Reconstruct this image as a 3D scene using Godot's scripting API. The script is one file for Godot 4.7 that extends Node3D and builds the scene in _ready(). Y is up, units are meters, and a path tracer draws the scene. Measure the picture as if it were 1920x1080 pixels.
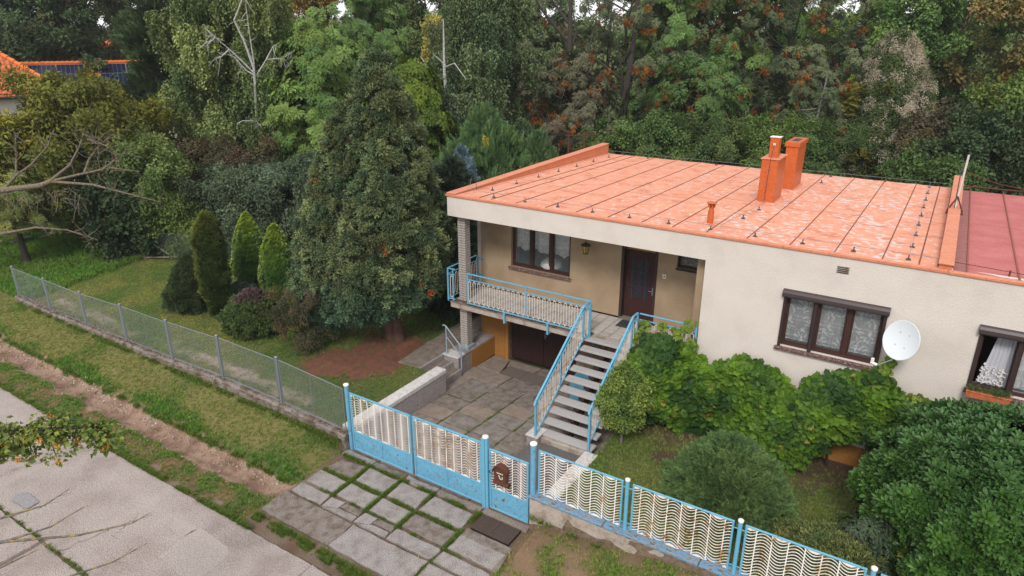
extends Node3D
# A single-storey house with an orange sheet roof, its gate, garden and the wood behind it. x runs along the street, z towards the street, y up; metres.
var rng := RandomNumberGenerator.new()
var taken := {}
var M := {}
var meshes := {}
var wob := FastNoiseLite.new()
var fine := FastNoiseLite.new()

func _ready():
	rng.seed = 7
	var cam := Camera3D.new()
	cam.name = "camera"
	cam.position = Vector3(11.65, 9.27, 14.73)
	cam.rotation_degrees = Vector3(-20.69, 32.79, 0.0)
	cam.fov = 45.82
	cam.near = 0.1
	cam.far = 1500.0
	add_child(cam)
	cam.current = true
	var env := Environment.new()
	env.background_mode = Environment.BG_SKY
	var sm := ProceduralSkyMaterial.new()
	sm.sky_top_color = Color(0.9, 0.905, 0.915)
	sm.sky_horizon_color = Color(0.95, 0.95, 0.95)
	sm.sky_curve = 0.2
	sm.ground_bottom_color = Color(0.3, 0.32, 0.27)
	sm.ground_horizon_color = Color(0.6, 0.62, 0.6)
	sm.sky_energy_multiplier = 1.05
	var sky := Sky.new()
	sky.sky_material = sm
	env.sky = sky
	env.tonemap_mode = Environment.TONE_MAPPER_LINEAR
	env.tonemap_exposure = 1.3
	env.fog_enabled = true
	env.fog_density = 0.0004
	env.fog_light_color = Color(0.86, 0.88, 0.9)
	env.sdfgi_enabled = true
	env.ssao_enabled = true
	env.ssil_enabled = true
	var we := WorldEnvironment.new()
	we.name = "environment"
	we.environment = env
	add_child(we)
	var sun := DirectionalLight3D.new()
	sun.name = "sun"
	sun.light_energy = 0.6
	sun.light_color = Color(1.0, 0.98, 0.95)
	sun.light_angular_distance = 14.0
	sun.shadow_enabled = true
	sun.rotation_degrees = Vector3(-42, 15, 0)
	add_child(sun)
	wob.seed = 3
	wob.frequency = 0.35
	wob.fractal_octaves = 3
	fine.seed = 9
	fine.frequency = 2.2
	fine.fractal_octaves = 2
	make_materials()
	make_leaf_meshes()
	build_ground()
	build_paving()
	build_house()
	build_neighbour()
	build_stairs()
	build_railings()
	build_gate_and_fence()
	build_mesh_fence()
	build_yard_walls()
	build_left_houses()
	build_garden_plants()
	build_vines()
	build_woods()
	build_near_branches()
	build_small_things()
	build_grass()

# ---------------------------------------------------------------- naming
func numbered(called: String, parent: Node) -> String:
	var k := str(parent.get_instance_id()) + called
	var n: int = taken.get(k, 0)
	taken[k] = n + 1
	return called if n == 0 else "%s_%03d" % [called, n]

func put(o: Node3D, called: String, parent: Node = self) -> Node3D:
	o.name = numbered(called, parent)
	parent.add_child(o, true)
	return o

func thing(called: String, label: String, category: String, at := Vector3.ZERO, turn := 0.0, group := "") -> Node3D:
	var o := Node3D.new()
	put(o, called)
	o.position = at
	o.rotation.y = turn
	return tag(o, label, category, group)

func tag(o: Node3D, label: String, category: String, group := "") -> Node3D:
	o.set_meta("label", label)
	o.set_meta("category", category)
	if group != "":
		o.set_meta("group", group)
	return o

func obj(called: String, mesh: Mesh, m: Material, parent: Node = self, at := Vector3.ZERO) -> MeshInstance3D:
	var o := MeshInstance3D.new()
	o.mesh = mesh
	o.material_override = m
	put(o, called, parent)
	o.position = at
	return o

func kind(o: Node3D, k: String) -> Node3D:
	o.set_meta("kind", k)
	return o

func copy(o: Node3D, at: Vector3, label := "") -> Node3D:
	var d: Node3D = o.duplicate()
	d.name = numbered(str(o.name).rstrip("0123456789").rstrip("_") if str(o.name).right(3).is_valid_int() else str(o.name), self)
	add_child(d, true)
	d.position = at
	if label != "":
		d.set_meta("label", label)
	return d

func scatter(called: String, parent: Node, mesh: Mesh, m: Material, xf: Array, cols: Array, gain := 1.45) -> Node3D:
	var mm := MultiMesh.new()
	mm.transform_format = MultiMesh.TRANSFORM_3D
	mm.use_colors = true
	mm.mesh = mesh
	mm.instance_count = xf.size()
	for i in xf.size():
		mm.set_instance_transform(i, xf[i])
		mm.set_instance_color(i, shade(cols[i], gain))
	var o := MultiMeshInstance3D.new()
	o.multimesh = mm
	o.material_override = m
	put(o, called, parent)
	o.set_meta("kind", "stuff")
	return o

func rr(a: float, b: float) -> float:
	return rng.randf_range(a, b)

func rdir() -> Vector3:
	var z := rr(-1, 1)
	var a := rr(0, TAU)
	var s := sqrt(1 - z * z)
	return Vector3(s * cos(a), z, s * sin(a))

func aim(dir: Vector3, scale: float, at: Vector3, spin := -1.0) -> Transform3D:
	# y of the copy along dir
	var y := dir.normalized()
	var side := y.cross(Vector3.UP if absf(y.y) < 0.95 else Vector3.RIGHT).normalized()
	side = side.rotated(y, rr(0, TAU) if spin < 0 else spin)
	return Transform3D(Basis(side * scale, y * scale, side.cross(y) * scale), at)

func shade(c: Color, f: float) -> Color:
	return Color(c.r * f, c.g * f, c.b * f)

# ---------------------------------------------------------------- mesh builder
class MB:
	var v := PackedVector3Array()
	var n := PackedVector3Array()
	var c := PackedColorArray()
	var u := PackedVector2Array()
	var ix := PackedInt32Array()
	var col := Color.WHITE
	func vert(p: Vector3, nn: Vector3, uv := Vector2.ZERO) -> int:
		v.append(p)
		n.append(nn)
		c.append(col)
		u.append(uv)
		return v.size() - 1
	func face(a: int, b: int, d: int):
		# clockwise seen from the side the normal points to
		if (v[b] - v[a]).cross(v[d] - v[a]).dot(n[a] + n[b] + n[d]) > 0:
			ix.append_array([a, d, b])
		else:
			ix.append_array([a, b, d])
	func tri(a: Vector3, b: Vector3, d: Vector3, hint: Vector3, soft := 0.0):
		var g := (b - a).cross(d - a).normalized()
		if g.dot(hint) < 0:
			g = -g
		if soft > 0.0:
			g = g.lerp(hint.normalized(), soft).normalized()
		face(vert(a, g), vert(b, g), vert(d, g))
	func quad(a: Vector3, b: Vector3, d: Vector3, e: Vector3, hint: Vector3, uv := Rect2()):
		var g := (b - a).cross(d - a).normalized()
		if g.length_squared() < 0.5:
			g = (d - a).cross(e - a).normalized()
		if g.dot(hint) < 0:
			g = -g
		var p := uv.position
		var q := uv.end
		var i := vert(a, g, p)
		vert(b, g, Vector2(q.x, p.y))
		vert(d, g, q)
		vert(e, g, Vector2(p.x, q.y))
		face(i, i + 1, i + 2)
		face(i, i + 2, i + 3)
	func box(at: Vector3, size: Vector3, ch := 0.0, b := Basis.IDENTITY):
		var h := size * 0.5
		if ch <= 0.0:
			for ax in 3:
				for s in [-1.0, 1.0]:
					var nn := Vector3.ZERO
					nn[ax] = s
					var a1 := (ax + 1) % 3
					var a2 := (ax + 2) % 3
					var q := []
					for k in [[-1, -1], [1, -1], [1, 1], [-1, 1]]:
						var p := Vector3.ZERO
						p[ax] = s * h[ax]
						p[a1] = k[0] * h[a1]
						p[a2] = k[1] * h[a2]
						q.append(at + b * p)
					quad(q[0], q[1], q[2], q[3], b * nn)
			return
		ch = minf(ch, minf(h.x, minf(h.y, h.z)) * 0.9)
		var inner := h - Vector3.ONE * ch
		for ax in 3:
			var a1 := (ax + 1) % 3
			var a2 := (ax + 2) % 3
			for s in [-1.0, 1.0]:
				var nn := Vector3.ZERO
				nn[ax] = s
				var q := []
				for k in [[-1, -1], [1, -1], [1, 1], [-1, 1]]:
					var p := Vector3.ZERO
					p[ax] = s * h[ax]
					p[a1] = k[0] * inner[a1]
					p[a2] = k[1] * inner[a2]
					q.append(at + b * p)
				quad(q[0], q[1], q[2], q[3], b * nn)
				# the chamfer between +ax faces and +-a1 faces
				for t in [-1.0, 1.0]:
					var pa := Vector3.ZERO
					pa[ax] = s * h[ax]
					pa[a1] = t * inner[a1]
					var pb := Vector3.ZERO
					pb[ax] = s * inner[ax]
					pb[a1] = t * h[a1]
					var e := Vector3.ZERO
					e[a2] = inner[a2]
					var nm := Vector3.ZERO
					nm[ax] = s
					nm[a1] = t
					quad(at + b * (pa - e), at + b * (pa + e), at + b * (pb + e), at + b * (pb - e), b * nm)
		for x in [-1.0, 1.0]:
			for y in [-1.0, 1.0]:
				for z in [-1.0, 1.0]:
					var sg := Vector3(x, y, z)
					var o := inner * sg
					tri(at + b * (o + Vector3(x * ch, 0, 0)), at + b * (o + Vector3(0, y * ch, 0)), at + b * (o + Vector3(0, 0, z * ch)), b * sg)
	func span(a: Vector3, b: Vector3, ch := 0.0):
		box((a + b) * 0.5, (b - a).abs(), ch)
	func bar(a: Vector3, b: Vector3, w: float, h: float, ch := 0.0):
		# a box from a to b, w wide across, h high
		var d := b - a
		var z := d.normalized()
		var x := Vector3.UP.cross(z)
		if x.length() < 0.01:
			x = Vector3.RIGHT
		x = x.normalized()
		box((a + b) * 0.5, Vector3(w, h, d.length()), ch, Basis(x, z.cross(x), z))
	func tube(pts: Array, rad: Array, sides := 6, caps := true):
		var first := v.size()
		var m := pts.size()
		var side := Vector3.ZERO
		for i in m:
			var d: Vector3 = (pts[mini(i + 1, m - 1)] - pts[maxi(i - 1, 0)]).normalized()
			if i == 0:
				side = d.cross(Vector3.UP if absf(d.y) < 0.9 else Vector3.RIGHT).normalized()
			else:
				side = (side - d * side.dot(d)).normalized()
			var up := d.cross(side)
			for k in sides:
				var a := TAU * k / sides
				var nn := side * cos(a) + up * sin(a)
				vert(pts[i] + nn * rad[i], nn, Vector2(float(k) / sides, i))
		for i in m - 1:
			for k in sides:
				var a := first + i * sides + k
				var b := first + i * sides + (k + 1) % sides
				face(a, b, b + sides)
				face(a, b + sides, a + sides)
		if caps:
			for e in [0, m - 1]:
				var d: Vector3 = (pts[1] - pts[0]) if e == 0 else (pts[m - 2] - pts[m - 1])
				d = -d.normalized()
				var cc := vert(pts[e], d)
				var o := v.size()
				for k in sides:
					vert(v[first + e * sides + k], d)
				for k in sides:
					face(cc, o + k, o + (k + 1) % sides)
	func lathe(at: Vector3, prof: Array, sides := 16, axis := Basis.IDENTITY):
		# prof: [radius, height]
		var first := v.size()
		var m := prof.size()
		for i in m:
			var a: Array = prof[maxi(i - 1, 0)]
			var b: Array = prof[mini(i + 1, m - 1)]
			var t := Vector2(b[0] - a[0], b[1] - a[1]).normalized()
			for k in sides:
				var g := TAU * k / sides
				var nn := Vector3(cos(g) * t.y, -t.x, sin(g) * t.y)
				vert(at + axis * Vector3(cos(g) * prof[i][0], prof[i][1], sin(g) * prof[i][0]), axis * nn)
		for i in m - 1:
			for k in sides:
				var a := first + i * sides + k
				var b := first + i * sides + (k + 1) % sides
				face(a, b, b + sides)
				face(a, b + sides, a + sides)
	func prism(poly: PackedVector2Array, depth: float, tr := Transform3D.IDENTITY):
		# a polygon in x,y with its front at z = depth and its back at z = 0
		var t := Geometry2D.triangulate_polygon(poly)
		for s in [0.0, 1.0]:
			var nn := tr.basis * Vector3(0, 0, 1 if s > 0 else -1)
			var o := v.size()
			for p in poly:
				vert(tr * Vector3(p.x, p.y, depth * s), nn, p)
			for i in range(0, t.size(), 3):
				face(o + t[i], o + t[i + 1], o + t[i + 2])
		var mid := Vector2.ZERO
		for p in poly:
			mid += p / poly.size()
		var cw := Geometry2D.is_polygon_clockwise(poly)
		for i in poly.size():
			var p := poly[i]
			var q := poly[(i + 1) % poly.size()]
			var o2 := (q - p).orthogonal()
			if cw:
				o2 = -o2
			o2 = -o2
			quad(tr * Vector3(p.x, p.y, 0), tr * Vector3(q.x, q.y, 0), tr * Vector3(q.x, q.y, depth), tr * Vector3(p.x, p.y, depth), tr.basis * Vector3(o2.x, o2.y, 0))
	func mesh() -> ArrayMesh:
		var arr := []
		arr.resize(Mesh.ARRAY_MAX)
		arr[Mesh.ARRAY_VERTEX] = v
		arr[Mesh.ARRAY_NORMAL] = n
		arr[Mesh.ARRAY_COLOR] = c
		arr[Mesh.ARRAY_TEX_UV] = u
		arr[Mesh.ARRAY_INDEX] = ix
		var am := ArrayMesh.new()
		am.add_surface_from_arrays(Mesh.PRIMITIVE_TRIANGLES, arr)
		return am

func box_mesh(size: Vector3, ch := 0.0) -> ArrayMesh:
	var k := "box%v%f" % [size, ch]
	if not meshes.has(k):
		var b := MB.new()
		b.box(Vector3.ZERO, size, ch)
		meshes[k] = b.mesh()
	return meshes[k]

func span_mesh(a: Vector3, b: Vector3, ch := 0.0) -> ArrayMesh:
	var m := MB.new()
	m.span(a, b, ch)
	return m.mesh()

func tube_mesh(pts: Array, r, sides := 6) -> ArrayMesh:
	var m := MB.new()
	var rad := []
	for i in pts.size():
		rad.append(r[i] if r is Array else r)
	m.tube(pts, rad, sides)
	return m.mesh()

func bar_mesh(a: Vector3, b: Vector3, w: float, h: float, ch := 0.004) -> ArrayMesh:
	var m := MB.new()
	m.bar(a, b, w, h, ch)
	return m.mesh()

# ---------------------------------------------------------------- materials
func lin(r: float, g: float, b: float) -> Color:
	return Color(r, g, b).linear_to_srgb()

func noise_tex(freq: float, ramp: Array, seed_ := 1, oct := 5, type := FastNoiseLite.TYPE_SIMPLEX_SMOOTH, size := 512) -> NoiseTexture2D:
	# ramp: [offset, linear colour] pairs
	var f := FastNoiseLite.new()
	f.noise_type = type
	f.seed = seed_
	f.frequency = freq
	f.fractal_octaves = oct
	f.fractal_gain = 0.6
	var t := NoiseTexture2D.new()
	t.width = size
	t.height = size
	t.seamless = true
	t.seamless_blend_skirt = 0.2
	t.noise = f
	var g := Gradient.new()
	var off := PackedFloat32Array()
	var cs := PackedColorArray()
	for p in ramp:
		off.append(p[0])
		cs.append(p[1])
	g.offsets = off
	g.colors = cs
	t.color_ramp = g
	return t

func grey(f: float) -> Color:
	return Color(f, f, f).linear_to_srgb()

func plain_mat(r: float, g: float, b: float, rough := 0.7, metal := 0.0) -> StandardMaterial3D:
	var m := StandardMaterial3D.new()
	m.albedo_color = lin(r, g, b)
	m.roughness = rough
	m.metallic = metal
	m.metallic_specular = 0.4
	return m

func tex_mat(tex: Texture2D, metres: float, rough := 0.8, fine_tex: Texture2D = null, fine_m := 0.4, bump: Texture2D = null, bump_cm := 0.0) -> StandardMaterial3D:
	var m := StandardMaterial3D.new()
	m.albedo_texture = tex
	m.roughness = rough
	m.metallic_specular = 0.35
	m.uv1_triplanar = true
	m.uv1_world_triplanar = true
	m.uv1_scale = Vector3.ONE / metres
	if fine_tex:
		m.detail_enabled = true
		m.detail_blend_mode = BaseMaterial3D.BLEND_MODE_MUL
		m.detail_albedo = fine_tex
		m.detail_uv_layer = BaseMaterial3D.DETAIL_UV_2
		m.uv2_triplanar = true
		m.uv2_world_triplanar = true
		m.uv2_scale = Vector3.ONE / fine_m
	if bump:
		m.heightmap_enabled = true
		m.heightmap_texture = bump
		m.heightmap_scale = bump_cm
	return m

func leaf_mat(rough := 0.55, back := 0.35, spec := 0.35) -> StandardMaterial3D:
	var m := StandardMaterial3D.new()
	m.vertex_color_use_as_albedo = true
	m.roughness = rough
	m.metallic_specular = spec
	m.backlight_enabled = back > 0.0
	m.backlight = Color(back, back, back * 0.5).linear_to_srgb()
	return m

func make_materials():
	var speck := noise_tex(0.3, [[0.26, grey(0.25)], [0.42, grey(0.78)], [0.58, grey(0.95)], [0.75, grey(1.0)]], 4, 2)
	var soft := noise_tex(0.02, [[0.2, grey(0.8)], [0.5, grey(0.97)], [0.8, grey(1.08)]], 5, 4)
	var grain := noise_tex(0.12, [[0.2, grey(0.0)], [0.8, grey(1.0)]], 6, 4)
	var speck2 := noise_tex(0.2, [[0.2, grey(0.8)], [0.5, grey(0.95)], [0.8, grey(1.0)]], 14, 3)
	var cell := noise_tex(0.22, [[0.0, grey(0.0)], [1.0, grey(1.0)]], 7, 3)
	M.grain = grain
	# plaster
	M.plaster = tex_mat(noise_tex(0.008, [[0.05, lin(0.63, 0.56, 0.51)], [0.5, lin(0.68, 0.61, 0.56)], [0.95, lin(0.7, 0.635, 0.585)]], 11, 5), 5.0, 0.9, speck2, 2.6, cell, 0.45)
	M.porch = tex_mat(noise_tex(0.008, [[0.05, lin(0.31, 0.22, 0.14)], [0.55, lin(0.375, 0.275, 0.18)], [0.95, lin(0.41, 0.315, 0.215)]], 12, 5), 5.0, 0.9, speck2, 2.3, cell, 0.6)
	M.soffit = tex_mat(noise_tex(0.01, [[0.05, lin(0.5, 0.42, 0.36)], [0.95, lin(0.58, 0.5, 0.44)]], 13, 4), 4.0, 0.9)
	M.old_plaster = tex_mat(noise_tex(0.012, [[0.05, lin(0.3, 0.23, 0.18)], [0.5, lin(0.52, 0.44, 0.38)], [0.95, lin(0.6, 0.52, 0.46)]], 14, 5), 2.2, 0.9, speck, 0.7, grain, 0.8)
	M.bare_wall = tex_mat(noise_tex(0.02, [[0.05, lin(0.2, 0.14, 0.1)], [0.5, lin(0.32, 0.23, 0.165)], [0.95, lin(0.4, 0.3, 0.23)]], 15, 5), 1.5, 0.95, speck, 0.5, grain, 2.0)
	# concrete
	M.conc = tex_mat(noise_tex(0.012, [[0.05, lin(0.27, 0.235, 0.22)], [0.5, lin(0.375, 0.335, 0.32)], [0.95, lin(0.43, 0.39, 0.375)]], 21, 5), 2.3, 0.93, speck, 3.1, grain, 0.9)
	M.conc_d = tex_mat(noise_tex(0.012, [[0.05, lin(0.17, 0.14, 0.12)], [0.5, lin(0.28, 0.24, 0.22)], [0.95, lin(0.34, 0.3, 0.28)]], 21, 5), 2.3, 0.93, speck, 3.1, grain, 0.9)
	M.conc_b = tex_mat(noise_tex(0.014, [[0.05, lin(0.15, 0.112, 0.09)], [0.5, lin(0.265, 0.218, 0.19)], [0.95, lin(0.33, 0.29, 0.265)]], 22, 5), 1.9, 0.93, speck, 3.1, grain, 1.0)
	M.conc_c = tex_mat(noise_tex(0.011, [[0.05, lin(0.26, 0.19, 0.155)], [0.5, lin(0.32, 0.25, 0.21)], [0.95, lin(0.36, 0.295, 0.255)]], 23, 5), 2.1, 0.93, speck, 3.1, grain, 0.8)
	M.road = tex_mat(noise_tex(0.007, [[0.05, lin(0.31, 0.255, 0.23)], [0.5, lin(0.41, 0.345, 0.32)], [0.95, lin(0.455, 0.395, 0.367)]], 24, 6), 6.0, 0.95, speck, 3.4, grain, 0.8)
	M.crack = plain_mat(0.12, 0.095, 0.08, 0.95)
	M.glass_dark = plain_mat(0.025, 0.03, 0.042, 0.3)
	M.patch = tex_mat(noise_tex(0.02, [[0.05, lin(0.42, 0.36, 0.335)], [0.95, lin(0.45, 0.39, 0.365)]], 25, 4), 2.0, 0.95, speck, 3.4)
	M.damp = tex_mat(noise_tex(0.02, [[0.05, lin(0.2, 0.19, 0.2)], [0.95, lin(0.3, 0.28, 0.29)]], 26, 4), 1.0, 0.7)
	M.asphalt = tex_mat(noise_tex(0.05, [[0.05, lin(0.12, 0.105, 0.1)], [0.95, lin(0.24, 0.215, 0.21)]], 27, 5), 1.3, 0.95, speck, 2.2, grain, 1.0)
	M.walk = tex_mat(noise_tex(0.012, [[0.05, lin(0.17, 0.13, 0.1)], [0.5, lin(0.25, 0.205, 0.17)], [0.95, lin(0.3, 0.255, 0.22)]], 28, 5), 2.0, 0.93, speck, 3.0, grain, 0.7)
	M.cap = tex_mat(noise_tex(0.02, [[0.05, lin(0.45, 0.42, 0.4)], [0.5, lin(0.56, 0.53, 0.515)], [0.95, lin(0.62, 0.595, 0.58)]], 29, 5), 1.8, 0.85, soft, 0.9, grain, 0.2)
	M.block = tex_mat(noise_tex(0.02, [[0.05, lin(0.33, 0.28, 0.27)], [0.6, lin(0.43, 0.38, 0.37)], [0.95, lin(0.5, 0.455, 0.44)]], 30, 5), 1.1, 0.9, speck, 0.5, grain, 0.6)
	M.brick = tex_mat(noise_tex(0.03, [[0.05, lin(0.42, 0.37, 0.345)], [0.95, lin(0.56, 0.51, 0.48)]], 31, 4), 0.9, 0.9, speck, 0.4)
	M.mortar = plain_mat(0.1, 0.085, 0.075, 0.95)
	M.foot = tex_mat(noise_tex(0.02, [[0.05, lin(0.1, 0.065, 0.045)], [0.4, lin(0.2, 0.145, 0.115)], [0.55, lin(0.3, 0.255, 0.225)], [0.95, lin(0.37, 0.34, 0.32)]], 32, 6), 4.5, 0.95, speck, 2.5, grain, 3.0)
	M.tread = tex_mat(noise_tex(0.12, [[0.05, lin(0.34, 0.33, 0.33)], [0.5, lin(0.52, 0.5, 0.5)], [0.95, lin(0.64, 0.62, 0.61)]], 33, 4), 0.9, 0.75, speck, 1.7)
	M.tile = tex_mat(noise_tex(0.015, [[0.05, lin(0.44, 0.4, 0.37)], [0.95, lin(0.54, 0.5, 0.475)]], 34, 4), 1.5, 0.6, soft, 0.4)
	M.tile_b = tex_mat(noise_tex(0.015, [[0.05, lin(0.37, 0.33, 0.3)], [0.95, lin(0.47, 0.43, 0.4)]], 35, 4), 1.5, 0.65, soft, 0.4)
	# paint and metal
	var rusty := noise_tex(0.02, [[0.0, lin(0.15, 0.385, 0.57)], [0.69, lin(0.14, 0.37, 0.54)], [0.77, lin(0.2, 0.34, 0.44)], [0.79, lin(0.22, 0.1, 0.045)], [1.0, lin(0.1, 0.045, 0.025)]], 41, 5)
	M.blue = tex_mat(rusty, 2.4, 0.5, soft, 0.9)
	M.blue_clean = tex_mat(noise_tex(0.015, [[0.05, lin(0.115, 0.36, 0.54)], [0.72, lin(0.14, 0.395, 0.56)], [0.8, lin(0.2, 0.4, 0.5)], [0.86, lin(0.2, 0.16, 0.12)], [0.95, lin(0.12, 0.06, 0.04)]], 42, 4), 1.2, 0.45)
	M.blue_worn = tex_mat(noise_tex(0.025, [[0.25, lin(0.1, 0.3, 0.53)], [0.45, lin(0.16, 0.36, 0.56)], [0.52, lin(0.3, 0.33, 0.36)], [0.6, lin(0.36, 0.35, 0.34)], [0.7, lin(0.16, 0.12, 0.1)]], 43, 5), 0.9, 0.7, speck, 0.5)
	M.blue_worn.uv1_scale = Vector3(0.5, 1.6, 1.6)
	M.white_rust = tex_mat(noise_tex(0.012, [[0.0, lin(0.8, 0.76, 0.73)], [0.66, lin(0.79, 0.74, 0.7)], [0.74, lin(0.62, 0.42, 0.26)], [0.82, lin(0.36, 0.13, 0.04)], [1.0, lin(0.14, 0.05, 0.02)]], 44, 6), 2.2, 0.6)
	M.white_rust_b = tex_mat(noise_tex(0.012, [[0.0, lin(0.78, 0.73, 0.69)], [0.6, lin(0.77, 0.71, 0.66)], [0.69, lin(0.6, 0.38, 0.2)], [0.79, lin(0.36, 0.13, 0.04)], [1.0, lin(0.14, 0.05, 0.02)]], 45, 6), 1.3, 0.6)
	M.white_clean = tex_mat(noise_tex(0.02, [[0.0, lin(0.74, 0.7, 0.67)], [0.72, lin(0.72, 0.65, 0.6)], [0.82, lin(0.5, 0.28, 0.14)], [1.0, lin(0.3, 0.12, 0.04)]], 40, 5), 1.1, 0.6)
	M.drain = tex_mat(noise_tex(0.03, [[0.0, lin(0.1, 0.075, 0.065)], [1.0, lin(0.2, 0.16, 0.145)]], 39, 4), 0.6, 0.85)
	M.white = plain_mat(0.72, 0.69, 0.67, 0.5)
	M.rust = tex_mat(noise_tex(0.04, [[0.05, lin(0.05, 0.02, 0.014)], [0.6, lin(0.12, 0.045, 0.025)], [0.95, lin(0.19, 0.07, 0.035)]], 46, 5), 0.5, 0.75)
	M.galv = tex_mat(noise_tex(0.03, [[0.05, lin(0.17, 0.195, 0.215)], [0.95, lin(0.27, 0.3, 0.325)]], 47, 4), 0.6, 0.5)
	M.galv.metallic = 0.3
	M.wire = plain_mat(0.33, 0.36, 0.36, 0.5, 0.2)
	M.grey_paint = plain_mat(0.25, 0.32, 0.38, 0.55)
	M.dark_metal = plain_mat(0.035, 0.035, 0.037, 0.5, 0.4)
	M.iron = plain_mat(0.06, 0.065, 0.075, 0.55, 0.3)
	M.grate = tex_mat(noise_tex(0.03, [[0.05, lin(0.05, 0.033, 0.026)], [0.95, lin(0.13, 0.095, 0.08)]], 48, 4), 0.6, 0.8)
	# wood
	var wood := func(a: Color, b: Color, s: int) -> StandardMaterial3D:
		var m := tex_mat(noise_tex(0.03, [[0.2, a], [0.8, b]], s, 4), 0.8, 0.6)
		m.uv1_scale = Vector3(3.0, 0.5, 3.0)
		return m
	M.brown = wood.call(lin(0.022, 0.009, 0.009), lin(0.04, 0.017, 0.016), 51)
	M.door = wood.call(lin(0.036, 0.012, 0.012), lin(0.06, 0.021, 0.019), 52)
	M.frame = wood.call(lin(0.03, 0.019, 0.018), lin(0.05, 0.034, 0.033), 53)
	M.frame_red = wood.call(lin(0.035, 0.014, 0.011), lin(0.075, 0.032, 0.026), 54)
	M.roller = plain_mat(0.058, 0.042, 0.045, 0.4)
	M.sill = tex_mat(noise_tex(0.03, [[0.3, lin(0.075, 0.034, 0.03)], [0.6, lin(0.15, 0.075, 0.07)], [0.71, lin(0.4, 0.32, 0.31)], [0.8, lin(0.5, 0.43, 0.42)]], 55, 5), 0.8, 0.7)
	M.board = wood.call(lin(0.27, 0.125, 0.03), lin(0.42, 0.2, 0.052), 56)
	M.grey_wood = wood.call(lin(0.16, 0.13, 0.11), lin(0.26, 0.22, 0.19), 57)
	# roof
	M.seam = plain_mat(0.26, 0.085, 0.05, 0.8)
	M.trim = tex_mat(noise_tex(0.01, [[0.05, lin(0.58, 0.2, 0.11)], [0.95, lin(0.68, 0.27, 0.165)]], 61, 4), 3.0, 0.55, soft, 0.9)
	M.parapet = tex_mat(noise_tex(0.01, [[0.05, lin(0.55, 0.18, 0.085)], [0.95, lin(0.62, 0.215, 0.11)]], 62, 4), 3.0, 0.5, soft, 1.1)
	M.chim = tex_mat(noise_tex(0.01, [[0.05, lin(0.49, 0.112, 0.032)], [0.95, lin(0.55, 0.13, 0.04)]], 63, 4), 2.0, 0.35, soft, 0.8)
	M.pink = tex_mat(noise_tex(0.008, [[0.05, lin(0.4, 0.11, 0.105)], [0.6, lin(0.47, 0.14, 0.135)], [0.95, lin(0.5, 0.17, 0.155)]], 64, 5), 4.0, 0.7, soft, 0.8)
	M.pink_dirty = tex_mat(noise_tex(0.02, [[0.05, lin(0.2, 0.11, 0.095)], [0.95, lin(0.4, 0.13, 0.125)]], 65, 5), 2.0, 0.8)
	M.clay = tex_mat(noise_tex(0.03, [[0.05, lin(0.4, 0.1, 0.04)], [0.95, lin(0.62, 0.19, 0.09)]], 66, 4), 1.4, 0.8)
	M.clay_bright = tex_mat(noise_tex(0.03, [[0.05, lin(0.6, 0.15, 0.03)], [0.95, lin(0.75, 0.22, 0.06)]], 67, 4), 1.4, 0.7)
	M.solar = plain_mat(0.012, 0.016, 0.045, 0.2)
	# glass and fabric
	var gl := StandardMaterial3D.new()
	gl.transparency = BaseMaterial3D.TRANSPARENCY_ALPHA
	gl.albedo_color = Color(0.6, 0.65, 0.68, 0.12)
	gl.roughness = 0.03
	M.glass = gl
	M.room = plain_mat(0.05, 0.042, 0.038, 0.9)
	M.lace = lace_material(0.24, 0.85, 19)
	M.lace_white = lace_material(0.5, 0.85, 23)
	M.sheer = plain_mat(0.5, 0.5, 0.55, 0.9)
	M.dish = plain_mat(0.68, 0.72, 0.76, 0.4)
	M.amber = plain_mat(0.5, 0.33, 0.03, 0.3)
	# bark
	M.bark = bark(lin(0.05, 0.04, 0.035), lin(0.115, 0.098, 0.085), 71)
	M.bark_red = bark(lin(0.11, 0.06, 0.042), lin(0.22, 0.13, 0.1), 72)
	M.bark_pale = bark(lin(0.2, 0.175, 0.155), lin(0.4, 0.37, 0.34), 73)
	M.bark_birch = tex_mat(noise_tex(0.03, [[0.3, lin(0.1, 0.095, 0.09)], [0.42, lin(0.42, 0.405, 0.39)], [0.8, lin(0.56, 0.545, 0.53)]], 74, 4), 1.2, 0.8)
	M.bark_lichen = tex_mat(noise_tex(0.03, [[0.3, lin(0.09, 0.08, 0.075)], [0.62, lin(0.19, 0.175, 0.165)], [0.72, lin(0.34, 0.2, 0.02)], [0.85, lin(0.42, 0.26, 0.02)]], 75, 3), 1.0, 0.9)
	M.leaf = leaf_mat(0.6, 0.3, 0.3)
	M.needle = leaf_mat(0.65, 0.12, 0.3)
	M.gloss = leaf_mat(0.28, 0.12, 0.5)
	M.laurel = leaf_mat(0.42, 0.12, 0.4)
	M.vine = leaf_mat(0.55, 0.22, 0.3)
	M.grass = leaf_mat(0.7, 0.3, 0.25)
	M.soil = StandardMaterial3D.new()
	M.soil.vertex_color_use_as_albedo = true
	M.soil.albedo_texture = noise_tex(0.06, [[0.2, grey(0.72)], [0.5, grey(0.98)], [0.8, grey(1.2)]], 81, 5)
	M.soil.roughness = 0.95
	M.soil.uv1_triplanar = true
	M.soil.uv1_world_triplanar = true
	M.soil.uv1_scale = Vector3.ONE / 1.7
	M.soil.heightmap_enabled = true
	M.soil.heightmap_texture = grain
	M.soil.heightmap_scale = 2.0
	M.tint = StandardMaterial3D.new()
	M.tint.vertex_color_use_as_albedo = true
	M.tint.roughness = 0.8
	M.roof = roof_material()

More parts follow.
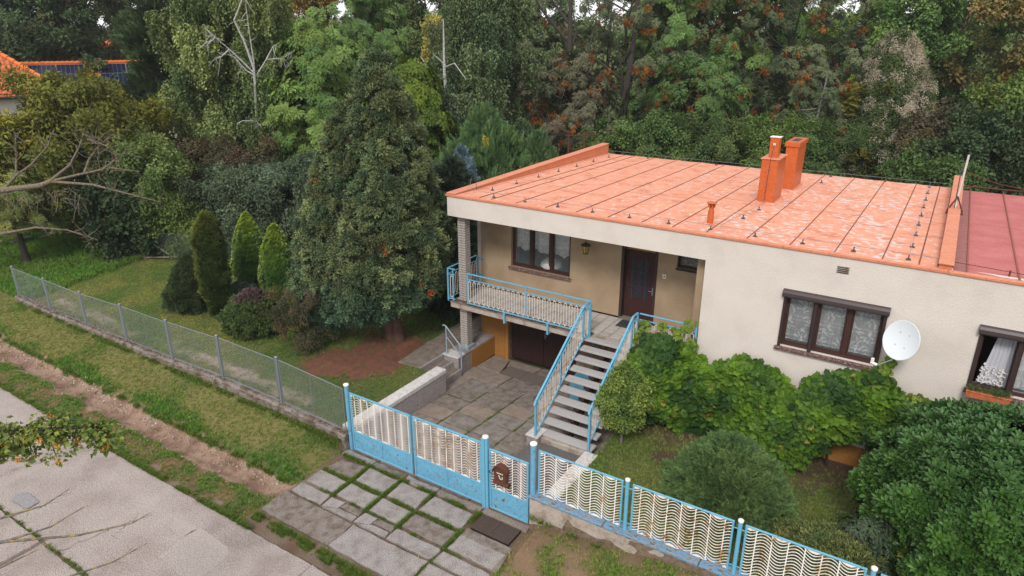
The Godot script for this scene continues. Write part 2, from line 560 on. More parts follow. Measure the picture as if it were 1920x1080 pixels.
func bark(a: Color, b: Color, s: int) -> StandardMaterial3D:
	var m := tex_mat(noise_tex(0.03, [[0.25, a], [0.75, b]], s, 5), 0.7, 0.95, null, 1.0, M.grain, 2.0)
	m.uv1_scale = Vector3(3.5, 1.0, 3.5)
	return m

func roof_material() -> StandardMaterial3D:
	# paint of the sheet roof over 12 x 10 m: worn orange, flaked in pale grey patches that are thickest on the right half
	var w := 1200
	var h := 1000
	var a := FastNoiseLite.new()
	a.seed = 5
	a.frequency = 0.012
	a.fractal_octaves = 4
	var b := FastNoiseLite.new()
	b.seed = 8
	b.frequency = 0.045
	b.fractal_octaves = 4
	var d := PackedByteArray()
	d.resize(w * h * 3)
	var i := 0
	for y in h:
		for x in w:
			var n := a.get_noise_2d(x, y * 1.3)
			var f := b.get_noise_2d(x * 0.8, y * 1.1 + 300.0)
			var where := clampf((x - 250.0) / 700.0, 0.0, 1.0) * (1.0 - clampf((x - 1080.0) / 100.0, 0.0, 0.8))
			where *= 0.6 + 0.9 * a.get_noise_2d(x * 0.5 + 900.0, y * 0.5)
			var r := 223.0 + n * 8.0
			var g := 151.0 + n * 15.0
			var bl := 123.0 + n * 16.0
			if f > 0.46 - 0.36 * where:
				r = 214.0
				g = 196.0
				bl = 190.0
			elif f > 0.43 - 0.36 * where:
				r = 232.0
				g = 158.0
				bl = 130.0
			elif n < -0.4:
				r *= 0.94
				g *= 0.92
				bl *= 0.9
			d[i] = int(clampf(r * 0.945, 0, 255))
			d[i + 1] = int(clampf(g * 0.95, 0, 255))
			d[i + 2] = int(clampf(bl * 0.95, 0, 255))
			i += 3
	var im := Image.create_from_data(w, h, false, Image.FORMAT_RGB8, d)
	var m := StandardMaterial3D.new()
	m.albedo_texture = ImageTexture.create_from_image(im)
	m.roughness = 0.62
	m.metallic_specular = 0.35
	return m

func lace_material(dark: float, light: float, s: int) -> StandardMaterial3D:
	# printed fern sprays on net
	var w := 256
	var im := Image.create(w, w, false, Image.FORMAT_RGB8)
	im.fill(grey(dark))
	var r := RandomNumberGenerator.new()
	r.seed = s
	for k in 46:
		var p := Vector2(r.randf() * w, r.randf() * w)
		var dir := r.randf() * TAU
		var bend := r.randf_range(-0.06, 0.06)
		for t in 34:
			dir += bend
			p += Vector2.from_angle(dir) * 1.3
			for sd in [-1, 1]:
				var ln := 9.0 * sin(PI * (t + 2) / 38.0)
				for q in int(ln) + 1:
					var e := p + Vector2.from_angle(dir + sd * 0.9) * q
					if t % 3 < 2:
						im.set_pixel(posmod(int(e.x), w), posmod(int(e.y), w), grey(lerpf(dark, light, 0.6 + 0.4 * r.randf())))
	var m := StandardMaterial3D.new()
	m.albedo_texture = ImageTexture.create_from_image(im)
	m.uv1_triplanar = true
	m.uv1_scale = Vector3.ONE / 0.8
	m.roughness = 0.95
	return m

# ---------------------------------------------------------------- ground
func drive_y(z: float) -> float:
	return lerpf(-0.43, 0.0, clampf((z + 1.5) / 6.7, 0.0, 1.0))

func ground_y(x: float, z: float) -> float:
	var n := wob.get_noise_2d(x * 1.6, z * 1.6) * 0.035
	if x > (0.55 if z < -1.4 else 0.75) and x < 4.46 and z > -1.95 and z < 5.2:
		return drive_y(z) - 0.09
	if x >= 4.46 and x < 6.12 and z > -1.95 and z < 5.2:
		return 0.0
	if z < 5.22:
		if x > 6.12:
			return 0.27 + n * 0.6
		if x > -1.3 and x <= 0.75 and z < 1.56 and z > -11.0:
			if x > -0.15 and z > 0.35:
				return -0.34
			if x > 0.32:
				return drive_y(z) - 0.09
			return 0.15
		return 0.26 + n
	# street side
	if z > 8.0:
		return -0.19 + (n * 0.4 if z < 8.5 else 0.0)
	if x > 0.8 and x < 6.1:
		return lerpf(-0.06, -0.16, (z - 5.2) / 2.8)
	if x >= 6.1:
		var top := 0.15 + 0.43 * clampf((x - 6.1) / 3.0, 0.0, 1.0)
		return lerpf(top, -0.16, smoothstep(5.4, 8.1, z)) + n
	var wall := 0.24 - 0.2 * clampf((x + 0.3) / 1.0, 0, 1)
	var y := lerpf(wall, -0.2, clampf((z - 5.32) / 1.3, 0, 1))
	var d := z + wob.get_noise_2d(x * 2.0, 40.0) * 0.12
	y -= 0.2 * smoothstep(6.5, 6.85, d) * (1.0 - smoothstep(7.1, 7.5, d)) * (1.0 - smoothstep(0.1, 0.8, x))
	return y + n * 0.8

func mixc(a: Color, b: Color, t: float) -> Color:
	return a.lerp(b, clampf(t, 0.0, 1.0))

const GRASS := Color(0.078, 0.13, 0.022)
const GRASS_DRY := Color(0.16, 0.15, 0.045)
const GRASS_LUSH := Color(0.05, 0.125, 0.018)
const SOIL := Color(0.13, 0.072, 0.045)
const SAND := Color(0.33, 0.215, 0.155)

func ell(x: float, z: float, cx: float, cz: float, a: float, b: float) -> float:
	return sqrt(pow((x - cx) / a, 2) + pow((z - cz) / b, 2))

func zone(x: float, z: float) -> Array:
	# [ground colour, grass density 0..1, blade height, blade colour]
	var a := wob.get_noise_2d(x, z)
	var b := wob.get_noise_2d(x * 3.1 + 50, z * 3.1)
	var f := fine.get_noise_2d(x * 2.0, z * 2.0)
	var dry := 0.5 + a * 1.3 + b * 0.5
	if z > 5.2:
		if x > 0.84 and x < 6.0 and z < 8.3:
			return [mixc(Color(0.2, 0.15, 0.115), SOIL, 0.5 + b), 0.0, 0.0, GRASS]
		if z > 8.1 + b * 0.25:
			return [mixc(Color(0.25, 0.19, 0.15), SOIL, 0.5 + b), 0.0, 0.0, GRASS]
		if x >= 6.0:
			var t := clampf(0.42 + a * 0.9 + b * 1.0, 0.0, 1.0)
			return [mixc(Color(0.2, 0.125, 0.075), Color(0.13, 0.115, 0.045), t), clampf(t * 1.15 - 0.3, 0.02, 0.8), 0.06, mixc(GRASS_DRY, GRASS, t * 1.3 - 0.1)]
		var w := z + b * 0.2
		if w > 7.42:
			var t2 := clampf(0.62 + b * 1.4, 0, 1)
			return [mixc(Color(0.17, 0.095, 0.05), Color(0.1, 0.09, 0.03), t2), 0.2 + 0.7 * t2, 0.055, mixc(GRASS_DRY, GRASS_LUSH, 0.3 + t2 * 0.6)]
		if w > 6.62:
			return [mixc(SAND, Color(0.2, 0.115, 0.08), 0.4 + b * 1.9 + f * 1.1), clampf(b * 2.2 - 0.85, 0, 0.4), 0.06, GRASS_LUSH]
		var lush := clampf(smoothstep(6.1, 6.5, w) + a * 1.4 - 0.1, 0, 1)
		return [mixc(Color(0.16, 0.135, 0.05), Color(0.06, 0.085, 0.022), lush), 0.9, 0.045 + 0.05 * lush, mixc(mixc(GRASS_DRY, GRASS, 0.5 + 0.75 * f + dry * 0.25), GRASS_LUSH, lush)]
	if z < -5.5 - a * 2.0 or x < -26.0 or (x > 0 and z < -1.5):
		return [mixc(Color(0.075, 0.055, 0.03), Color(0.045, 0.06, 0.02), 0.5 + b), 0.25, 0.2, Color(0.05, 0.085, 0.02)]
	if x > 6.0:
		var edge := smoothstep(1.9, 0.8, z + b * 0.6)
		edge = maxf(edge, smoothstep(0.9, 0.5, ell(x, z, 7.9, 1.9, 0.9, 0.5) + b * 0.4))
		var u := clampf(dry, 0, 1)
		return [mixc(mixc(Color(0.06, 0.085, 0.02), Color(0.11, 0.11, 0.035), u), Color(0.085, 0.05, 0.03), edge), 1.0 - edge * 0.75, 0.045, mixc(GRASS, GRASS_DRY, u * 0.45)]
	if x > -0.2 and not (z > 1.55 and x < 0.7):
		return [SOIL, 0.0, 0.0, GRASS]
	var px := x + b * 0.35
	var pz := z + a * 0.5
	var bare := smoothstep(1.15, 0.75, minf(ell(px, pz, -1.5, 1.35, 1.25, 1.75), ell(px, pz, -2.3, 2.7, 0.9, 0.8)))
	bare = maxf(bare, 0.6 * smoothstep(1.0, 0.6, ell(px, pz, -2.6, 0.2, 1.7, 1.1)))
	bare = maxf(bare, smoothstep(1.0, 0.5, ell(px, pz, -7.35, 2.75, 0.5, 0.25)))
	var line := -15.3 + 0.25 * (3.8 - z) * -1.0 + b * 0.25
	if x < line:
		var g := mixc(GRASS_LUSH, GRASS, 0.4 + a)
		return [mixc(Color(0.05, 0.075, 0.018), Color(0.08, 0.08, 0.025), 0.5 + b), 1.0, 0.16, g]
	var strip := smoothstep(0.32, 0.1, absf(z + b * 0.25 - 4.5)) * (1.0 if x > -14.3 and x < -1.0 else 0.0) * clampf(0.55 + a * 1.6, 0, 1)
	var shadeless := clampf(dry * 0.8, 0, 1)
	var gc := mixc(mixc(Color(0.066, 0.125, 0.018), Color(0.155, 0.165, 0.036), shadeless), Color(0.04, 0.095, 0.017), smoothstep(-6.0, -3.0, x) * 0.7)
	var base := mixc(Color(0.065, 0.085, 0.02), Color(0.13, 0.12, 0.035), shadeless)
	base = mixc(base, mixc(Color(0.2, 0.068, 0.034), Color(0.11, 0.055, 0.035), 0.5 + f), bare)
	base = mixc(base, mixc(Color(0.36, 0.27, 0.19), Color(0.2, 0.17, 0.15), 0.5 + f), strip)
	return [base, 1.0 - maxf(bare * 0.97, strip * 0.92), 0.04 if bare < 0.3 else 0.05, gc]

func coords(lo: float, a: float, b: float, hi: float, step: float) -> PackedFloat32Array:
	var out := PackedFloat32Array()
	var g := step
	var p := a
	var left := PackedFloat32Array()
	while p > lo:
		p -= g
		g *= 1.5
		left.append(p)
	left.reverse()
	out.append_array(left)
	var n := int(ceil((b - a) / step))
	for i in n + 1:
		out.append(lerpf(a, b, float(i) / n))
	p = b
	g = step
	while p < hi:
		p += g
		g *= 1.5
		out.append(p)
	return out

func build_ground():
	var xs := coords(-600, -26, 13.5, 500, 0.1)
	var zs := coords(-700, -3, 9.0, 300, 0.1)
	var m := MB.new()
	var w := xs.size()
	for z in zs:
		for x in xs:
			var near := x > -40 and x < 20 and z > -40 and z < 20
			var y: float = ground_y(x, z) if near else (-0.2 if z > 8 else 0.26)
			var nn := Vector3.UP
			if near:
				nn = Vector3(y - ground_y(x + 0.1, z), 0.1, y - ground_y(x, z + 0.1))
				nn = nn.normalized() if nn.y > 0.5 * nn.length() else Vector3.UP
			m.col = shade(zone(x, z)[0], 1.15) if near else Color(0.09, 0.1, 0.035)
			m.vert(Vector3(x, y, z), nn)
	for j in zs.size() - 1:
		for i in w - 1:
			var a := j * w + i
			m.ix.append_array([a, a + 1, a + w + 1, a, a + w + 1, a + w])
	kind(obj("ground", m.mesh(), M.soil), "structure")
	# far rising land
	var hm := MB.new()
	var k := 160
	for r in 5:
		for i in k + 1:
			var an := TAU * i / k
			var d := 320.0 + r * 60.0
			var hh: float = (14.0 + 16.0 * wob.get_noise_2d(cos(an) * 9.0, sin(an) * 9.0)) * [0.0, 0.55, 0.85, 1.0, 0.6][r]
			hm.col = mixc(Color(0.055, 0.075, 0.03), Color(0.2, 0.17, 0.07), 0.4 + wob.get_noise_2d(cos(an) * 40.0, r * 5.0 + sin(an) * 40.0))
			hm.vert(Vector3(cos(an) * d, hh, sin(an) * d), Vector3(-cos(an) * 0.1, 1, -sin(an) * 0.1).normalized())
	for r in 4:
		for i in k:
			var a := r * (k + 1) + i
			hm.ix.append_array([a, a + k + 1, a + k + 2, a, a + k + 2, a + 1])
	kind(obj("hills", hm.mesh(), M.tint), "structure")
	# a stubble field seen through the trees on the right
	var fm := MB.new()
	fm.col = Color(0.34, 0.26, 0.1)
	for i in 20:
		for j in 12:
			var p := Vector3(15.0 + i * 8.0, 0.0, -62.0 - j * 9.0)
			fm.col = mixc(Color(0.33, 0.26, 0.1), Color(0.2, 0.2, 0.07), 0.35 + wob.get_noise_2d(i * 2.0, j * 2.0))
			var g := 0.3 + j * 0.35
			fm.quad(p + Vector3(0, g, 0), p + Vector3(8, g, 0), p + Vector3(8, g + 0.35, -9), p + Vector3(0, g + 0.35, -9), Vector3.UP)
	kind(obj("field", fm.mesh(), M.tint), "structure")

func slab_mesh(poly: PackedVector2Array, top: Callable, thick: float) -> ArrayMesh:
	# a paving slab: chipped outline in x,z; its top follows the fall of the ground
	var m := MB.new()
	var pts := PackedVector2Array()
	for i in poly.size():
		var a := poly[i]
		var b := poly[(i + 1) % poly.size()]
		var n := maxi(1, int(a.distance_to(b) / 0.16))
		for k in n:
			var j := Vector2(rr(-0.012, 0.012), rr(-0.012, 0.012))
			pts.append(a.lerp(b, float(k) / n) + (j if k > 0 else -(a - b).normalized() * 0.0 + j * 1.6))
	var mid := Vector2.ZERO
	for p in pts:
		mid += p / pts.size()
	var tilt := Vector2(rr(-0.008, 0.008), rr(-0.008, 0.008))
	var up := rr(-0.006, 0.006)
	var y := func(p: Vector2) -> float: return top.call(p.x, p.y) + up + tilt.dot(p - mid)
	var c := m.vert(Vector3(mid.x, y.call(mid), mid.y), Vector3.UP)
	var inner := []
	for p in pts:
		var q: Vector2 = p.lerp(mid, 0.02 / maxf(0.1, p.distance_to(mid)))
		inner.append(m.vert(Vector3(q.x, y.call(q), q.y), Vector3.UP))
	for i in pts.size():
		var i2 := (i + 1) % pts.size()
		m.face(c, inner[i], inner[i2])
		var p := pts[i]
		var q := pts[i2]
		var out := Vector3(p.x + q.x, 0, p.y + q.y) * 0.5 - Vector3(mid.x, 0, mid.y)
		var ya: float = y.call(p) - 0.012
		var yb: float = y.call(q) - 0.012
		m.quad(m.v[inner[i]], m.v[inner[i2]], Vector3(q.x, yb, q.y), Vector3(p.x, ya, p.y), out.normalized() + Vector3.UP)
		m.quad(Vector3(p.x, ya, p.y), Vector3(q.x, yb, q.y), Vector3(q.x, yb - thick, q.y), Vector3(p.x, ya - thick, p.y), out)
	return m.mesh()

func rect(x0: float, z0: float, x1: float, z1: float, gap := 0.0) -> PackedVector2Array:
	return PackedVector2Array([Vector2(x0 + gap, z0 + gap), Vector2(x1 - gap, z0 + gap), Vector2(x1 - gap, z1 - gap), Vector2(x0 + gap, z1 - gap)])

func build_paving():
	# the road of large concrete panels
	var road := kind(Node3D.new(), "structure")
	put(road, "road")
	var road_y := func(_x, _z): return -0.145
	var zs := [8.22, 10.66, 13.1, 15.6]
	var joints := [[-46.0, -34.0, -22.0, -14.0, -5.62, 3.0, 11.6, 20.0], [-46.0, -34.0, -22.0, -10.0, -2.0, 6.6, 15.0, 20.0], [-46.0, -34.0, -22.0, -10.0, -2.0, 6.6, 15.0, 20.0]]
	for j in 3:
		for i in 7:
			var p := rect(joints[j][i] + 0.012, zs[j] + 0.025, joints[j][i + 1] - 0.012, zs[j + 1] - 0.025)
			obj("road_panel", slab_mesh(p, road_y, 0.15), M.road, road)
	var blot := func(called: String, cx: float, cz: float, a: float, b: float, m: Material, s: float):
		var p := PackedVector2Array()
		for k in 22:
			var g := TAU * k / 22
			var q := 1.0 + 0.25 * wob.get_noise_2d(cos(g) * 2.0 + s * 9.0, sin(g) * 2.0)
			p.append(Vector2(cx + signf(cos(g)) * sqrt(absf(cos(g))) * a * q, cz + signf(sin(g)) * sqrt(absf(sin(g))) * b * q))
		var mb := MB.new()
		var t := Geometry2D.triangulate_polygon(p)
		for q in p:
			mb.vert(Vector3(q.x, -0.1355, q.y), Vector3.UP)
		for k in range(0, t.size(), 3):
			mb.face(t[k], t[k + 1], t[k + 2])
		obj(called, mb.mesh(), m, road)
	blot.call("repair_patch", 0.0, 8.95, 0.3, 0.17, M.patch, 1.0)
	blot.call("repair_patch", 0.85, 9.25, 0.62, 0.5, M.patch, 2.0)
	blot.call("damp_stain", -3.65, 10.25, 0.36, 0.15, M.damp, 3.0)
	# hairline cracks
	for q in [[-4.6, 8.3, -0.3, 1.0, 14], [-1.4, 10.6, 0.2, -1.0, 12], [1.9, 8.25, 0.5, 0.9, 11], [2.6, 9.6, 1.0, 0.25, 9], [-7.5, 9.0, 0.9, 0.4, 12]]:
		var cm := MB.new()
		var p := Vector2(q[0], q[1])
		var dir := Vector2(q[2], q[3]).normalized()
		for k in int(q[4]):
			var e := p + dir.rotated(rr(-0.7, 0.7)) * rr(0.1, 0.2)
			var s := (e - p).orthogonal().normalized() * rr(0.003, 0.007)
			cm.quad(Vector3(p.x - s.x, -0.137, p.y - s.y), Vector3(p.x + s.x, -0.137, p.y + s.y), Vector3(e.x + s.x, -0.137, e.y + s.y), Vector3(e.x - s.x, -0.137, e.y - s.y), Vector3.UP)
			p = e
		obj("crack", cm.mesh(), M.crack, road)
	# apron between the road and the gate
	var apron := kind(Node3D.new(), "structure")
	put(apron, "pavement")
	var ay := func(_x, z): return lerpf(0.0, -0.11, (z - 5.2) / 2.6)
	var xs := [0.9, 1.84, 2.79, 3.69, 4.85, 6.02]
	var rows := [[5.27, 5.47], [5.47, 6.08], [6.08, 6.62], [6.62, 7.0]]
	for r in 4:
		for i in 5:
			if (i == 4 and r <= 1):
				continue
			var g := 0.055 if r in [1, 2] else 0.03
			var p := rect(xs[i], rows[r][0], xs[i + 1], rows[r][1], g)
			if r == 0:
				p = rect(xs[i] + 0.02, rows[r][0], xs[i + 1] - 0.02, rows[r][1] - 0.03)
			if i == 0 and r == 1:
				p = PackedVector2Array([Vector2(1.12, 5.62), Vector2(1.78, 5.53), Vector2(1.79, 6.03), Vector2(0.98, 6.05)])
			if r == 3 and i in [1, 2]:
				# broken slabs
				var x0: float = xs[i]
				var x1: float = xs[i + 1]
				var a := lerpf(x0, x1, 0.45)
				obj("paving_slab", slab_mesh(PackedVector2Array([Vector2(x0 + 0.03, 6.66), Vector2(a - 0.02, 6.64), Vector2(a - 0.05, 6.85), Vector2(x0 + 0.03, 6.98)]), ay, 0.09), M.conc, apron)
				obj("paving_slab", slab_mesh(PackedVector2Array([Vector2(a + 0.02, 6.65), Vector2(x1 - 0.04, 6.64), Vector2(x1 - 0.03, 6.8), Vector2(a, 6.8)]), ay, 0.09), M.conc_b, apron)
				obj("paving_slab", slab_mesh(PackedVector2Array([Vector2(a, 6.84), Vector2(x1 - 0.03, 6.84), Vector2(x1 - 0.03, 6.98), Vector2(x0 + 0.12, 6.99)]), ay, 0.09), M.conc, apron)
				continue
			obj("paving_slab", slab_mesh(p, ay, 0.09), [M.conc, M.conc_b, M.conc, M.conc_c if r == 0 else M.conc][(i + r) % 4], apron)
	obj("paving_slab", slab_mesh(PackedVector2Array([Vector2(4.9, 5.92), Vector2(5.98, 5.92), Vector2(6.05, 6.58), Vector2(4.9, 6.58)]), ay, 0.09), M.conc_b, apron)
	obj("paving_slab", slab_mesh(rect(4.88, 5.24, 5.98, 5.4), ay, 0.09), M.conc_c, apron)
	for q in [[0.84, 2.86, M.conc_b], [2.87, 4.8, M.conc], [4.86, 6.6, M.conc]]:
		obj("paving_slab", slab_mesh(rect(q[0], 7.04, q[1], 7.72), ay, 0.1), q[2], apron)
	# driveway
	var drive := kind(Node3D.new(), "structure")
	put(drive, "driveway")
	var dy := func(_x, z): return drive_y(z)
	var dx := [0.985, 1.87, 2.77, 3.65, 4.42]
	var dz := [5.2, 4.75, 4.15, 3.5, 2.9, 2.25, 1.6, 1.0, 0.35]
	var vari := [M.conc_b, M.conc_d, M.conc_c, M.conc_b, M.conc_d]
	for j in 8:
		for i in 4:
			obj("driveway_slab", slab_mesh(rect(dx[i], dz[j + 1], dx[i + 1], dz[j], 0.012), dy, 0.09), vari[(i * 2 + j * 3) % 5], drive)
	for p in [[[0.66, 0.33], [0.99, 0.33], [0.99, 1.52], [0.66, 1.52]], [[0.56, -0.4], [1.9, -0.42], [1.87, 0.32], [0.57, 0.32]], [[1.93, -0.42], [3.2, -0.42], [3.1, 0.32], [1.9, 0.32]], [[3.23, -0.42], [4.42, -0.42], [4.42, 0.32], [3.13, 0.32]], [[0.56, -1.47], [1.15, -1.47], [1.45, -0.44], [0.57, -0.43]], [[1.18, -1.47], [2.3, -1.47], [2.28, -1.02], [1.32, -1.02]], [[2.33, -1.47], [4.42, -1.47], [4.42, -1.02], [2.31, -1.02]], [[3.5, -0.98], [4.42, -0.98], [4.42, -0.46], [3.5, -0.46]]]:
		var q := PackedVector2Array()
		for e in p:
			q.append(Vector2(e[0], e[1]))
		obj("driveway_slab", slab_mesh(q, dy, 0.09), M.conc_c if rr(0, 1) < 0.6 else M.conc_b, drive)
	# pad between the stair foot and the gate
	var pad := kind(Node3D.new(), "structure")
	put(pad, "path")
	obj("asphalt_pad", slab_mesh(rect(4.46, 2.62, 5.86, 5.12), func(_x, _z): return 0.06, 0.1), M.asphalt, pad)
	obj("asphalt_pad", slab_mesh(rect(4.46, 0.05, 6.1, 2.5), func(_x, _z): return 0.02, 0.1), M.conc_b, pad)
	# walkway along the left side of the house
	var walk := kind(Node3D.new(), "structure")
	put(walk, "walkway")
	for q in [[-1.5, 1.48], [-2.6, -1.52], [-3.7, -2.62], [-4.8, -3.72], [-5.9, -4.82]]:
		var z0: float = q[0]
		var z1: float = q[1]
		if z1 > 0:
			obj("walkway_slab", slab_mesh(PackedVector2Array([Vector2(-0.98, 0.02), Vector2(-0.04, 0.02), Vector2(-0.04, 1.5), Vector2(-0.85, 1.5)]), func(_x, _z): return 0.215, 0.1), M.walk, walk)
			obj("walkway_slab", slab_mesh(PackedVector2Array([Vector2(-1.04, -1.48), Vector2(-0.1, -1.48), Vector2(-0.06, -0.02), Vector2(-0.98, -0.02)]), func(_x, _z): return 0.215, 0.1), M.walk, walk)
		else:
			obj("walkway_slab", slab_mesh(rect(-1.05, z0, -0.12, z1), func(_x, _z): return 0.215, 0.1), M.walk, walk)
	# lane at the back left
	var lane := kind(Node3D.new(), "structure")
	put(lane, "lane")
	obj("lane_surface", slab_mesh(PackedVector2Array([Vector2(-27.5, 7.0), Vector2(-24.9, 7.0), Vector2(-21.9, -3.4), Vector2(-24.8, -4.4)]), func(_x, _z): return 0.31, 0.1), M.road, lane)
	for k in 11:
		var t := k / 10.0
		obj("kerb_stone", span_mesh(Vector3(-0.12, -0.1, -0.46), Vector3(0.12, 0.12, 0.46), 0.015), M.block, lane, Vector3(lerpf(-24.75, -21.75, t), 0.3, lerpf(7.0, -3.4, t))).rotation.y = 0.281

# ---------------------------------------------------------------- grass
func build_grass():
	var tuft := MB.new()
	var bl := func(m: MB, n: int, spread: float, wide: float):
		for i in n:
			var g := rr(0, TAU)
			var o := Vector3(cos(g), 0, sin(g)) * rr(0, spread)
			var lean := Vector3(cos(g + rr(-1, 1)), 0, sin(g + rr(-1, 1))) * rr(0.15, 0.75)
			var side := Vector3(-sin(g), 0, cos(g)) * wide
			var h := rr(0.6, 1.0)
			m.col = shade(Color.WHITE, rr(0.75, 1.25))
			var nn := (Vector3.UP + lean * 0.5).normalized()
			m.quad(o - side, o + side, o + side * 0.6 + Vector3(0, h * 0.6, 0) + lean * 0.4, o - side * 0.6 + Vector3(0, h * 0.6, 0) + lean * 0.4, nn)
			m.tri(o + side * 0.6 + Vector3(0, h * 0.6, 0) + lean * 0.4, o - side * 0.6 + Vector3(0, h * 0.6, 0) + lean * 0.4, o + Vector3(0, h, 0) + lean, nn, 0.5)
	bl.call(tuft, 9, 0.8, 0.09)
	var tm := tuft.mesh()
	var areas := [["lawn", -15.8, 0.63, -4.5, 5.05, 46000], ["tall_grass", -27.0, -14.6, -4.0, 5.6, 26000], ["verge_grass", -19.0, 0.85, 5.3, 8.3, 26000], ["garden_grass", 6.1, 13.0, 0.2, 5.05, 15000], ["street_grass", 5.95, 10.5, 5.35, 8.3, 11000], ["rough_grass", -20.0, 13.0, -12.0, -4.0, 9000]]
	for a in areas:
		var xf := []
		var cs := []
		for i in int(a[5]):
			var x := rr(a[1], a[2])
			var z := rr(a[3], a[4])
			if x > -1.05 and x < 6.1 and z < 5.2 and z > -10.2 and not (x < -0.1 and z > 1.5):
				if not (x < 0.62 and z > 1.57 and a[0] == "lawn"):
					continue
			if a[0] == "rough_grass" and x > -0.6 and x < 13 and z > -10.2:
				continue
			var q := zone(x, z)
			if rr(0, 1) > q[1]:
				continue
			if (a[0] == "lawn" and q[2] > 0.1) or (a[0] == "tall_grass" and (q[2] < 0.1 and x > -26)):
				continue
			var h: float = q[2] * rr(0.6, 1.5)
			var t := aim(Vector3(rr(-0.2, 0.2), 1, rr(-0.2, 0.2)), 1.0, Vector3(x, ground_y(x, z) - 0.005, z))
			var w := maxf(h, 0.06) * (0.9 if h < 0.1 else 0.6)
			t.basis = t.basis.scaled_local(Vector3(w, h, w))
			xf.append(t)
			var c: Color = q[3]
			cs.append(mixc(c, GRASS_DRY, rr(-0.3, 0.4)) * rr(0.6, 1.4))
		scatter(a[0], self, tm, M.grass, xf, cs, 2.05)
	# weeds in the joints of the paving
	var wf := []
	var wc := []
	var line := func(a: Vector2, b: Vector2, n: int, y: Callable, dens := 1.0, sz := 0.06):
		for i in n:
			var t := rr(0, 1)
			var wd := 0.03 + 0.035 * absf(wob.get_noise_2d(t * 40.0, a.x * 7.0 + a.y))
			var p := a.lerp(b, t) + Vector2(rr(-wd, wd), rr(-wd, wd))
			if wob.get_noise_2d(p.x * 4.5, p.y * 4.5) * 1.5 + 0.2 * dens < rr(-0.15, 0.4):
				continue
			var h := rr(0.5, 1.2) * sz
			var tr := aim(Vector3(rr(-0.3, 0.3), 1, rr(-0.3, 0.3)), h, Vector3(p.x, y.call(p.y), p.y))
			wf.append(tr)
			wc.append(mixc(Color(0.055, 0.13, 0.018), Color(0.14, 0.15, 0.035), rr(0, 1)) * rr(0.7, 1.2))
	var ay := func(z): return lerpf(-0.02, -0.13, (z - 5.2) / 2.6)
	for x in [1.84, 2.79, 3.69, 4.86]:
		line.call(Vector2(x, 5.45), Vector2(x, 6.65), 420, ay, 2.2)
	line.call(Vector2(4.84, 6.9), Vector2(4.84, 7.8), 140, ay, 1.6)
	for z in [5.47, 6.08]:
		line.call(Vector2(1.0, z), Vector2(4.9, z), 1250, ay, 1.5 if z > 6 else 1.2)
	line.call(Vector2(1.0, 6.62), Vector2(6.0, 6.62), 700, ay, 0.5, 0.045)
	line.call(Vector2(0.9, 7.02), Vector2(6.0, 7.02), 240, ay, -0.6, 0.035)
	line.call(Vector2(0.9, 7.85), Vector2(6.4, 7.95), 2600, func(_z): return -0.15, 2.4, 0.075)
	line.call(Vector2(0.9, 7.95), Vector2(6.4, 8.1), 1700, func(_z): return -0.15, 1.6, 0.065)
	line.call(Vector2(-12, 8.2), Vector2(1.2, 8.2), 11700, func(_z): return -0.15, 1.6, 0.065)
	line.call(Vector2(-14, 7.5), Vector2(0.9, 7.5), 1700, func(_z): return -0.24, 0.3, 0.08)
	line.call(Vector2(-14, 6.62), Vector2(0.8, 6.65), 2600, func(_z): return -0.27, 0.9, 0.11)
	line.call(Vector2(-4.5, 10.66), Vector2(0.2, 10.66), 520, func(_z): return -0.16, 0.8, 0.05)
	line.call(Vector2(-5.62, 7.9), Vector2(-5.62, 10.6), 160, func(_z): return -0.16, 0.0, 0.04)
	for z in [4.75, 4.15, 3.5, 2.9, 2.25, 1.6, 1.0]:
		line.call(Vector2(1.0, z), Vector2(4.4, z), 190, func(q): return drive_y(q) - 0.03, 0.2, 0.045)
	for x in [1.87, 2.77, 3.65]:
		line.call(Vector2(x, 0.4), Vector2(x, 5.1), 420, func(q): return drive_y(q) - 0.03, 1.2 if x > 2 else 0.0, 0.055)
	line.call(Vector2(-15.2, 5.36), Vector2(0.8, 5.4), 3600, func(_z): return 0.2, 1.2, 0.1)
	line.call(Vector2(6.0, 5.42), Vector2(10.0, 5.42), 400, func(_z): return 0.36, 0.0, 0.07)
	scatter("joint_weeds", self, tm, M.grass, wf, wc)
	# gravel and broken concrete in the ditch
	var gv := MB.new()
	gv.col = Color.WHITE
	gv.lathe(Vector3.ZERO, [[0.0, -0.4], [0.5, -0.2], [0.55, 0.12], [0.3, 0.36], [0.0, 0.42]], 6)
	var gf := []
	var gc := []
	for i in 3200:
		var x := rr(-14, 0.8)
		var up := rr(0, 1) < 0.55
		var z := (6.72 + rr(-0.1, 0.16) if up else rr(6.75, 7.5)) + wob.get_noise_2d(x * 2.0, 3.0) * 0.12
		gf.append(aim(rdir(), pow(rr(0, 1), 4.0) * 0.06 + 0.008, Vector3(x, ground_y(x, z) + 0.004, z)))
		gc.append(mixc(Color(0.24, 0.15, 0.105), Color(0.46, 0.4, 0.36) if up else Color(0.36, 0.25, 0.18), rr(0, 1)))
	scatter("gravel", self, gv.mesh(), M.tint, gf, gc, 1.0)
	# fallen leaves
	var lf := MB.new()
	lf.quad(Vector3(-0.5, 0, 0), Vector3(0, 0.12, -0.35), Vector3(0.6, 0.05, 0), Vector3(0, 0.1, 0.35), Vector3.UP)
	var ff := []
	var fc := []
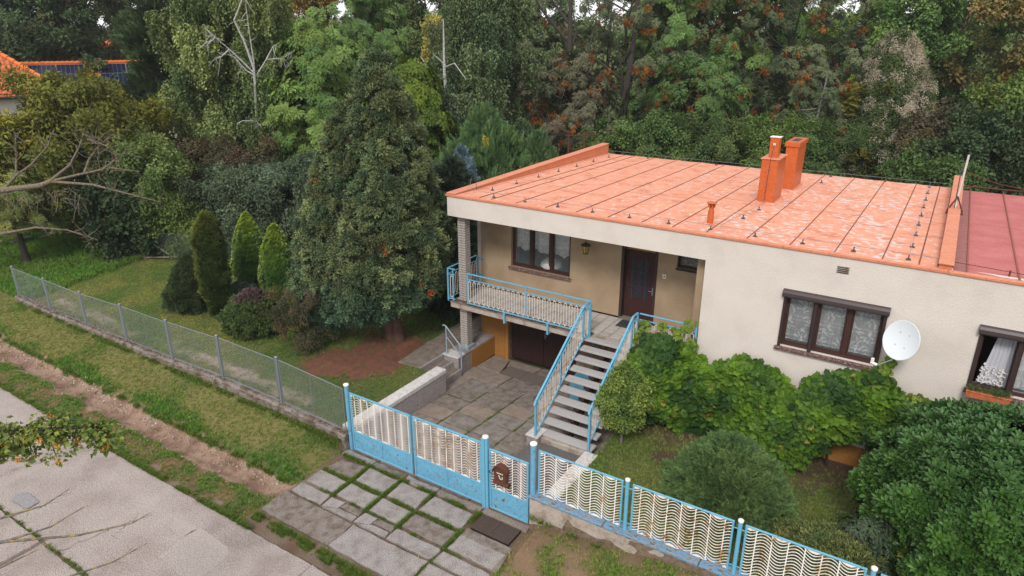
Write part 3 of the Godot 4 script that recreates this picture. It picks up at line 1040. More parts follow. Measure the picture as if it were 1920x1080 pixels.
	for i in 700:
		var x := rr(-14, 10)
		var z := rr(0.6, 8.2)
		if x > -0.9 and x < 0.6 and z < 1.5:
			continue
		var y := ground_y(x, z)
		if x > 0.98 and x < 4.4 and z < 5.2:
			y = drive_y(z)
		ff.append(aim(Vector3(rr(-0.3, 0.3), 1, rr(-0.3, 0.3)), rr(0.03, 0.055), Vector3(x, y + 0.03, z)))
		fc.append([Color(0.3, 0.13, 0.03), Color(0.36, 0.28, 0.16), Color(0.22, 0.1, 0.04), Color(0.4, 0.33, 0.06)][rng.randi() % 4])
	scatter("fallen_leaves", self, lf.mesh(), M.leaf, ff, fc, 1.0)

# ---------------------------------------------------------------- leaf meshes
func leaf(m: MB, at: Vector3, dir: Vector3, up: Vector3, l: float, w: float, fold := 0.25):
	var d := dir.normalized()
	var s := d.cross(up).normalized()
	if s.length() < 0.5:
		s = d.cross(Vector3.RIGHT).normalized()
	var nn := s.cross(d).normalized()
	var a := at + d * l * 0.45 + s * w * 0.5 + nn * w * fold
	var b := at + d * l * 0.45 - s * w * 0.5 + nn * w * fold
	var tip := at + d * l - nn * l * 0.12
	m.tri(at, a, tip, nn, 0.35)
	m.tri(at, tip, b, nn, 0.35)

func vary(m: MB, lo := 0.5, hi := 1.45, warm := 0.1):
	var f := rr(lo, hi)
	m.col = Color(f * (1 + rr(-warm, warm)), f, f * (1 + rr(-warm, warm)))

func clump_broad(n: int, l: float, w: float, flat := 0.7) -> ArrayMesh:
	var m := MB.new()
	for i in n:
		var p := rdir() * pow(rr(0, 1), 0.5) * 0.5
		p.y *= flat
		var d := (p * 1.4 + rdir() * 0.6 + Vector3(0, -0.15, 0)).normalized()
		vary(m)
		leaf(m, p, d, Vector3.UP + rdir() * 0.5, l * rr(0.7, 1.2), w * rr(0.8, 1.2))
	return m.mesh()

func clump_frond(n: int, pairs: int, ll: float, lw: float, droop := 0.5) -> ArrayMesh:
	# compound leaves that radiate from a twig end; y is outward
	var m := MB.new()
	for i in n:
		var g := TAU * i / n + rr(-0.3, 0.3)
		var out := Vector3(cos(g), rr(0.1, 0.9), sin(g)).normalized()
		vary(m, 0.75, 1.25)
		var base := m.col
		var p := Vector3.ZERO
		var d := out
		for k in pairs:
			d = (d + Vector3(0, -droop / pairs, 0)).normalized()
			p += d * 0.55 / pairs
			var s := d.cross(Vector3.UP).normalized()
			var up := s.cross(d)
			for q in [-1.0, 1.0]:
				m.col = shade(base, rr(0.65, 1.35))
				leaf(m, p, s * q + d * 0.5 - up * 0.25, up, ll * rr(0.8, 1.1), lw)
	return m.mesh()

func clump_hanging(n: int, per: int, ll: float, lw: float) -> ArrayMesh:
	# pendulous twigs; they hang along -y
	var m := MB.new()
	for i in n:
		var g := rr(0, TAU)
		var p := Vector3(cos(g), 0, sin(g)) * rr(0.02, 0.24)
		var l := rr(0.8, 1.5)
		var drift := Vector3(cos(g), 0, sin(g)) * 0.12
		vary(m, 0.75, 1.25)
		var base := m.col
		for k in per:
			var q := p + Vector3(0, -l * k / per, 0) + drift * sin(k * 0.5)
			var d := Vector3(rr(-1, 1), rr(-1.2, 0.1), rr(-1, 1)).normalized()
			m.col = shade(base, rr(0.6, 1.4))
			leaf(m, q, d, Vector3.UP + rdir(), ll * rr(0.7, 1.2), lw * rr(0.8, 1.2))
	return m.mesh()

func clump_spruce() -> ArrayMesh:
	# a flat drooping spray along y with side twigs
	var m := MB.new()
	for k in 9:
		var t := k / 9.0
		for q in [-1.0, 1.0]:
			var s := Vector3(q, 0.5, rr(-0.35, 0.1)).normalized()
			var l := (0.42 * (1.0 - t) + 0.12) * rr(0.8, 1.1)
			var a := Vector3(0, t, -0.15 * t * t)
			vary(m, 0.45, 1.5)
			leaf(m, a, s, Vector3(0, 0, 1), l, 0.085, 0.1)
			leaf(m, a + s * l * 0.3, s + Vector3(0, 0.7, -0.2), Vector3(0, 0, 1), l * 0.6, 0.055, 0.1)
			leaf(m, a + s * l * 0.4, s + Vector3(0, -0.5, -0.5), Vector3(0, 0, 1), l * 0.5, 0.05, 0.1)
	vary(m, 1.0, 1.3)
	leaf(m, Vector3(0, 0.85, -0.1), Vector3(0, 1, -0.2), Vector3(0, 0, 1), 0.3, 0.07, 0.1)
	return m.mesh()

func clump_scale(n: int, spread := 0.9, lw := 0.16) -> ArrayMesh:
	# a tuft of scaly sprays, y outward; the tips are lighter in colour
	var m := MB.new()
	for i in n:
		var d := (Vector3.UP + rdir() * spread).normalized()
		var a := d * rr(0.0, 0.3)
		var l := rr(0.45, 0.8)
		vary(m, 0.4, 0.85, 0.08)
		leaf(m, a, d, rdir(), l, lw * rr(0.8, 1.3), 0.2)
		vary(m, 1.0, 1.9, 0.1)
		leaf(m, a + d * l * 0.6, d + rdir() * 0.6, rdir(), l * 0.5, lw * 0.9, 0.2)
		leaf(m, a + d * l * 0.5, d + rdir() * 0.8, rdir(), l * 0.45, lw * 0.8, 0.2)
	return m.mesh()

func clump_laurel() -> ArrayMesh:
	var m := MB.new()
	for i in 13:
		var g := i * 2.4
		var t := i / 13.0
		var d := Vector3(cos(g), 0.25 + 1.3 * t, sin(g)).normalized()
		vary(m, 0.75, 1.2, 0.12)
		if t > 0.75:
			m.col = Color(1.5, 1.35, 1.0) * rr(0.8, 1.15)
		var at := Vector3(0, t * 0.5, 0) + d * 0.08
		var s := d.cross(Vector3.UP).normalized()
		var nn := s.cross(d).normalized()
		var l := rr(0.5, 0.75)
		var w := l * 0.2
		# an obovate blade of six corners
		var p1 := at + d * l * 0.45 + s * w + nn * w * 0.3
		var p2 := at + d * l * 0.45 - s * w + nn * w * 0.3
		var p3 := at + d * l * 0.8 + s * w * 0.85 + nn * w * 0.2
		var p4 := at + d * l * 0.8 - s * w * 0.85 + nn * w * 0.2
		var mid := at + d * l * 0.6
		var tip := at + d * l - nn * l * 0.1
		m.tri(at, p1, mid, nn)
		m.tri(at, mid, p2, nn)
		m.tri(p1, p3, mid, nn)
		m.tri(p3, tip, mid, nn)
		m.tri(tip, p4, mid, nn)
		m.tri(p4, p2, mid, nn)
	return m.mesh()

func lobed(m: MB, at: Vector3, d: Vector3, nn: Vector3, r: float):
	# a vine leaf: five lobes, cupped
	var s := d.cross(nn).normalized()
	var ring := [[-2.7, 0.75], [-2.1, 0.95], [-1.55, 0.76], [-0.95, 1.0], [-0.45, 0.82], [0.0, 1.12], [0.45, 0.82], [0.95, 1.0], [1.55, 0.76], [2.1, 0.95], [2.7, 0.75]]
	var c := at
	var prev := Vector3.ZERO
	for i in ring.size():
		var a: float = ring[i][0]
		var q: float = ring[i][1] * r * rr(0.9, 1.1)
		var p := c + (d * cos(a) + s * sin(a)) * q - nn * q * q * 0.9 / r * 0.22
		if i > 0:
			m.tri(c, prev, p, nn, 0.25)
		prev = p

func clump_vine() -> ArrayMesh:
	var m := MB.new()
	for i in 5:
		var p := rdir() * rr(0.1, 0.55)
		var nn := (Vector3.UP * 1.1 + rdir() * 0.8).normalized()
		var d := nn.cross(rdir()).normalized()
		vary(m, 0.65, 1.35, 0.16)
		lobed(m, p, d, nn, rr(0.26, 0.42))
	return m.mesh()

func clump_seed() -> ArrayMesh:
	# a hanging bunch of dry winged seeds
	var m := MB.new()
	for i in 26:
		var p := Vector3(rr(-0.3, 0.3), rr(-0.75, 0.1), rr(-0.3, 0.3))
		p *= Vector3(1.0 + p.y * 0.5, 1, 1.0 + p.y * 0.5)
		vary(m, 0.55, 1.45, 0.2)
		leaf(m, p, Vector3(rr(-1, 1), rr(-1.6, -0.2), rr(-1, 1)), rdir(), 0.32, 0.13)
	return m.mesh()

func make_leaf_meshes():
	meshes.broad = clump_broad(34, 0.27, 0.17)
	meshes.broad_b = clump_broad(30, 0.3, 0.13, 1.0)
	meshes.fine = clump_broad(46, 0.19, 0.11, 0.9)
	meshes.frond = clump_frond(8, 5, 0.25, 0.115, 0.9)
	meshes.frond_b = clump_frond(6, 6, 0.23, 0.1, 1.4)
	meshes.hang = clump_hanging(9, 15, 0.115, 0.075)
	meshes.spruce = clump_spruce()
	meshes.scale = clump_scale(11)
	meshes.scale_b = clump_scale(8, 1.1, 0.2)
	meshes.yew = clump_scale(10, 0.6, 0.12)
	meshes.laurel = clump_laurel()
	meshes.vine = clump_vine()
	meshes.seed = clump_seed()
	meshes.linden = clump_broad(5, 0.6, 0.5, 0.8)

# ---------------------------------------------------------------- trees
func prof(shape: String, t: float) -> float:
	match shape:
		"cone":
			return 1.0 - 0.93 * t
		"egg":
			return pow(sin(PI * clampf(0.12 + 0.86 * pow(t, 0.8), 0, 1)), 0.7)
		"vase":
			return 0.45 + 0.55 * sin(PI * clampf(0.15 + t * 0.75, 0, 1))
		"flat":
			return 1.0 - 0.35 * t
	return pow(sin(PI * clampf(0.2 + 0.72 * t, 0, 1)), 0.6)

func grow(called: String, label: String, category: String, x: float, z: float, P: Dictionary, group := "") -> Node3D:
	# trunk, limbs and twigs as one wood mesh; leaves in clumps along the twigs
	rng.seed = hash(label)
	var root := thing(called, label, category, Vector3(x, P.get("y", ground_y(x, z)) - 0.05, z), 0.0, group)
	var h: float = P.h
	var w: float = P.w
	var wood := MB.new()
	var tr: float = P.get("r", h * 0.016)
	var lean: Vector2 = P.get("lean", Vector2(rr(-0.06, 0.06), rr(-0.06, 0.06)))
	var stems: int = P.get("stems", 1)
	var xf := []
	var cs := []
	var xf2 := []
	var cs2 := []
	var pal: Array = P.cols
	var size: Array = P.size
	var droop: float = P.get("droop", 0.0)
	var base: float = P.get("base", 0.2)
	var bare: float = P.get("bare", 0.0)
	var two: Array = P.get("extra", [])
	var hang: bool = P.get("hang", false)
	var per: int = P.get("per", 4)
	var subs: int = P.get("subs", 6)
	var spread: float = P.get("spread", 0.25)
	for st in stems:
		var l2 := lean + (Vector2(rr(-0.35, 0.35), rr(-0.35, 0.35)) if stems > 1 else Vector2.ZERO)
		var tp := []
		var tr_r := []
		var wx := rr(0, 9)
		for i in 8:
			var t := i / 7.0
			tp.append(Vector3(l2.x * h * t + 0.012 * h * sin(t * 5.0 + wx), h * t * 0.96, l2.y * h * t + 0.012 * h * cos(t * 4.0 + wx)))
			tr_r.append(tr * (1.0 - 0.86 * t) * (1.35 if i == 0 else 1.0) / sqrt(stems))
		wood.tube(tp, tr_r, 7)
		var limbs: int = P.limbs / stems
		for i in limbs:
			var t := clampf((i + rr(0.1, 0.9)) / limbs, 0.0, 1.0)
			var ht := lerpf(base, 0.97, t)
			var fi := ht * 7.0
			var p: Vector3 = tp[int(fi)].lerp(tp[mini(int(fi) + 1, 7)], fi - int(fi))
			var az := i * 2.39996 + rr(-0.4, 0.4) + wx
			var ln: float = w * prof(P.get("shape", "round"), t) * rr(0.75, 1.12)
			var el: float = lerpf(P.get("el0", 0.15), P.get("el1", 1.0), t) + rr(-0.15, 0.15)
			var d := Vector3(cos(az) * cos(el), sin(el), sin(az) * cos(el))
			var path := [p]
			var rad := [maxf(0.018, tr * 0.42 * (1.0 - 0.8 * ht))]
			var dd := d
			for k in 4:
				dd = (dd + Vector3(rr(-0.18, 0.18), -droop * 0.35 + rr(-0.08, 0.12), rr(-0.18, 0.18))).normalized()
				path.append(path[-1] + dd * ln / 4.0)
				rad.append(rad[0] * (1.0 - 0.22 * (k + 1)))
			wood.tube(path, rad, 5, false)
			var bias := rr(0.78, 1.2)
			var tone := rr(0, 1)
			var leafless := rr(0, 1) < bare
			for s in subs:
				var u := rr(0.28, 1.0) if s > 0 else 1.0
				var q := u * 4.0
				var o: Vector3 = path[mini(int(q), 4)].lerp(path[mini(int(q) + 1, 4)], q - int(q))
				var sd := (dd * 0.6 + rdir() * 0.9 + Vector3(0, 0.15 - droop * 0.5, 0)).normalized()
				var sl := (ln * 0.38 * (1.15 - 0.6 * u) + 0.25) * rr(0.6, 1.1)
				var e1 := o + sd * sl * 0.5
				var e2 := e1 + (sd + Vector3(0, -droop * 0.5 + 0.1, 0)).normalized() * sl * 0.5
				wood.tube([o, e1, e2], [0.014 + tr * 0.06, 0.012 + tr * 0.03, 0.007], 3, false)
				if leafless:
					continue
				var fruit: bool = two.size() > 0 and rr(0, 1) < two[2]
				for k in per:
					var at := e1.lerp(e2, rr(-0.6, 1.0)) + rdir() * rr(0, spread)
					var out := (at - Vector3(p.x, at.y - 0.3, p.z)).normalized()
					var dir := (out + Vector3(0, 0.5, 0) + rdir() * 0.5).normalized()
					if hang:
						dir = Vector3(rr(-0.12, 0.12), 1, rr(-0.12, 0.12))
					if fruit and rr(0, 1) < 0.7:
						xf2.append(aim(Vector3(rr(-0.2, 0.2), 1, rr(-0.2, 0.2)), rr(two[3], two[4]), at))
						cs2.append(pal2(two[1]) * rr(0.75, 1.25))
					else:
						xf.append(aim(dir, rr(size[0], size[1]), at))
						cs.append(mixc(pal[0], pal[1], clampf(tone + rr(-0.4, 0.4), 0, 1)) * bias * rr(0.85, 1.15))
	obj("trunk", wood.mesh(), P.get("bark", M.bark), root)
	if xf.size():
		scatter("crown", root, meshes[P.leaf], P.get("mat", M.leaf), xf, cs, P.get("gain", 1.5))
	if xf2.size():
		scatter(two[5], root, meshes[two[0]], M.leaf, xf2, cs2)
	return root

func pal2(p: Array) -> Color:
	return mixc(p[0], p[1], rr(0, 1))

func shell(called: String, label: String, category: String, x: float, z: float, P: Dictionary) -> Node3D:
	# a clipped or dense evergreen: tufts over an uneven body whose outline is given as [height, radius]
	rng.seed = hash(label)
	var root := thing(called, label, category, Vector3(x, P.get("y", ground_y(x, z)) - 0.03, z))
	var out: Array = P.outline
	var amp: float = P.get("amp", 0.1)
	var fr: float = P.get("freq", 1.6)
	var sx: float = P.get("sx", 1.0)
	var lean: Vector2 = P.get("lean", Vector2.ZERO)
	var nz := FastNoiseLite.new()
	nz.seed = hash(label) % 1000
	nz.frequency = fr * 0.4
	nz.fractal_octaves = 2
	var H: float = out[-1][0]
	var radius := func(y: float) -> float:
		for i in out.size() - 1:
			if y <= out[i + 1][0]:
				var t: float = (y - out[i][0]) / maxf(0.001, out[i + 1][0] - out[i][0])
				return lerpf(out[i][1], out[i + 1][1], t)
		return out[-1][1]
	var core := MB.new()
	var pr := []
	for i in 13:
		var y := lerpf(out[0][0], H * 0.96, i / 12.0)
		pr.append([maxf(0.01, radius.call(y) * 0.8 - 0.05), y])
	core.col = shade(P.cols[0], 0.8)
	core.lathe(Vector3.ZERO, pr, 14)
	for i in core.v.size():
		var p: Vector3 = core.v[i]
		var k := 1.0 + amp * nz.get_noise_3d(p.x * 3.0, p.y * 3.0, p.z * 3.0)
		core.v[i] = Vector3(p.x * k * sx + lean.x * p.y, p.y, p.z * k + lean.y * p.y)
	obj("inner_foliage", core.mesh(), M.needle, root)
	var stem := MB.new()
	stem.tube([Vector3(0, -0.1, 0), Vector3(0, maxf(out[0][0], 0.1) + 0.3, 0)], [P.get("r", 0.06), P.get("r", 0.06) * 0.8], 7)
	obj("trunk", stem.mesh(), P.get("bark", M.bark), root)
	var xf := []
	var cs := []
	var n: int = P.n
	var size: Array = P.size
	var rmax := 0.0
	for o in out:
		rmax = maxf(rmax, o[1])
	var patch: Array = P.get("patch", [])
	while xf.size() < n:
		var y := rr(out[0][0], H)
		var r: float = radius.call(y)
		if rr(0, 1) > (r + 0.12) / (rmax + 0.12):
			continue
		var g := rr(0, TAU)
		var d := Vector3(cos(g), 0, sin(g))
		var slope: float = (radius.call(minf(y + 0.05, H)) - radius.call(maxf(y - 0.05, out[0][0]))) / 0.1
		var bump := nz.get_noise_3d(d.x * r * 3.0, y * 3.0, d.z * r * 3.0)
		var rad: float = r * (1.0 + amp * bump * 1.6) - rr(0.0, 0.09)
		var nn := (d + Vector3(0, clampf(-slope, -0.6, 2.5), 0)).normalized()
		var up: float = P.get("up", 0.6)
		var dir: Vector3 = (nn + Vector3(0, up, 0) + rdir() * P.get("mess", 0.35)).normalized()
		var at := Vector3(d.x * rad * sx + lean.x * y, y, d.z * rad + lean.y * y)
		xf.append(aim(dir, rr(size[0], size[1]), at))
		var c := mixc(P.cols[0], P.cols[1], 0.5 + bump * 0.7 + rr(-0.35, 0.35))
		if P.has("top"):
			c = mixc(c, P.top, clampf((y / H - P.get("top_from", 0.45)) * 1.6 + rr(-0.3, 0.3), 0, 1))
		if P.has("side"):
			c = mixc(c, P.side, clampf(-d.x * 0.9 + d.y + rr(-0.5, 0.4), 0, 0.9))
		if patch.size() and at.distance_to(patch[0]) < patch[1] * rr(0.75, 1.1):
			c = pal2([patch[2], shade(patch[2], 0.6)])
		cs.append(c * rr(0.8, 1.2))
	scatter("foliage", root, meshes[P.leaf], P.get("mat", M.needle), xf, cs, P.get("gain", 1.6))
	return root

func build_garden_plants():
	# the big cypress on its leaning double trunk
	rng.seed = 41
	var root := thing("cypress_tree", "big billowing grey-green cypress with a reddish double trunk, beside the house corner", "tree", Vector3(-1.89, 0.22, 0.38))
	var wood := MB.new()
	wood.tube([Vector3(0.12, -0.1, 0.02), Vector3(0.0, 0.5, 0.0), Vector3(-0.25, 1.1, 0.0), Vector3(-0.45, 2.2, 0.0), Vector3(-0.6, 5.0, 0.0), Vector3(-0.65, 7.9, 0)], [0.24, 0.18, 0.16, 0.15, 0.09, 0.02], 9)
	wood.tube([Vector3(-0.12, -0.1, 0.14), Vector3(-0.12, 0.5, 0.2), Vector3(-0.5, 1.3, 0.35), Vector3(-1.1, 2.6, 0.4)], [0.2, 0.15, 0.13, 0.08], 8)
	for i in 12:
		var g := i * 2.4
		var y := 1.3 + i * 0.4
		wood.tube([Vector3(-0.4, y, 0), Vector3(-0.5 + cos(g) * 0.9, y + 0.3, sin(g) * 0.9), Vector3(-0.5 + cos(g) * 1.6, y + 0.9, sin(g) * 1.6)], [0.06, 0.045, 0.02], 5, false)
	obj("trunk", wood.mesh(), M.bark_red, root)
	var lob := func(cx: float, cz: float, y0: float, y1: float, r: float, n: int, xf: Array, cs: Array, body: MB):
		var outline := func(t: float) -> float: return r * minf(pow(sin(PI * clampf(0.16 + 0.84 * pow(t, 0.75), 0, 0.995)), 0.8), 1.32 * pow(maxf(0.0, 1.0 - t), 0.8) + 0.06)
		var pr := []
		for i in 11:
			var t := i / 10.0
			pr.append([maxf(0.02, outline.call(t) * 0.55), lerpf(y0 + 0.3, y1 - 0.9, t)])
		body.lathe(Vector3(cx, 0, cz), pr, 12)
		for b in int(n * 1.7):
			var t := rr(0, 1)
			var q: float = outline.call(t)
			if rr(0, 1) > q / r + 0.22:
				continue
			var g := rr(0, TAU)
			var d := Vector3(cos(g), 0, sin(g))
			var c := Vector3(cx, lerpf(y0, y1, t), cz) + d * q * rr(0.74, 1.1)
			var br := rr(0.13, 0.27)
			var tone := rr(0, 1)
			var bri := rr(0.55, 1.4)
			var orange := rr(0, 1) < 0.005
			for k in 13:
				var o := (rdir() + d * 0.7 + Vector3(0, 0.45, 0)).normalized()
				var at := c + o * br * rr(0.4, 1.0)
				xf.append(aim((o + Vector3(0, 0.6, 0) + d * 0.5).normalized(), rr(0.14, 0.22), at))
				var col := mixc(Color(0.038, 0.062, 0.034), Color(0.1, 0.118, 0.05), tone + rr(-0.4, 0.4))
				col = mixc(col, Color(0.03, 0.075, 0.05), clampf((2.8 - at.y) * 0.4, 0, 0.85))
				if orange and k < 4:
					col = Color(0.26, 0.075, 0.022)
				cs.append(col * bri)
	var xf := []
	var cs := []
	var body := MB.new()
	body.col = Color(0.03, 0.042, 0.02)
	for q in [[-0.05, 0.0, 1.3, 8.4, 1.6, 330], [-1.5, 0.85, 0.95, 5.6, 1.05, 190], [0.62, -0.25, 1.9, 5.3, 0.8, 140], [-0.3, 0.9, 1.1, 4.6, 1.0, 170], [-1.05, 0.55, 1.5, 7.0, 1.0, 170], [0.3, -0.9, 1.7, 6.0, 1.0, 90], [-2.0, 1.15, 0.45, 3.8, 0.75, 110], [-0.85, 0.8, 0.8, 2.8, 0.95, 120], [0.35, 0.4, 3.0, 6.9, 0.75, 90], [-0.6, -0.6, 1.5, 6.4, 1.1, 90]]:
		lob.call(q[0], q[1], q[2], q[3], q[4], q[5], xf, cs, body)
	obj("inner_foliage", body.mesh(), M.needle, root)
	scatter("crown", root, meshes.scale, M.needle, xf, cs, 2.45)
	shell("dwarf_spruce", "dark green dome-shaped dwarf conifer left of the yew column", "shrub", -9.5, 2.3, {"outline": [[0.05, 0.6], [0.35, 0.78], [0.8, 0.68], [1.3, 0.45], [1.7, 0.2], [1.92, 0.03]], "n": 2600, "size": [0.1, 0.17], "leaf": "yew", "cols": [Color(0.032, 0.05, 0.022), Color(0.055, 0.08, 0.03)], "amp": 0.22, "freq": 2.0})
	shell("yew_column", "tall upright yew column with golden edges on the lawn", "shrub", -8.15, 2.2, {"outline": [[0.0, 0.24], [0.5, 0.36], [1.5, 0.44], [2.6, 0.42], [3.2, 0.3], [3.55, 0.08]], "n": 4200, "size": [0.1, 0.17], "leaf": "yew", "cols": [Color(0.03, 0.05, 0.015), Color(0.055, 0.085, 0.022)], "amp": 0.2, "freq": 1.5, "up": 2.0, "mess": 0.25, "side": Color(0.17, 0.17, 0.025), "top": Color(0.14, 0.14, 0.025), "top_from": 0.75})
	shell("ball_shrub", "wide rounded green shrub with a dead brown crown patch", "shrub", -6.1, 2.35, {"outline": [[0.05, 0.62], [0.3, 0.82], [0.7, 0.78], [1.1, 0.5], [1.4, 0.12]], "n": 2700, "size": [0.11, 0.18], "leaf": "scale_b", "cols": [Color(0.042, 0.072, 0.024), Color(0.075, 0.11, 0.034)], "amp": 0.32, "freq": 2.4, "patch": [Vector3(-0.1, 1.32, -0.05), 0.55, Color(0.115, 0.075, 0.075)]})
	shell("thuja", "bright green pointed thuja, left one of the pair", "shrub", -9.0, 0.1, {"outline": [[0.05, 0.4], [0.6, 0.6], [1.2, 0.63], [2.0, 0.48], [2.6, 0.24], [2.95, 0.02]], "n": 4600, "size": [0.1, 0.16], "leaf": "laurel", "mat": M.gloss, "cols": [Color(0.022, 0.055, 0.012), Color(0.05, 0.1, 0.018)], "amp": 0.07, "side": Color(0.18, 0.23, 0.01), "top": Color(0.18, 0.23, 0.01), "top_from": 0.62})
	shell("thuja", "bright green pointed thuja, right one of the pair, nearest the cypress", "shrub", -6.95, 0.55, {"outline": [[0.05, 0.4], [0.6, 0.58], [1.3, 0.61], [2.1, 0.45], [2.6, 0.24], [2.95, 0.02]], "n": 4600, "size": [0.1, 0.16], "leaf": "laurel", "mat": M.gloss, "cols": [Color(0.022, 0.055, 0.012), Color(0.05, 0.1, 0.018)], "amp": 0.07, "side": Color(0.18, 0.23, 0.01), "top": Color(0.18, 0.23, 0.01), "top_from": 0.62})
	shell("spreading_juniper", "low bluish spreading conifer between the yew column and the thujas", "shrub", -8.4, 1.2, {"outline": [[0.0, 0.4], [0.3, 0.55], [0.6, 0.35], [0.75, 0.05]], "n": 700, "size": [0.12, 0.2], "leaf": "yew", "cols": [Color(0.045, 0.075, 0.055), Color(0.08, 0.11, 0.08)], "amp": 0.3})
	grow("autumn_shrub", "sparse brown and yellow shrub at the foot of the cypress", "shrub", -3.85, 2.35, {"h": 1.6, "w": 0.75, "r": 0.03, "stems": 4, "limbs": 24, "subs": 5, "per": 4, "base": 0.1, "size": [0.16, 0.28], "leaf": "fine", "cols": [Color(0.045, 0.06, 0.025), Color(0.1, 0.07, 0.05)], "extra": ["fine", [Color(0.16, 0.12, 0.02), Color(0.1, 0.06, 0.04)], 0.25, 0.14, 0.24, "yellowed_leaves"]})
	shell("dark_conifer", "dark conifer with drooping boughs between the cypress and the house", "tree", -2.0, -2.9, {"outline": [[0.1, 1.1], [0.8, 1.35], [2.0, 1.15], [3.6, 0.75], [4.7, 0.3], [5.1, 0.03]], "n": 4200, "size": [0.2, 0.34], "leaf": "spruce", "cols": [Color(0.02, 0.034, 0.02), Color(0.04, 0.058, 0.034)], "amp": 0.3, "up": 0.0, "mess": 0.5, "patch": [Vector3(0.9, 1.6, 0.7), 0.5, Color(0.12, 0.055, 0.03)]})
	shell("dark_conifer", "grey-green young conifer in front of the blue spruce behind the roof edge", "tree", -4.1, -4.7, {"outline": [[0.1, 0.9], [1.2, 0.95], [2.6, 0.75], [3.7, 0.4], [4.35, 0.04]], "n": 2800, "size": [0.2, 0.32], "leaf": "scale", "cols": [Color(0.035, 0.06, 0.042), Color(0.06, 0.085, 0.06)], "amp": 0.25})
	shell("blue_spruce", "slim silvery blue spruce rising behind the left roof edge", "tree", -4.9, -7.2, {"outline": [[0.1, 1.1], [1.5, 0.95], [3.0, 0.7], [3.8, 0.38], [4.3, 0.16], [4.65, 0.03]], "gain": 1.25, "n": 3000, "size": [0.2, 0.34], "leaf": "spruce", "cols": [Color(0.1, 0.16, 0.2), Color(0.17, 0.235, 0.28)], "amp": 0.22, "up": 0.9, "mess": 0.5})
	# right front garden
	var bay := shell("standard_tree", "small leafy standard tree with a pale stem beside the stair", "tree", 6.44, 1.95, {"y": 0.27, "outline": [[0.6, 0.12], [0.8, 0.38], [1.15, 0.46], [1.5, 0.4], [1.8, 0.27], [2.05, 0.06]], "n": 900, "gain": 1.7, "size": [0.18, 0.32], "leaf": "broad_b", "mat": M.leaf, "cols": [Color(0.04, 0.08, 0.018), Color(0.13, 0.17, 0.035)], "amp": 0.55, "freq": 1.8, "mess": 0.8, "up": 0.9, "r": 0.035, "bark": M.bark_pale})
	bay.set_meta("category", "tree")
	shell("spreading_yew", "broad low needle conifer on the lawn behind the white fence", "shrub", 9.15, 3.0, {"outline": [[0.02, 0.72], [0.3, 0.92], [0.7, 0.88], [1.1, 0.64], [1.4, 0.36], [1.58, 0.05]], "sx": 1.1, "gain": 2.0, "n": 5200, "size": [0.17, 0.27], "leaf": "spruce", "up": 0.35, "cols": [Color(0.036, 0.068, 0.023), Color(0.07, 0.11, 0.034)], "amp": 0.26, "freq": 1.3, "mess": 0.7})
	shell("laurel_hedge", "big glossy cherry laurel filling the garden corner by the right window", "hedge", 13.5, 2.1, {"outline": [[0.02, 1.5], [0.6, 1.78], [1.4, 1.85], [2.1, 1.65], [2.6, 1.15], [2.86, 0.35]], "n": 11000, "gain": 1.25, "size": [0.16, 0.27], "leaf": "laurel", "mat": M.laurel, "cols": [Color(0.018, 0.05, 0.012), Color(0.05, 0.112, 0.02)], "amp": 0.2, "freq": 1.3, "up": 0.9, "mess": 0.75, "top": Color(0.045, 0.105, 0.035), "top_from": 0.6, "patch": [Vector3(-1.2, 0.9, 1.3), 0.16, Color(0.2, 0.16, 0.02)]})
	shell("juniper", "low feathery juniper behind the white fence at its right end", "shrub", 11.1, 4.0, {"outline": [[0.02, 0.62], [0.3, 0.85], [0.65, 0.62], [0.92, 0.1]], "gain": 1.7, "n": 2300, "size": [0.1, 0.2], "leaf": "scale", "cols": [Color(0.045, 0.075, 0.025), Color(0.115, 0.125, 0.04)], "amp": 0.45, "freq": 2.2, "mess": 0.7})
	grow("mahonia", "small grey-green pinnate shrub at the foot of the laurel", "shrub", 11.75, 3.45, {"h": 0.9, "w": 0.4, "r": 0.02, "stems": 3, "limbs": 9, "subs": 3, "per": 2, "gain": 1.2, "size": [0.26, 0.4], "leaf": "frond", "cols": [Color(0.045, 0.075, 0.04), Color(0.075, 0.105, 0.06)]})
	grow("young_bush", "small bright yellow-green bush beside the leaning wooden post", "shrub", -16.5, -0.45, {"h": 1.15, "w": 0.5, "r": 0.025, "stems": 3, "limbs": 15, "subs": 4, "per": 4, "size": [0.2, 0.32], "leaf": "fine", "cols": [Color(0.12, 0.16, 0.02), Color(0.19, 0.2, 0.03)]})

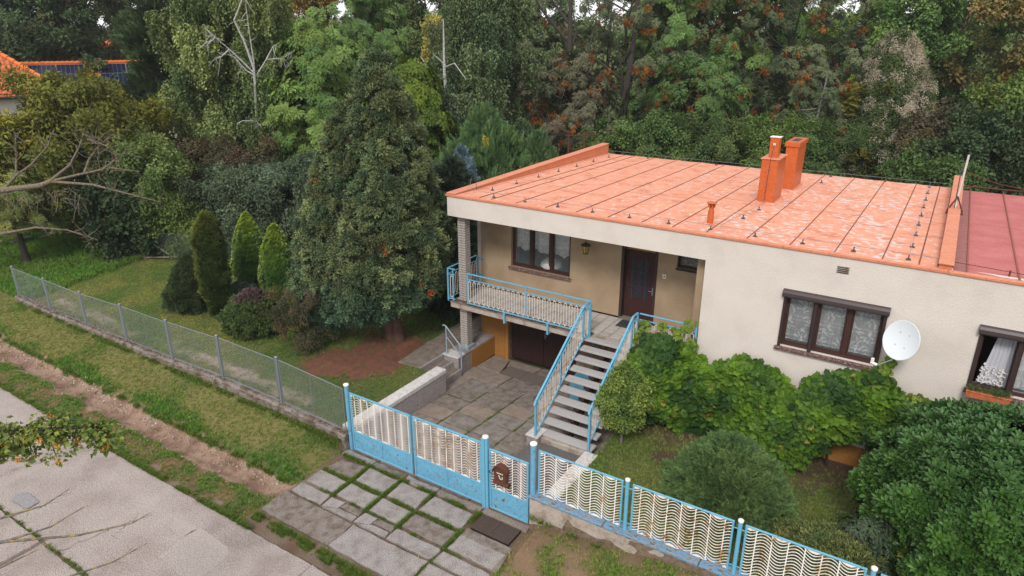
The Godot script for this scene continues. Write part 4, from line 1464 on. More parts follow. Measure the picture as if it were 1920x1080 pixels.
func build_vines():
	rng.seed = 77
	var root := thing("grape_vine", "grape vine hedge of large bright leaves along the front wall", "vine", Vector3(0, 0, 0))
	var top := func(x: float) -> float:
		# height of the vine along the wall
		var pts := [[5.95, 1.75], [6.3, 2.35], [6.8, 2.45], [7.3, 2.2], [7.8, 1.9], [8.6, 2.3], [9.2, 2.25], [9.7, 1.85], [10.2, 2.35], [10.8, 2.5], [11.2, 2.7], [11.55, 2.4], [12.0, 1.9], [12.6, 1.7]]
		for i in pts.size() - 1:
			if x <= pts[i + 1][0]:
				return lerpf(pts[i][1], pts[i + 1][1], (x - pts[i][0]) / (pts[i + 1][0] - pts[i][0]))
		return 1.5
	var xf := []
	var cs := []
	while xf.size() < 3900:
		var x := rr(6.02, 12.4)
		var t: float = top.call(x)
		var low := 0.35 + 0.75 * smoothstep(9.6, 11.0, x) + 0.15 * sin(x * 3.0)
		var y := lerpf(low, t, pow(rr(0, 1), 0.8))
		var depth: float = (0.6 + 0.25 * sin(x * 2.1)) * pow(clampf(1.0 - pow((y - low) / (t - low + 0.1), 2.5), 0.05, 1.0), 0.6) * (1.0 - 0.55 * smoothstep(10.8, 12.2, x))
		var z := 0.12 + depth * (1.0 - pow(rr(0, 1), 3.0) * 0.6) + 0.12 * wob.get_noise_2d(x * 4.0, y * 4.0)
		if x < 7.3:
			z += 0.25 * (7.3 - x) * 0.6
		var dir := Vector3(rr(-0.4, 0.4), 0.8, 0.9 + rr(-0.4, 0.4))
		xf.append(aim(dir, rr(0.17, 0.29), Vector3(x, y, z)))
		var k := 0.33 + wob.get_noise_3d(x * 3.0, y * 3.0, z * 3.0) * 1.4 + rr(-0.3, 0.3)
		var c := mixc(Color(0.022, 0.058, 0.014), Color(0.1, 0.19, 0.016), k)
		if rr(0, 1) < 0.012:
			c = Color(0.2, 0.18, 0.03)
		elif rr(0, 1) < 0.003:
			c = Color(0.22, 0.09, 0.03)
		cs.append(c)
	# runners on the wall and over the railing
	for q in [[5.9, 2.3, 0.25], [6.15, 2.55, 0.2], [6.6, 2.65, 0.16], [6.95, 2.5, 0.15], [7.25, 2.75, 0.14], [7.32, 2.4, 0.14], [11.4, 2.85, 0.2], [11.45, 3.02, 0.2], [11.9, 2.3, 0.16], [12.15, 2.25, 0.15], [12.35, 2.15, 0.14], [12.3, 2.0, 0.14], [12.5, 1.95, 0.14]]:
		for k in 3:
			xf.append(aim(Vector3(rr(-0.3, 0.3), 0.5, 1), rr(0.16, 0.26), Vector3(q[0] + rr(-0.12, 0.12), q[1] + rr(-0.12, 0.1), q[2] + 0.02)))
			cs.append(pal2([Color(0.11, 0.18, 0.02), Color(0.17, 0.22, 0.03)]))
	var stem := MB.new()
	for i in 9:
		var x := 6.3 + i * 0.72
		stem.tube([Vector3(x, 0.2, 0.25), Vector3(x + rr(-0.15, 0.15), 0.9, 0.3 + rr(0, 0.2)), Vector3(x + rr(-0.3, 0.3), 1.6, 0.35)], [0.035, 0.028, 0.015], 6)
	stem.tube([Vector3(6.1, 1.5, 0.4), Vector3(8.0, 1.45, 0.35), Vector3(10.2, 1.6, 0.3), Vector3(12.3, 1.7, 0.15)], [0.02, 0.025, 0.02, 0.012], 6)
	obj("stem", stem.mesh(), M.bark, root)
	scatter("leaves", root, meshes.vine, M.vine, xf, cs, 1.1)

func build_woods():
	var g1 := [Color(0.04, 0.075, 0.022), Color(0.075, 0.115, 0.032)]
	var g2 := [Color(0.042, 0.078, 0.02), Color(0.085, 0.125, 0.03)]
	var grey_green := [Color(0.046, 0.062, 0.03), Color(0.08, 0.092, 0.045)]
	var dk := [Color(0.022, 0.04, 0.018), Color(0.045, 0.065, 0.028)]
	var olive := [Color(0.075, 0.085, 0.016), Color(0.15, 0.15, 0.025)]
	var seedc := [Color(0.13, 0.036, 0.009), Color(0.23, 0.085, 0.013)]
	var T := func(called: String, label: String, x: float, z: float, h: float, w: float, cols: Array, more := {}, grp := "trees of the wood behind the house") -> Node3D:
		var P := {"h": h, "w": w, "limbs": 26, "subs": 7, "per": 7, "size": [0.42, 0.74], "leaf": "frond", "cols": cols, "el0": 0.1, "el1": 0.9, "spread": 0.45, "gain": 2.7}
		P.merge(more, true)
		return grow(called, label, "tree", x, z, P, grp)
	var broad := {"leaf": "broad", "size": [0.45, 0.8], "per": 8}
	var dense := {"limbs": 36, "subs": 8, "per": 7}
	var hang := {"leaf": "hang", "hang": true, "size": [0.85, 1.5], "droop": 0.5, "per": 6, "spread": 0.4, "bark": M.bark_birch, "el0": 0.5, "el1": 1.2}
	var bush := {"gain": 1.75, "stems": 4, "limbs": 28, "subs": 6, "per": 5, "base": 0.06, "r": 0.06, "size": [0.4, 0.75], "leaf": "broad", "el0": 0.2, "el1": 1.1}
	# far left, behind the tiled roofs
	T.call("dark_tree", "tall dark tree behind the tiled roofs, farthest left with sky showing through", -45.6, -9.1, 14.0, 4.6, dk, {"leaf": "broad_b", "size": [0.7, 1.2], "bare": 0.15, "shape": "vase"})
	T.call("dark_tree", "dark tree with a leaning forked trunk behind the solar panel roof", -49.0, -12.4, 15.0, 4.4, dk, {"leaf": "broad_b", "size": [0.7, 1.2], "lean": Vector2(0.1, 0.05)})
	T.call("dark_tree", "brownish dark tree above the middle of the solar panel roof", -45.2, -14.4, 15.5, 4.6, [Color(0.04, 0.045, 0.02), Color(0.075, 0.07, 0.03)], {"leaf": "broad_b", "size": [0.7, 1.2]})
	T.call("dark_tree", "dense dark tree between the solar panel roof and the tall spruce", -40.6, -15.0, 15.0, 4.4, dk, broad)
	T.call("spruce", "tall ragged dark spruce left of the birch, with a dead reddish top", -25.9, -8.1, 15.5, 3.9, [Color(0.022, 0.038, 0.016), Color(0.05, 0.075, 0.026)], {"shape": "cone", "limbs": 64, "subs": 9, "per": 6, "size": [0.55, 1.0], "leaf": "spruce", "mat": M.needle, "gain": 2.0, "droop": 0.35, "el0": -0.1, "el1": 0.35, "base": 0.08, "spread": 0.12, "r": 0.2, "extra": ["spruce", [Color(0.16, 0.08, 0.045), Color(0.12, 0.07, 0.04)], 0.03, 0.6, 0.9, "dead_needles"]})
	T.call("walnut_tree", "round olive-yellow walnut tree in front of the solar panel roof", -20.8, -1.2, 5.7, 4.2, olive, {"gain": 1.6, "leaf": "broad_b", "limbs": 34, "subs": 8, "per": 6, "size": [0.5, 0.85], "base": 0.22, "bare": 0.06, "spread": 0.3}, "")
	T.call("walnut_tree", "yellowing walnut tree in front of the white house wall at the far left", -24.0, 1.6, 4.6, 2.8, [Color(0.09, 0.095, 0.015), Color(0.2, 0.17, 0.02)], {"leaf": "broad_b", "limbs": 22, "size": [0.5, 0.8], "base": 0.3}, "")
	T.call("birch_tree", "weeping birch with a bright white forked trunk above the lawn", -18.0, -7.4, 15.0, 3.1, [Color(0.05, 0.075, 0.028), Color(0.1, 0.12, 0.04)], {"limbs": 52, "subs": 8, "leaf": "hang", "hang": true, "size": [0.8, 1.45], "droop": 0.45, "per": 6, "bark": M.bark, "base": 0.1, "el0": 0.4, "el1": 1.1, "r": 0.2, "lean": Vector2(-0.05, 0.0), "bare": 0.06, "gain": 2.7, "extra": ["fine", [Color(0.3, 0.22, 0.02), Color(0.22, 0.18, 0.03)], 0.025, 0.35, 0.6, "yellow_leaves"]})
	var bp := thing("dead_birch_limbs", "bare white dead limbs sticking out of the weeping birch crown", "branch")
	var bm := MB.new()
	for q in [[[-17.2, 3.6, -7.0], [-15.8, 6.2, -6.1], [-15.5, 7.7, -6.0], [-15.7, 8.9, -5.8], [-15.9, 9.7, -5.6], [-15.6, 10.5, -5.9], [-15.5, 11.4, -6.1]], [[-15.6, 7.0, -6.05], [-15.45, 8.0, -6.0], [-15.5, 9.2, -6.0], [-15.5, 10.3, -6.0], [-15.5, 10.9, -6.1]], [[-15.55, 7.5, -6.0], [-15.8, 7.95, -5.7], [-16.1, 8.5, -5.3], [-16.4, 9.0, -4.9], [-16.6, 9.4, -4.6]], [[-16.4, 9.0, -4.9], [-16.6, 8.7, -4.6], [-16.6, 8.9, -4.6]], [[-15.6, 7.3, -6.1], [-15.2, 8.05, -6.5], [-14.7, 8.1, -7.0], [-14.3, 8.5, -7.6], [-14.1, 8.6, -7.8]], [[-14.7, 8.1, -7.0], [-14.7, 7.7, -7.1], [-14.3, 8.1, -7.5]], [[-16.4, 5.1, -5.4], [-16.1, 5.3, -5.2], [-16.0, 5.4, -5.4], [-15.7, 5.4, -5.9], [-15.5, 5.1, -6.0]], [[-15.2, 5.1, -6.4], [-15.2, 4.6, -6.4], [-15.2, 4.3, -6.5]], [[-15.55, 7.4, -6.0], [-15.8, 7.6, -5.8], [-16.0, 8.2, -5.4], [-16.2, 8.3, -5.2]], [[-16.1, 8.5, -5.3], [-16.3, 8.2, -5.0], [-16.5, 8.1, -4.8]], [[-15.2, 8.05, -6.5], [-14.9, 8.6, -6.7], [-14.6, 8.8, -6.9]]]:
		var pts := []
		var rad := []
		for i in q.size():
			pts.append(Vector3(q[i][0], q[i][1], q[i][2]))
			rad.append((0.075 if q.size() == 7 else 0.04) * (1.0 - 0.75 * i / (q.size() - 1.0)))
		bm.tube(pts, rad, 6)
		for k in 7:
			var f := rr(0.35, 0.98) * (pts.size() - 1)
			var o: Vector3 = pts[int(f)].lerp(pts[mini(int(f) + 1, pts.size() - 1)], f - int(f))
			var d := (rdir() + Vector3(0, -0.5, 0)) * rr(0.25, 0.6)
			bm.tube([o, o + d * 0.5 + rdir() * 0.05, o + d], [0.016, 0.011, 0.005], 4, false)
	obj("limb", bm.mesh(), M.bark_birch, bp)
	T.call("ash_tree", "bright green tree with feathery leaves left of the cypress top", -14.4, -8.6, 8.4, 3.1, g2, dense)
	T.call("ash_tree", "green feathery tree right beside the weeping birch", -17.6, -11.4, 8.6, 2.9, g2, {"frond": 1, "limbs": 26})
	T.call("yellow_tree", "yellow-brown thin tree behind and right of the weeping birch", -26.2, -18.0, 13.0, 3.6, [Color(0.11, 0.1, 0.025), Color(0.2, 0.13, 0.04)], {"leaf": "hang", "hang": true, "size": [0.9, 1.5], "bare": 0.2, "bark": M.bark_pale})
	T.call("ash_tree", "tree with a few brown seed bunches above the cypress top", -23.4, -21.0, 12.4, 4.2, g1, {"limbs": 28, "extra": ["seed", seedc, 0.05, 0.6, 0.9, "seed_bunches"]})
	T.call("young_tree", "small bright yellow-green tree just right of the cypress top", -10.1, -10.0, 7.3, 1.4, [Color(0.06, 0.1, 0.014), Color(0.105, 0.145, 0.018)], {"gain": 1.6, "limbs": 24, "base": 0.5, "size": [0.5, 0.8], "subs": 6})
	T.call("tall_tree", "tall deep green tree at the skyline above the cypress", -29.1, -29.3, 14.5, 4.8, g1, broad)
	T.call("tall_tree", "dark olive round tree at the skyline left of the yellowish willow", -27.4, -33.4, 14.5, 4.4, [Color(0.04, 0.055, 0.016), Color(0.075, 0.085, 0.025)], {"leaf": "broad", "size": [0.65, 1.1], "per": 6, "limbs": 30})
	T.call("tall_tree", "far green tree at the skyline between the willow and the seed tree", -20.5, -38.0, 14.0, 4.6, [Color(0.05, 0.075, 0.04), Color(0.08, 0.1, 0.05)], broad)
	T.call("weeping_tree", "big dark weeping tree behind the left end of the roof", -10.8, -17.2, 10.8, 4.0, [Color(0.032, 0.052, 0.024), Color(0.065, 0.085, 0.035)], hang.merged({"limbs": 40, "subs": 8, "r": 0.25, "bark": M.bark}, true))
	T.call("weeping_tree", "yellowish weeping willow crown behind the dead white trunk", -14.6, -19.6, 9.6, 2.8, [Color(0.13, 0.12, 0.028), Color(0.2, 0.17, 0.04)], hang.merged({"limbs": 24}, true))
	T.call("weeping_tree", "dark weeping understorey tree beneath the dead white trunk", -11.4, -12.6, 6.2, 2.6, [Color(0.026, 0.044, 0.022), Color(0.05, 0.066, 0.03)], hang.merged({"limbs": 26}, true))
	var dt := thing("dead_tree", "dead white birch trunk with two bare limbs standing among the green", "tree", Vector3(-10.1, 0.2, -13.0))
	obj("trunk", tube_mesh([Vector3(0, 0, 0), Vector3(0.1, 4.0, 0), Vector3(0, 7.2, 0.1), Vector3(0.05, 9.6, 0.1)], [0.15, 0.12, 0.08, 0.025], 7), M.bark_birch, dt)
	obj("limb", tube_mesh([Vector3(0.05, 6.2, 0.05), Vector3(-0.5, 7.0, 0.4), Vector3(-1.05, 7.9, 0.6)], [0.07, 0.05, 0.02], 5), M.bark_birch, dt)
	obj("limb", tube_mesh([Vector3(0.05, 7.4, 0.05), Vector3(0.8, 7.6, 0.3), Vector3(1.7, 6.9, 0.6)], [0.045, 0.035, 0.015], 5), M.bark_birch, dt)
	obj("limb", tube_mesh([Vector3(0.05, 7.5, 0.05), Vector3(-0.4, 8.0, 0.4)], [0.04, 0.015], 5), M.bark_birch, dt)
	# the middle, with orange seed bunches
	var seeds := {"gain": 2.1, "limbs": 32, "subs": 7, "per": 5, "leaf": "frond_b", "size": [0.4, 0.7], "bare": 0.2, "r": 0.2, "extra": ["seed", seedc, 0.36, 0.28, 0.55, "seed_bunches"]}
	T.call("seed_tree", "grey-green tree hung with orange seed bunches behind the roof's back left corner", -6.2, -22.0, 15.0, 5.2, grey_green, seeds.merged({"stems": 2, "limbs": 44, "shape": "vase"}, true))
	T.call("seed_tree", "low brownish seed tree beside the rusty rack behind the house", -5.9, -18.2, 7.4, 2.9, [Color(0.05, 0.06, 0.03), Color(0.08, 0.07, 0.045)], seeds.merged({"bare": 0.25}, true))
	T.call("ash_tree", "grey-green open tree at the skyline left of the orange seed tree", -13.5, -25.0, 13.6, 3.6, grey_green, {"bare": 0.1})
	T.call("ash_tree", "tall dense green feathery tree behind the middle of the roof", -2.3, -25.9, 15.0, 4.2, g1, dense)
	T.call("ash_tree", "green feathery tree right of the two dark trunks", -4.8, -28.0, 14.0, 3.2, [Color(0.05, 0.085, 0.02), Color(0.085, 0.125, 0.03)], dense)
	T.call("ash_tree", "green feathery tree left of the chimneys at the skyline", 0.0, -30.4, 15.0, 3.8, g1, dense)
	T.call("seed_tree", "tall tree full of orange seed bunches above the chimneys", 2.6, -28.3, 15.0, 4.9, grey_green, seeds.merged({"limbs": 42, "bare": 0.06}, true))
	T.call("seed_tree", "low tree with rusty seed bunches left of the chimneys behind the roof", 0.0, -21.5, 6.8, 2.7, g1, seeds.merged({"limbs": 24, "bare": 0.0}, true))
	T.call("seed_tree", "small tree with seed bunches between the chimneys and the dead pole", 4.2, -25.4, 7.6, 2.4, grey_green, seeds.merged({"limbs": 22}, true))
	for k in [[-7.6, -20.4, 13.5, 0.02, "dark slim trunk, left of the pair behind the roof's back edge"], [-4.6, -21.4, 14.0, 0.05, "dark slim trunk, right of the pair behind the roof's back edge"]]:
		var tk := thing("tree_trunk", k[4], "tree", Vector3(k[0], 0.2, k[1]))
		obj("trunk", tube_mesh([Vector3(0, 0, 0), Vector3(0.25, 4, 0), Vector3(0.3 + k[3] * 9, 8, 0.2), Vector3(k[3] * 20, k[2], 0)], [0.26, 0.2, 0.15, 0.05], 8), M.bark, tk)
		for b in 6:
			obj("limb", tube_mesh([Vector3(0.25, 4.5 + b, 0), Vector3(rr(-1.4, 1.4), 6 + b, rr(-0.5, 1.4)), Vector3(rr(-2.6, 2.6), 7.5 + b, rr(-0.5, 2.0))], [0.09, 0.06, 0.02], 5), M.bark, tk)
	var pole := thing("dead_tree", "thin dead grey tree with short side twigs right of the chimneys", "tree", Vector3(5.3, 0.2, -24.2))
	obj("trunk", tube_mesh([Vector3(-0.5, 0, 0), Vector3(-0.2, 3.0, 0), Vector3(0.1, 5.2, 0), Vector3(0.25, 7.0, 0)], [0.11, 0.09, 0.06, 0.025], 6), M.bark_pale, pole)
	for b in 9:
		var y := 2.0 + b * 0.55
		obj("twig", tube_mesh([Vector3(-0.3 + y * 0.06, y, 0), Vector3(rr(-1.1, 1.2), y + rr(-0.1, 0.5), rr(0, 0.6))], [0.03, 0.01], 4), M.bark_pale, pole)
	# the conifer overgrown with old man's beard
	rng.seed = 5
	var cl := thing("overgrown_conifer", "conical tree overgrown with cream-flowered climbing clematis", "tree", Vector3(7.9, 0.2, -27.1))
	var xf := []
	var cs := []
	var xf2 := []
	var cs2 := []
	var xf3 := []
	var cs3 := []
	for i in 4600:
		var t := pow(rr(0, 1), 0.9)
		var g := rr(0, TAU)
		var r: float = 3.1 * (1.0 - pow(t, 1.6)) + 0.35
		if t > 0.5:
			r = 1.95 * pow(maxf(0.0, 1.0 - (t - 0.5) / 0.52), 0.62) + 0.1
		r *= 1.0 + 0.42 * wob.get_noise_2d(cos(g) * 5.0, t * 12.0 + sin(g) * 5.0)
		var off := Vector3(0.35, 0, 0) * smoothstep(0.3, 0.8, t)
		var at := Vector3(cos(g), 0, sin(g)) * r + Vector3(0, t * 8.9, 0) + off
		var d := Vector3(cos(g), 0.5, sin(g))
		var bl := wob.get_noise_3d(at.x * 2.2, at.y * 2.2, at.z * 2.2) + 0.35 * (t - 0.45) + 0.28 * sin(g + 2.4)
		if bl > 0.02 + rr(-0.32, 0.32):
			xf2.append(aim(d + rdir() * 0.5, rr(0.25, 0.42), at + d * 0.1))
			cs2.append(pal2([Color(0.33, 0.28, 0.2), Color(0.5, 0.44, 0.36)]))
		elif bl < -0.42 and t < 0.8:
			xf3.append(aim(d * 0.9 + Vector3(0, -0.5, 0), rr(0.35, 0.6), at + d * 0.15))
			cs3.append(pal2([Color(0.1, 0.105, 0.016), Color(0.17, 0.15, 0.025)]))
		else:
			xf.append(aim(d + rdir() * 0.5, rr(0.4, 0.7), at))
			cs.append(pal2([Color(0.032, 0.055, 0.022), Color(0.085, 0.115, 0.035)]))
	var body := MB.new()
	body.col = Color(0.025, 0.04, 0.018)
	body.lathe(Vector3.ZERO, [[2.3, 0.2], [2.0, 3.0], [1.5, 5.5], [1.4, 7.0], [0.4, 8.2]], 12)
	obj("inner_foliage", body.mesh(), M.needle, cl)
	obj("trunk", tube_mesh([Vector3(0, 0, 0), Vector3(0.2, 5, 0), Vector3(0.35, 9.6, 0)], [0.3, 0.18, 0.03], 7), M.bark, cl)
	scatter("climber", cl, meshes.fine, M.leaf, xf, cs)
	scatter("flowers", cl, meshes.fine, M.leaf, xf2, cs2, 1.2)
	scatter("needles", cl, meshes.spruce, M.needle, xf3, cs3)
	# right side
	T.call("maple_tree", "bright green tree at the skyline directly behind the overgrown conifer", 5.6, -36.9, 14.6, 3.9, [Color(0.06, 0.1, 0.018), Color(0.12, 0.155, 0.028)], broad)
	T.call("maple_tree", "green tree with dark trunk right of the overgrown conifer", 10.2, -36.0, 14.4, 3.8, g1, {"leaf": "broad", "size": [0.6, 1.0], "per": 5, "limbs": 24, "base": 0.28, "r": 0.28})
	T.call("maple_tree", "leaning dark-trunked tree with browning leaves on the right", 12.6, -32.2, 14.0, 3.6, [Color(0.05, 0.065, 0.022), Color(0.14, 0.09, 0.03)], {"leaf": "broad", "size": [0.55, 0.95], "per": 5, "limbs": 22, "base": 0.3, "lean": Vector2(0.16, 0.05), "r": 0.24})
	T.call("maple_tree", "autumn-brown tree farthest right with field showing through", 15.6, -30.2, 12.5, 3.6, [Color(0.055, 0.075, 0.022), Color(0.17, 0.1, 0.03)], {"leaf": "broad", "size": [0.55, 0.95], "per": 5, "limbs": 20, "base": 0.3, "bare": 0.1})
	T.call("maple_tree", "slim green tree between the overgrown conifer and the maples", 9.0, -33.0, 12.0, 2.6, g1, {"leaf": "broad", "size": [0.5, 0.9], "limbs": 20, "base": 0.3})
	T.call("plum_bush", "purple-brown bush right of the overgrown conifer", 10.9, -23.6, 4.7, 2.0, [Color(0.055, 0.045, 0.03), Color(0.095, 0.075, 0.035)], bush.merged({"limbs": 36}, true), "")
	var names := [
		["green_bush", "large dark green bush behind the annex roof", 12.2, -20.0, 4.8, 2.7, dk, {"leaf": "broad"}],
		["green_bush", "low dark bush left of the mast behind the annex roof", 11.0, -17.6, 3.4, 2.0, g1, {"leaf": "broad"}],
		["green_bush", "tall light green bush at the right edge behind the annex roof", 14.1, -22.6, 6.4, 2.7, [Color(0.05, 0.085, 0.022), Color(0.1, 0.135, 0.03)], {"leaf": "broad"}],
		["green_bush", "green bush behind the middle of the roof, left of the chimneys", -1.2, -17.6, 4.3, 2.1, g1, {"leaf": "fine"}],
		["green_bush", "green bush below the two dark trunks behind the roof", -3.6, -17.4, 4.0, 2.0, g1, {"leaf": "fine"}],
		["green_bush", "dark bush directly behind the left chimney", 1.2, -19.0, 4.2, 2.1, [Color(0.035, 0.06, 0.02), Color(0.075, 0.1, 0.03)], {"leaf": "fine"}],
		["green_bush", "bright green bush right of the chimneys behind the roof", 3.3, -20.6, 4.1, 2.2, [Color(0.055, 0.1, 0.022), Color(0.1, 0.15, 0.03)], {"leaf": "fine"}],
		["green_bush", "bush in front of the overgrown conifer's left foot", 5.6, -22.2, 4.0, 2.1, g1, {"leaf": "fine"}],
		["green_bush", "dark bush between the golden conifer and the rusty rack", -6.9, -14.6, 4.0, 1.9, dk, {"leaf": "fine"}],
		["red_shrub", "reddish-brown withering shrub behind the yew column", -15.6, -3.9, 3.9, 1.9, [Color(0.045, 0.042, 0.022), Color(0.07, 0.06, 0.03)], {"leaf": "fine", "extra": ["fine", [Color(0.1, 0.035, 0.015), Color(0.14, 0.1, 0.08)], 0.2, 0.3, 0.55, "withered_leaves"]}],
		["red_shrub", "dull purple-brown shrub left of the withering one", -17.9, -3.9, 3.4, 1.6, [Color(0.05, 0.042, 0.026), Color(0.08, 0.055, 0.036)], {"leaf": "fine"}],
		["grey_shrub", "silvery grey-green shrub behind the thuja pair", -11.9, -3.4, 3.3, 1.8, [Color(0.045, 0.066, 0.038), Color(0.075, 0.1, 0.06)], {"leaf": "fine"}],
		["grey_shrub", "grey-green shrub behind the yew column and left thuja", -13.7, -2.9, 3.0, 1.7, [Color(0.04, 0.058, 0.034), Color(0.07, 0.092, 0.05)], {"leaf": "fine"}],
		["grey_shrub", "grey-green shrub next to the cypress's left side", -10.2, -4.2, 3.6, 1.5, [Color(0.038, 0.06, 0.036), Color(0.066, 0.09, 0.052)], {"leaf": "fine"}],
		["light_shrub", "tall light green shrub below the walnut crown", -17.3, -1.7, 4.4, 1.9, [Color(0.07, 0.11, 0.03), Color(0.125, 0.16, 0.05)], {"leaf": "fine"}],
		["light_shrub", "light green shrub behind the wire fence", -15.4, -1.6, 2.3, 1.1, [Color(0.06, 0.1, 0.025), Color(0.1, 0.14, 0.035)], {"leaf": "fine"}],
		["dark_shrub", "dark broad-leaved shrub at the edge of the tall grass", -17.3, 0.0, 2.8, 1.5, dk, {"leaf": "broad"}],
		["dark_shrub", "dark olive shrub under the walnut tree", -19.0, -0.6, 3.2, 1.6, [Color(0.04, 0.05, 0.02), Color(0.075, 0.08, 0.03)], {"leaf": "broad"}],
	]
	for q in names:
		T.call(q[0], q[1], q[2], q[3], q[4], q[5], q[6], bush.merged(q[7], true), "shrubs at the wood's edge")
	# golden conifers behind the left roof edge
	shell("golden_conifer", "loose green conifer with yellow tips behind the left roof edge", "tree", -6.1, -10.6, {"outline": [[0.1, 2.0], [2.0, 2.1], [3.6, 1.5], [4.8, 0.7], [5.7, 0.12]], "n": 3000, "size": [0.32, 0.6], "leaf": "spruce", "cols": [Color(0.045, 0.095, 0.035), Color(0.09, 0.15, 0.05)], "amp": 0.5, "freq": 1.2, "up": 1.6, "mess": 0.6, "patch": [Vector3(0.6, 4.3, 1.0), 0.3, Color(0.4, 0.33, 0.03)]})
	shell("golden_conifer", "smaller green conifer with upright tips right of the larger one", "tree", -4.4, -12.4, {"outline": [[0.1, 1.4], [2.0, 1.4], [3.2, 0.9], [4.5, 0.1]], "n": 1700, "size": [0.32, 0.55], "leaf": "spruce", "cols": [Color(0.045, 0.085, 0.035), Color(0.09, 0.14, 0.05)], "amp": 0.5, "freq": 1.2, "up": 1.6, "mess": 0.6, "patch": [Vector3(0.3, 3.0, 0.8), 0.25, Color(0.36, 0.31, 0.04)]})
	# left foreground of the wood: small lone tree and the dead walnut
	T.call("fruit_tree", "small tree with drooping leaves and a short dark trunk in the tall grass", -19.6, 3.1, 2.9, 1.5, [Color(0.06, 0.085, 0.025), Color(0.12, 0.125, 0.035)], {"limbs": 16, "subs": 5, "per": 3, "size": [0.3, 0.55], "leaf": "frond", "base": 0.5, "r": 0.16, "extra": ["fine", [Color(0.35, 0.18, 0.02), Color(0.3, 0.13, 0.03)], 0.03, 0.2, 0.3, "orange_leaves"]}, "")
	var dw := thing("bare_tree", "half-dead tree with bare lichen-spotted limbs reaching in from the far left", "tree", Vector3(-19.6, 0.2, 6.2))
	var dm := MB.new()
	dm.tube([Vector3(0, -0.2, 0), Vector3(0.1, 1.6, -0.2), Vector3(0.6, 3.0, -0.8), Vector3(2.1, 3.58, -2.0), Vector3(3.3, 3.75, -2.9), Vector3(3.7, 3.95, -3.2)], [0.26, 0.2, 0.16, 0.11, 0.095, 0.08], 8)
	var lim := [[[2.2, 3.6, -2.1], [2.5, 4.1, -2.5], [3.0, 4.5, -2.9], [3.7, 5.2, -3.3], [4.0, 5.8, -3.5]], [[2.5, 4.1, -2.5], [2.45, 4.8, -2.7], [2.3, 5.6, -2.9]], [[3.6, 3.9, -3.1], [4.3, 4.5, -3.6], [4.7, 5.2, -3.9], [4.85, 5.8, -4.1]], [[3.6, 3.9, -3.1], [4.5, 4.15, -3.8], [5.3, 4.35, -4.5], [6.1, 4.2, -5.1]], [[3.6, 3.9, -3.1], [4.8, 3.75, -4.0], [5.6, 3.4, -4.7], [6.6, 3.05, -5.4]], [[4.6, 4.2, -3.9], [4.75, 4.7, -4.1], [5.1, 5.2, -4.4], [5.5, 5.55, -4.7]], [[5.1, 4.3, -4.3], [5.5, 4.7, -4.7], [5.9, 5.0, -5.0]], [[4.9, 5.4, -4.1], [5.2, 5.3, -4.3], [5.6, 5.0, -4.6]], [[1.6, 1.9, -1.6], [2.8, 2.15, -2.6], [3.6, 2.0, -3.3], [4.4, 1.6, -3.9]], [[0.2, 1.6, -0.3], [0.9, 1.8, -0.9], [1.6, 1.9, -1.6]]]
	rng.seed = 12
	for q in lim:
		var pts := []
		var rad := []
		for i in q.size():
			pts.append(Vector3(q[i][0], q[i][1], q[i][2]))
			rad.append(0.062 * (1.0 - 0.8 * i / (q.size() - 1.0)) * (0.7 if q.size() < 4 else 1.0))
		dm.tube(pts, rad, 6)
		for k in 16:
			var f := rr(0.3, 0.98) * (pts.size() - 1)
			var o: Vector3 = pts[int(f)].lerp(pts[mini(int(f) + 1, pts.size() - 1)], f - int(f))
			var d := (rdir() + Vector3(0, 0.2, 0)) * rr(0.25, 0.7)
			dm.tube([o, o + d * 0.5 + rdir() * 0.06, o + d], [0.016, 0.011, 0.005], 4, false)
	for k in 50:
		var o := Vector3(lerpf(2.0, 4.2, rr(0, 1)), rr(3.2, 3.7), 0)
		o.z = -o.x * 0.92
		var d := Vector3(rr(-0.6, 0.6), rr(-0.9, 0.1), rr(-0.6, 0.6))
		dm.tube([o, o + d * 0.5 + rdir() * 0.1, o + d], [0.014, 0.01, 0.005], 4, false)
	obj("trunk", dm.mesh(), M.bark_lichen, dw)
	# the far-off wood that closes the view
	rng.seed = 99
	xf = []
	cs = []
	for i in 150:
		var an := lerpf(-2.75, -0.95, (i + rr(-0.3, 0.3)) / 150.0)
		var d := rr(64, 100)
		var c := Vector3(11.65 + cos(an) * d, 0, 14.7 + sin(an) * d)
		if an > -1.35 and rr(0, 1) < 0.55:
			continue
		var h := rr(6.5, 10.8)
		var tone := mixc(Color(0.03, 0.05, 0.022), Color(0.075, 0.095, 0.035), rr(0, 1))
		for k in 90:
			var o := rdir()
			var at := c + Vector3(o.x * 3.6, h * 0.55 + o.y * h * 0.47, o.z * 3.6)
			xf.append(aim(o + Vector3(0, 0.4, 0), rr(1.3, 2.3), at))
			cs.append(tone * rr(0.75, 1.25))
	kind(scatter("distant_woods", self, meshes.broad, M.leaf, xf, cs, 2.1), "stuff")

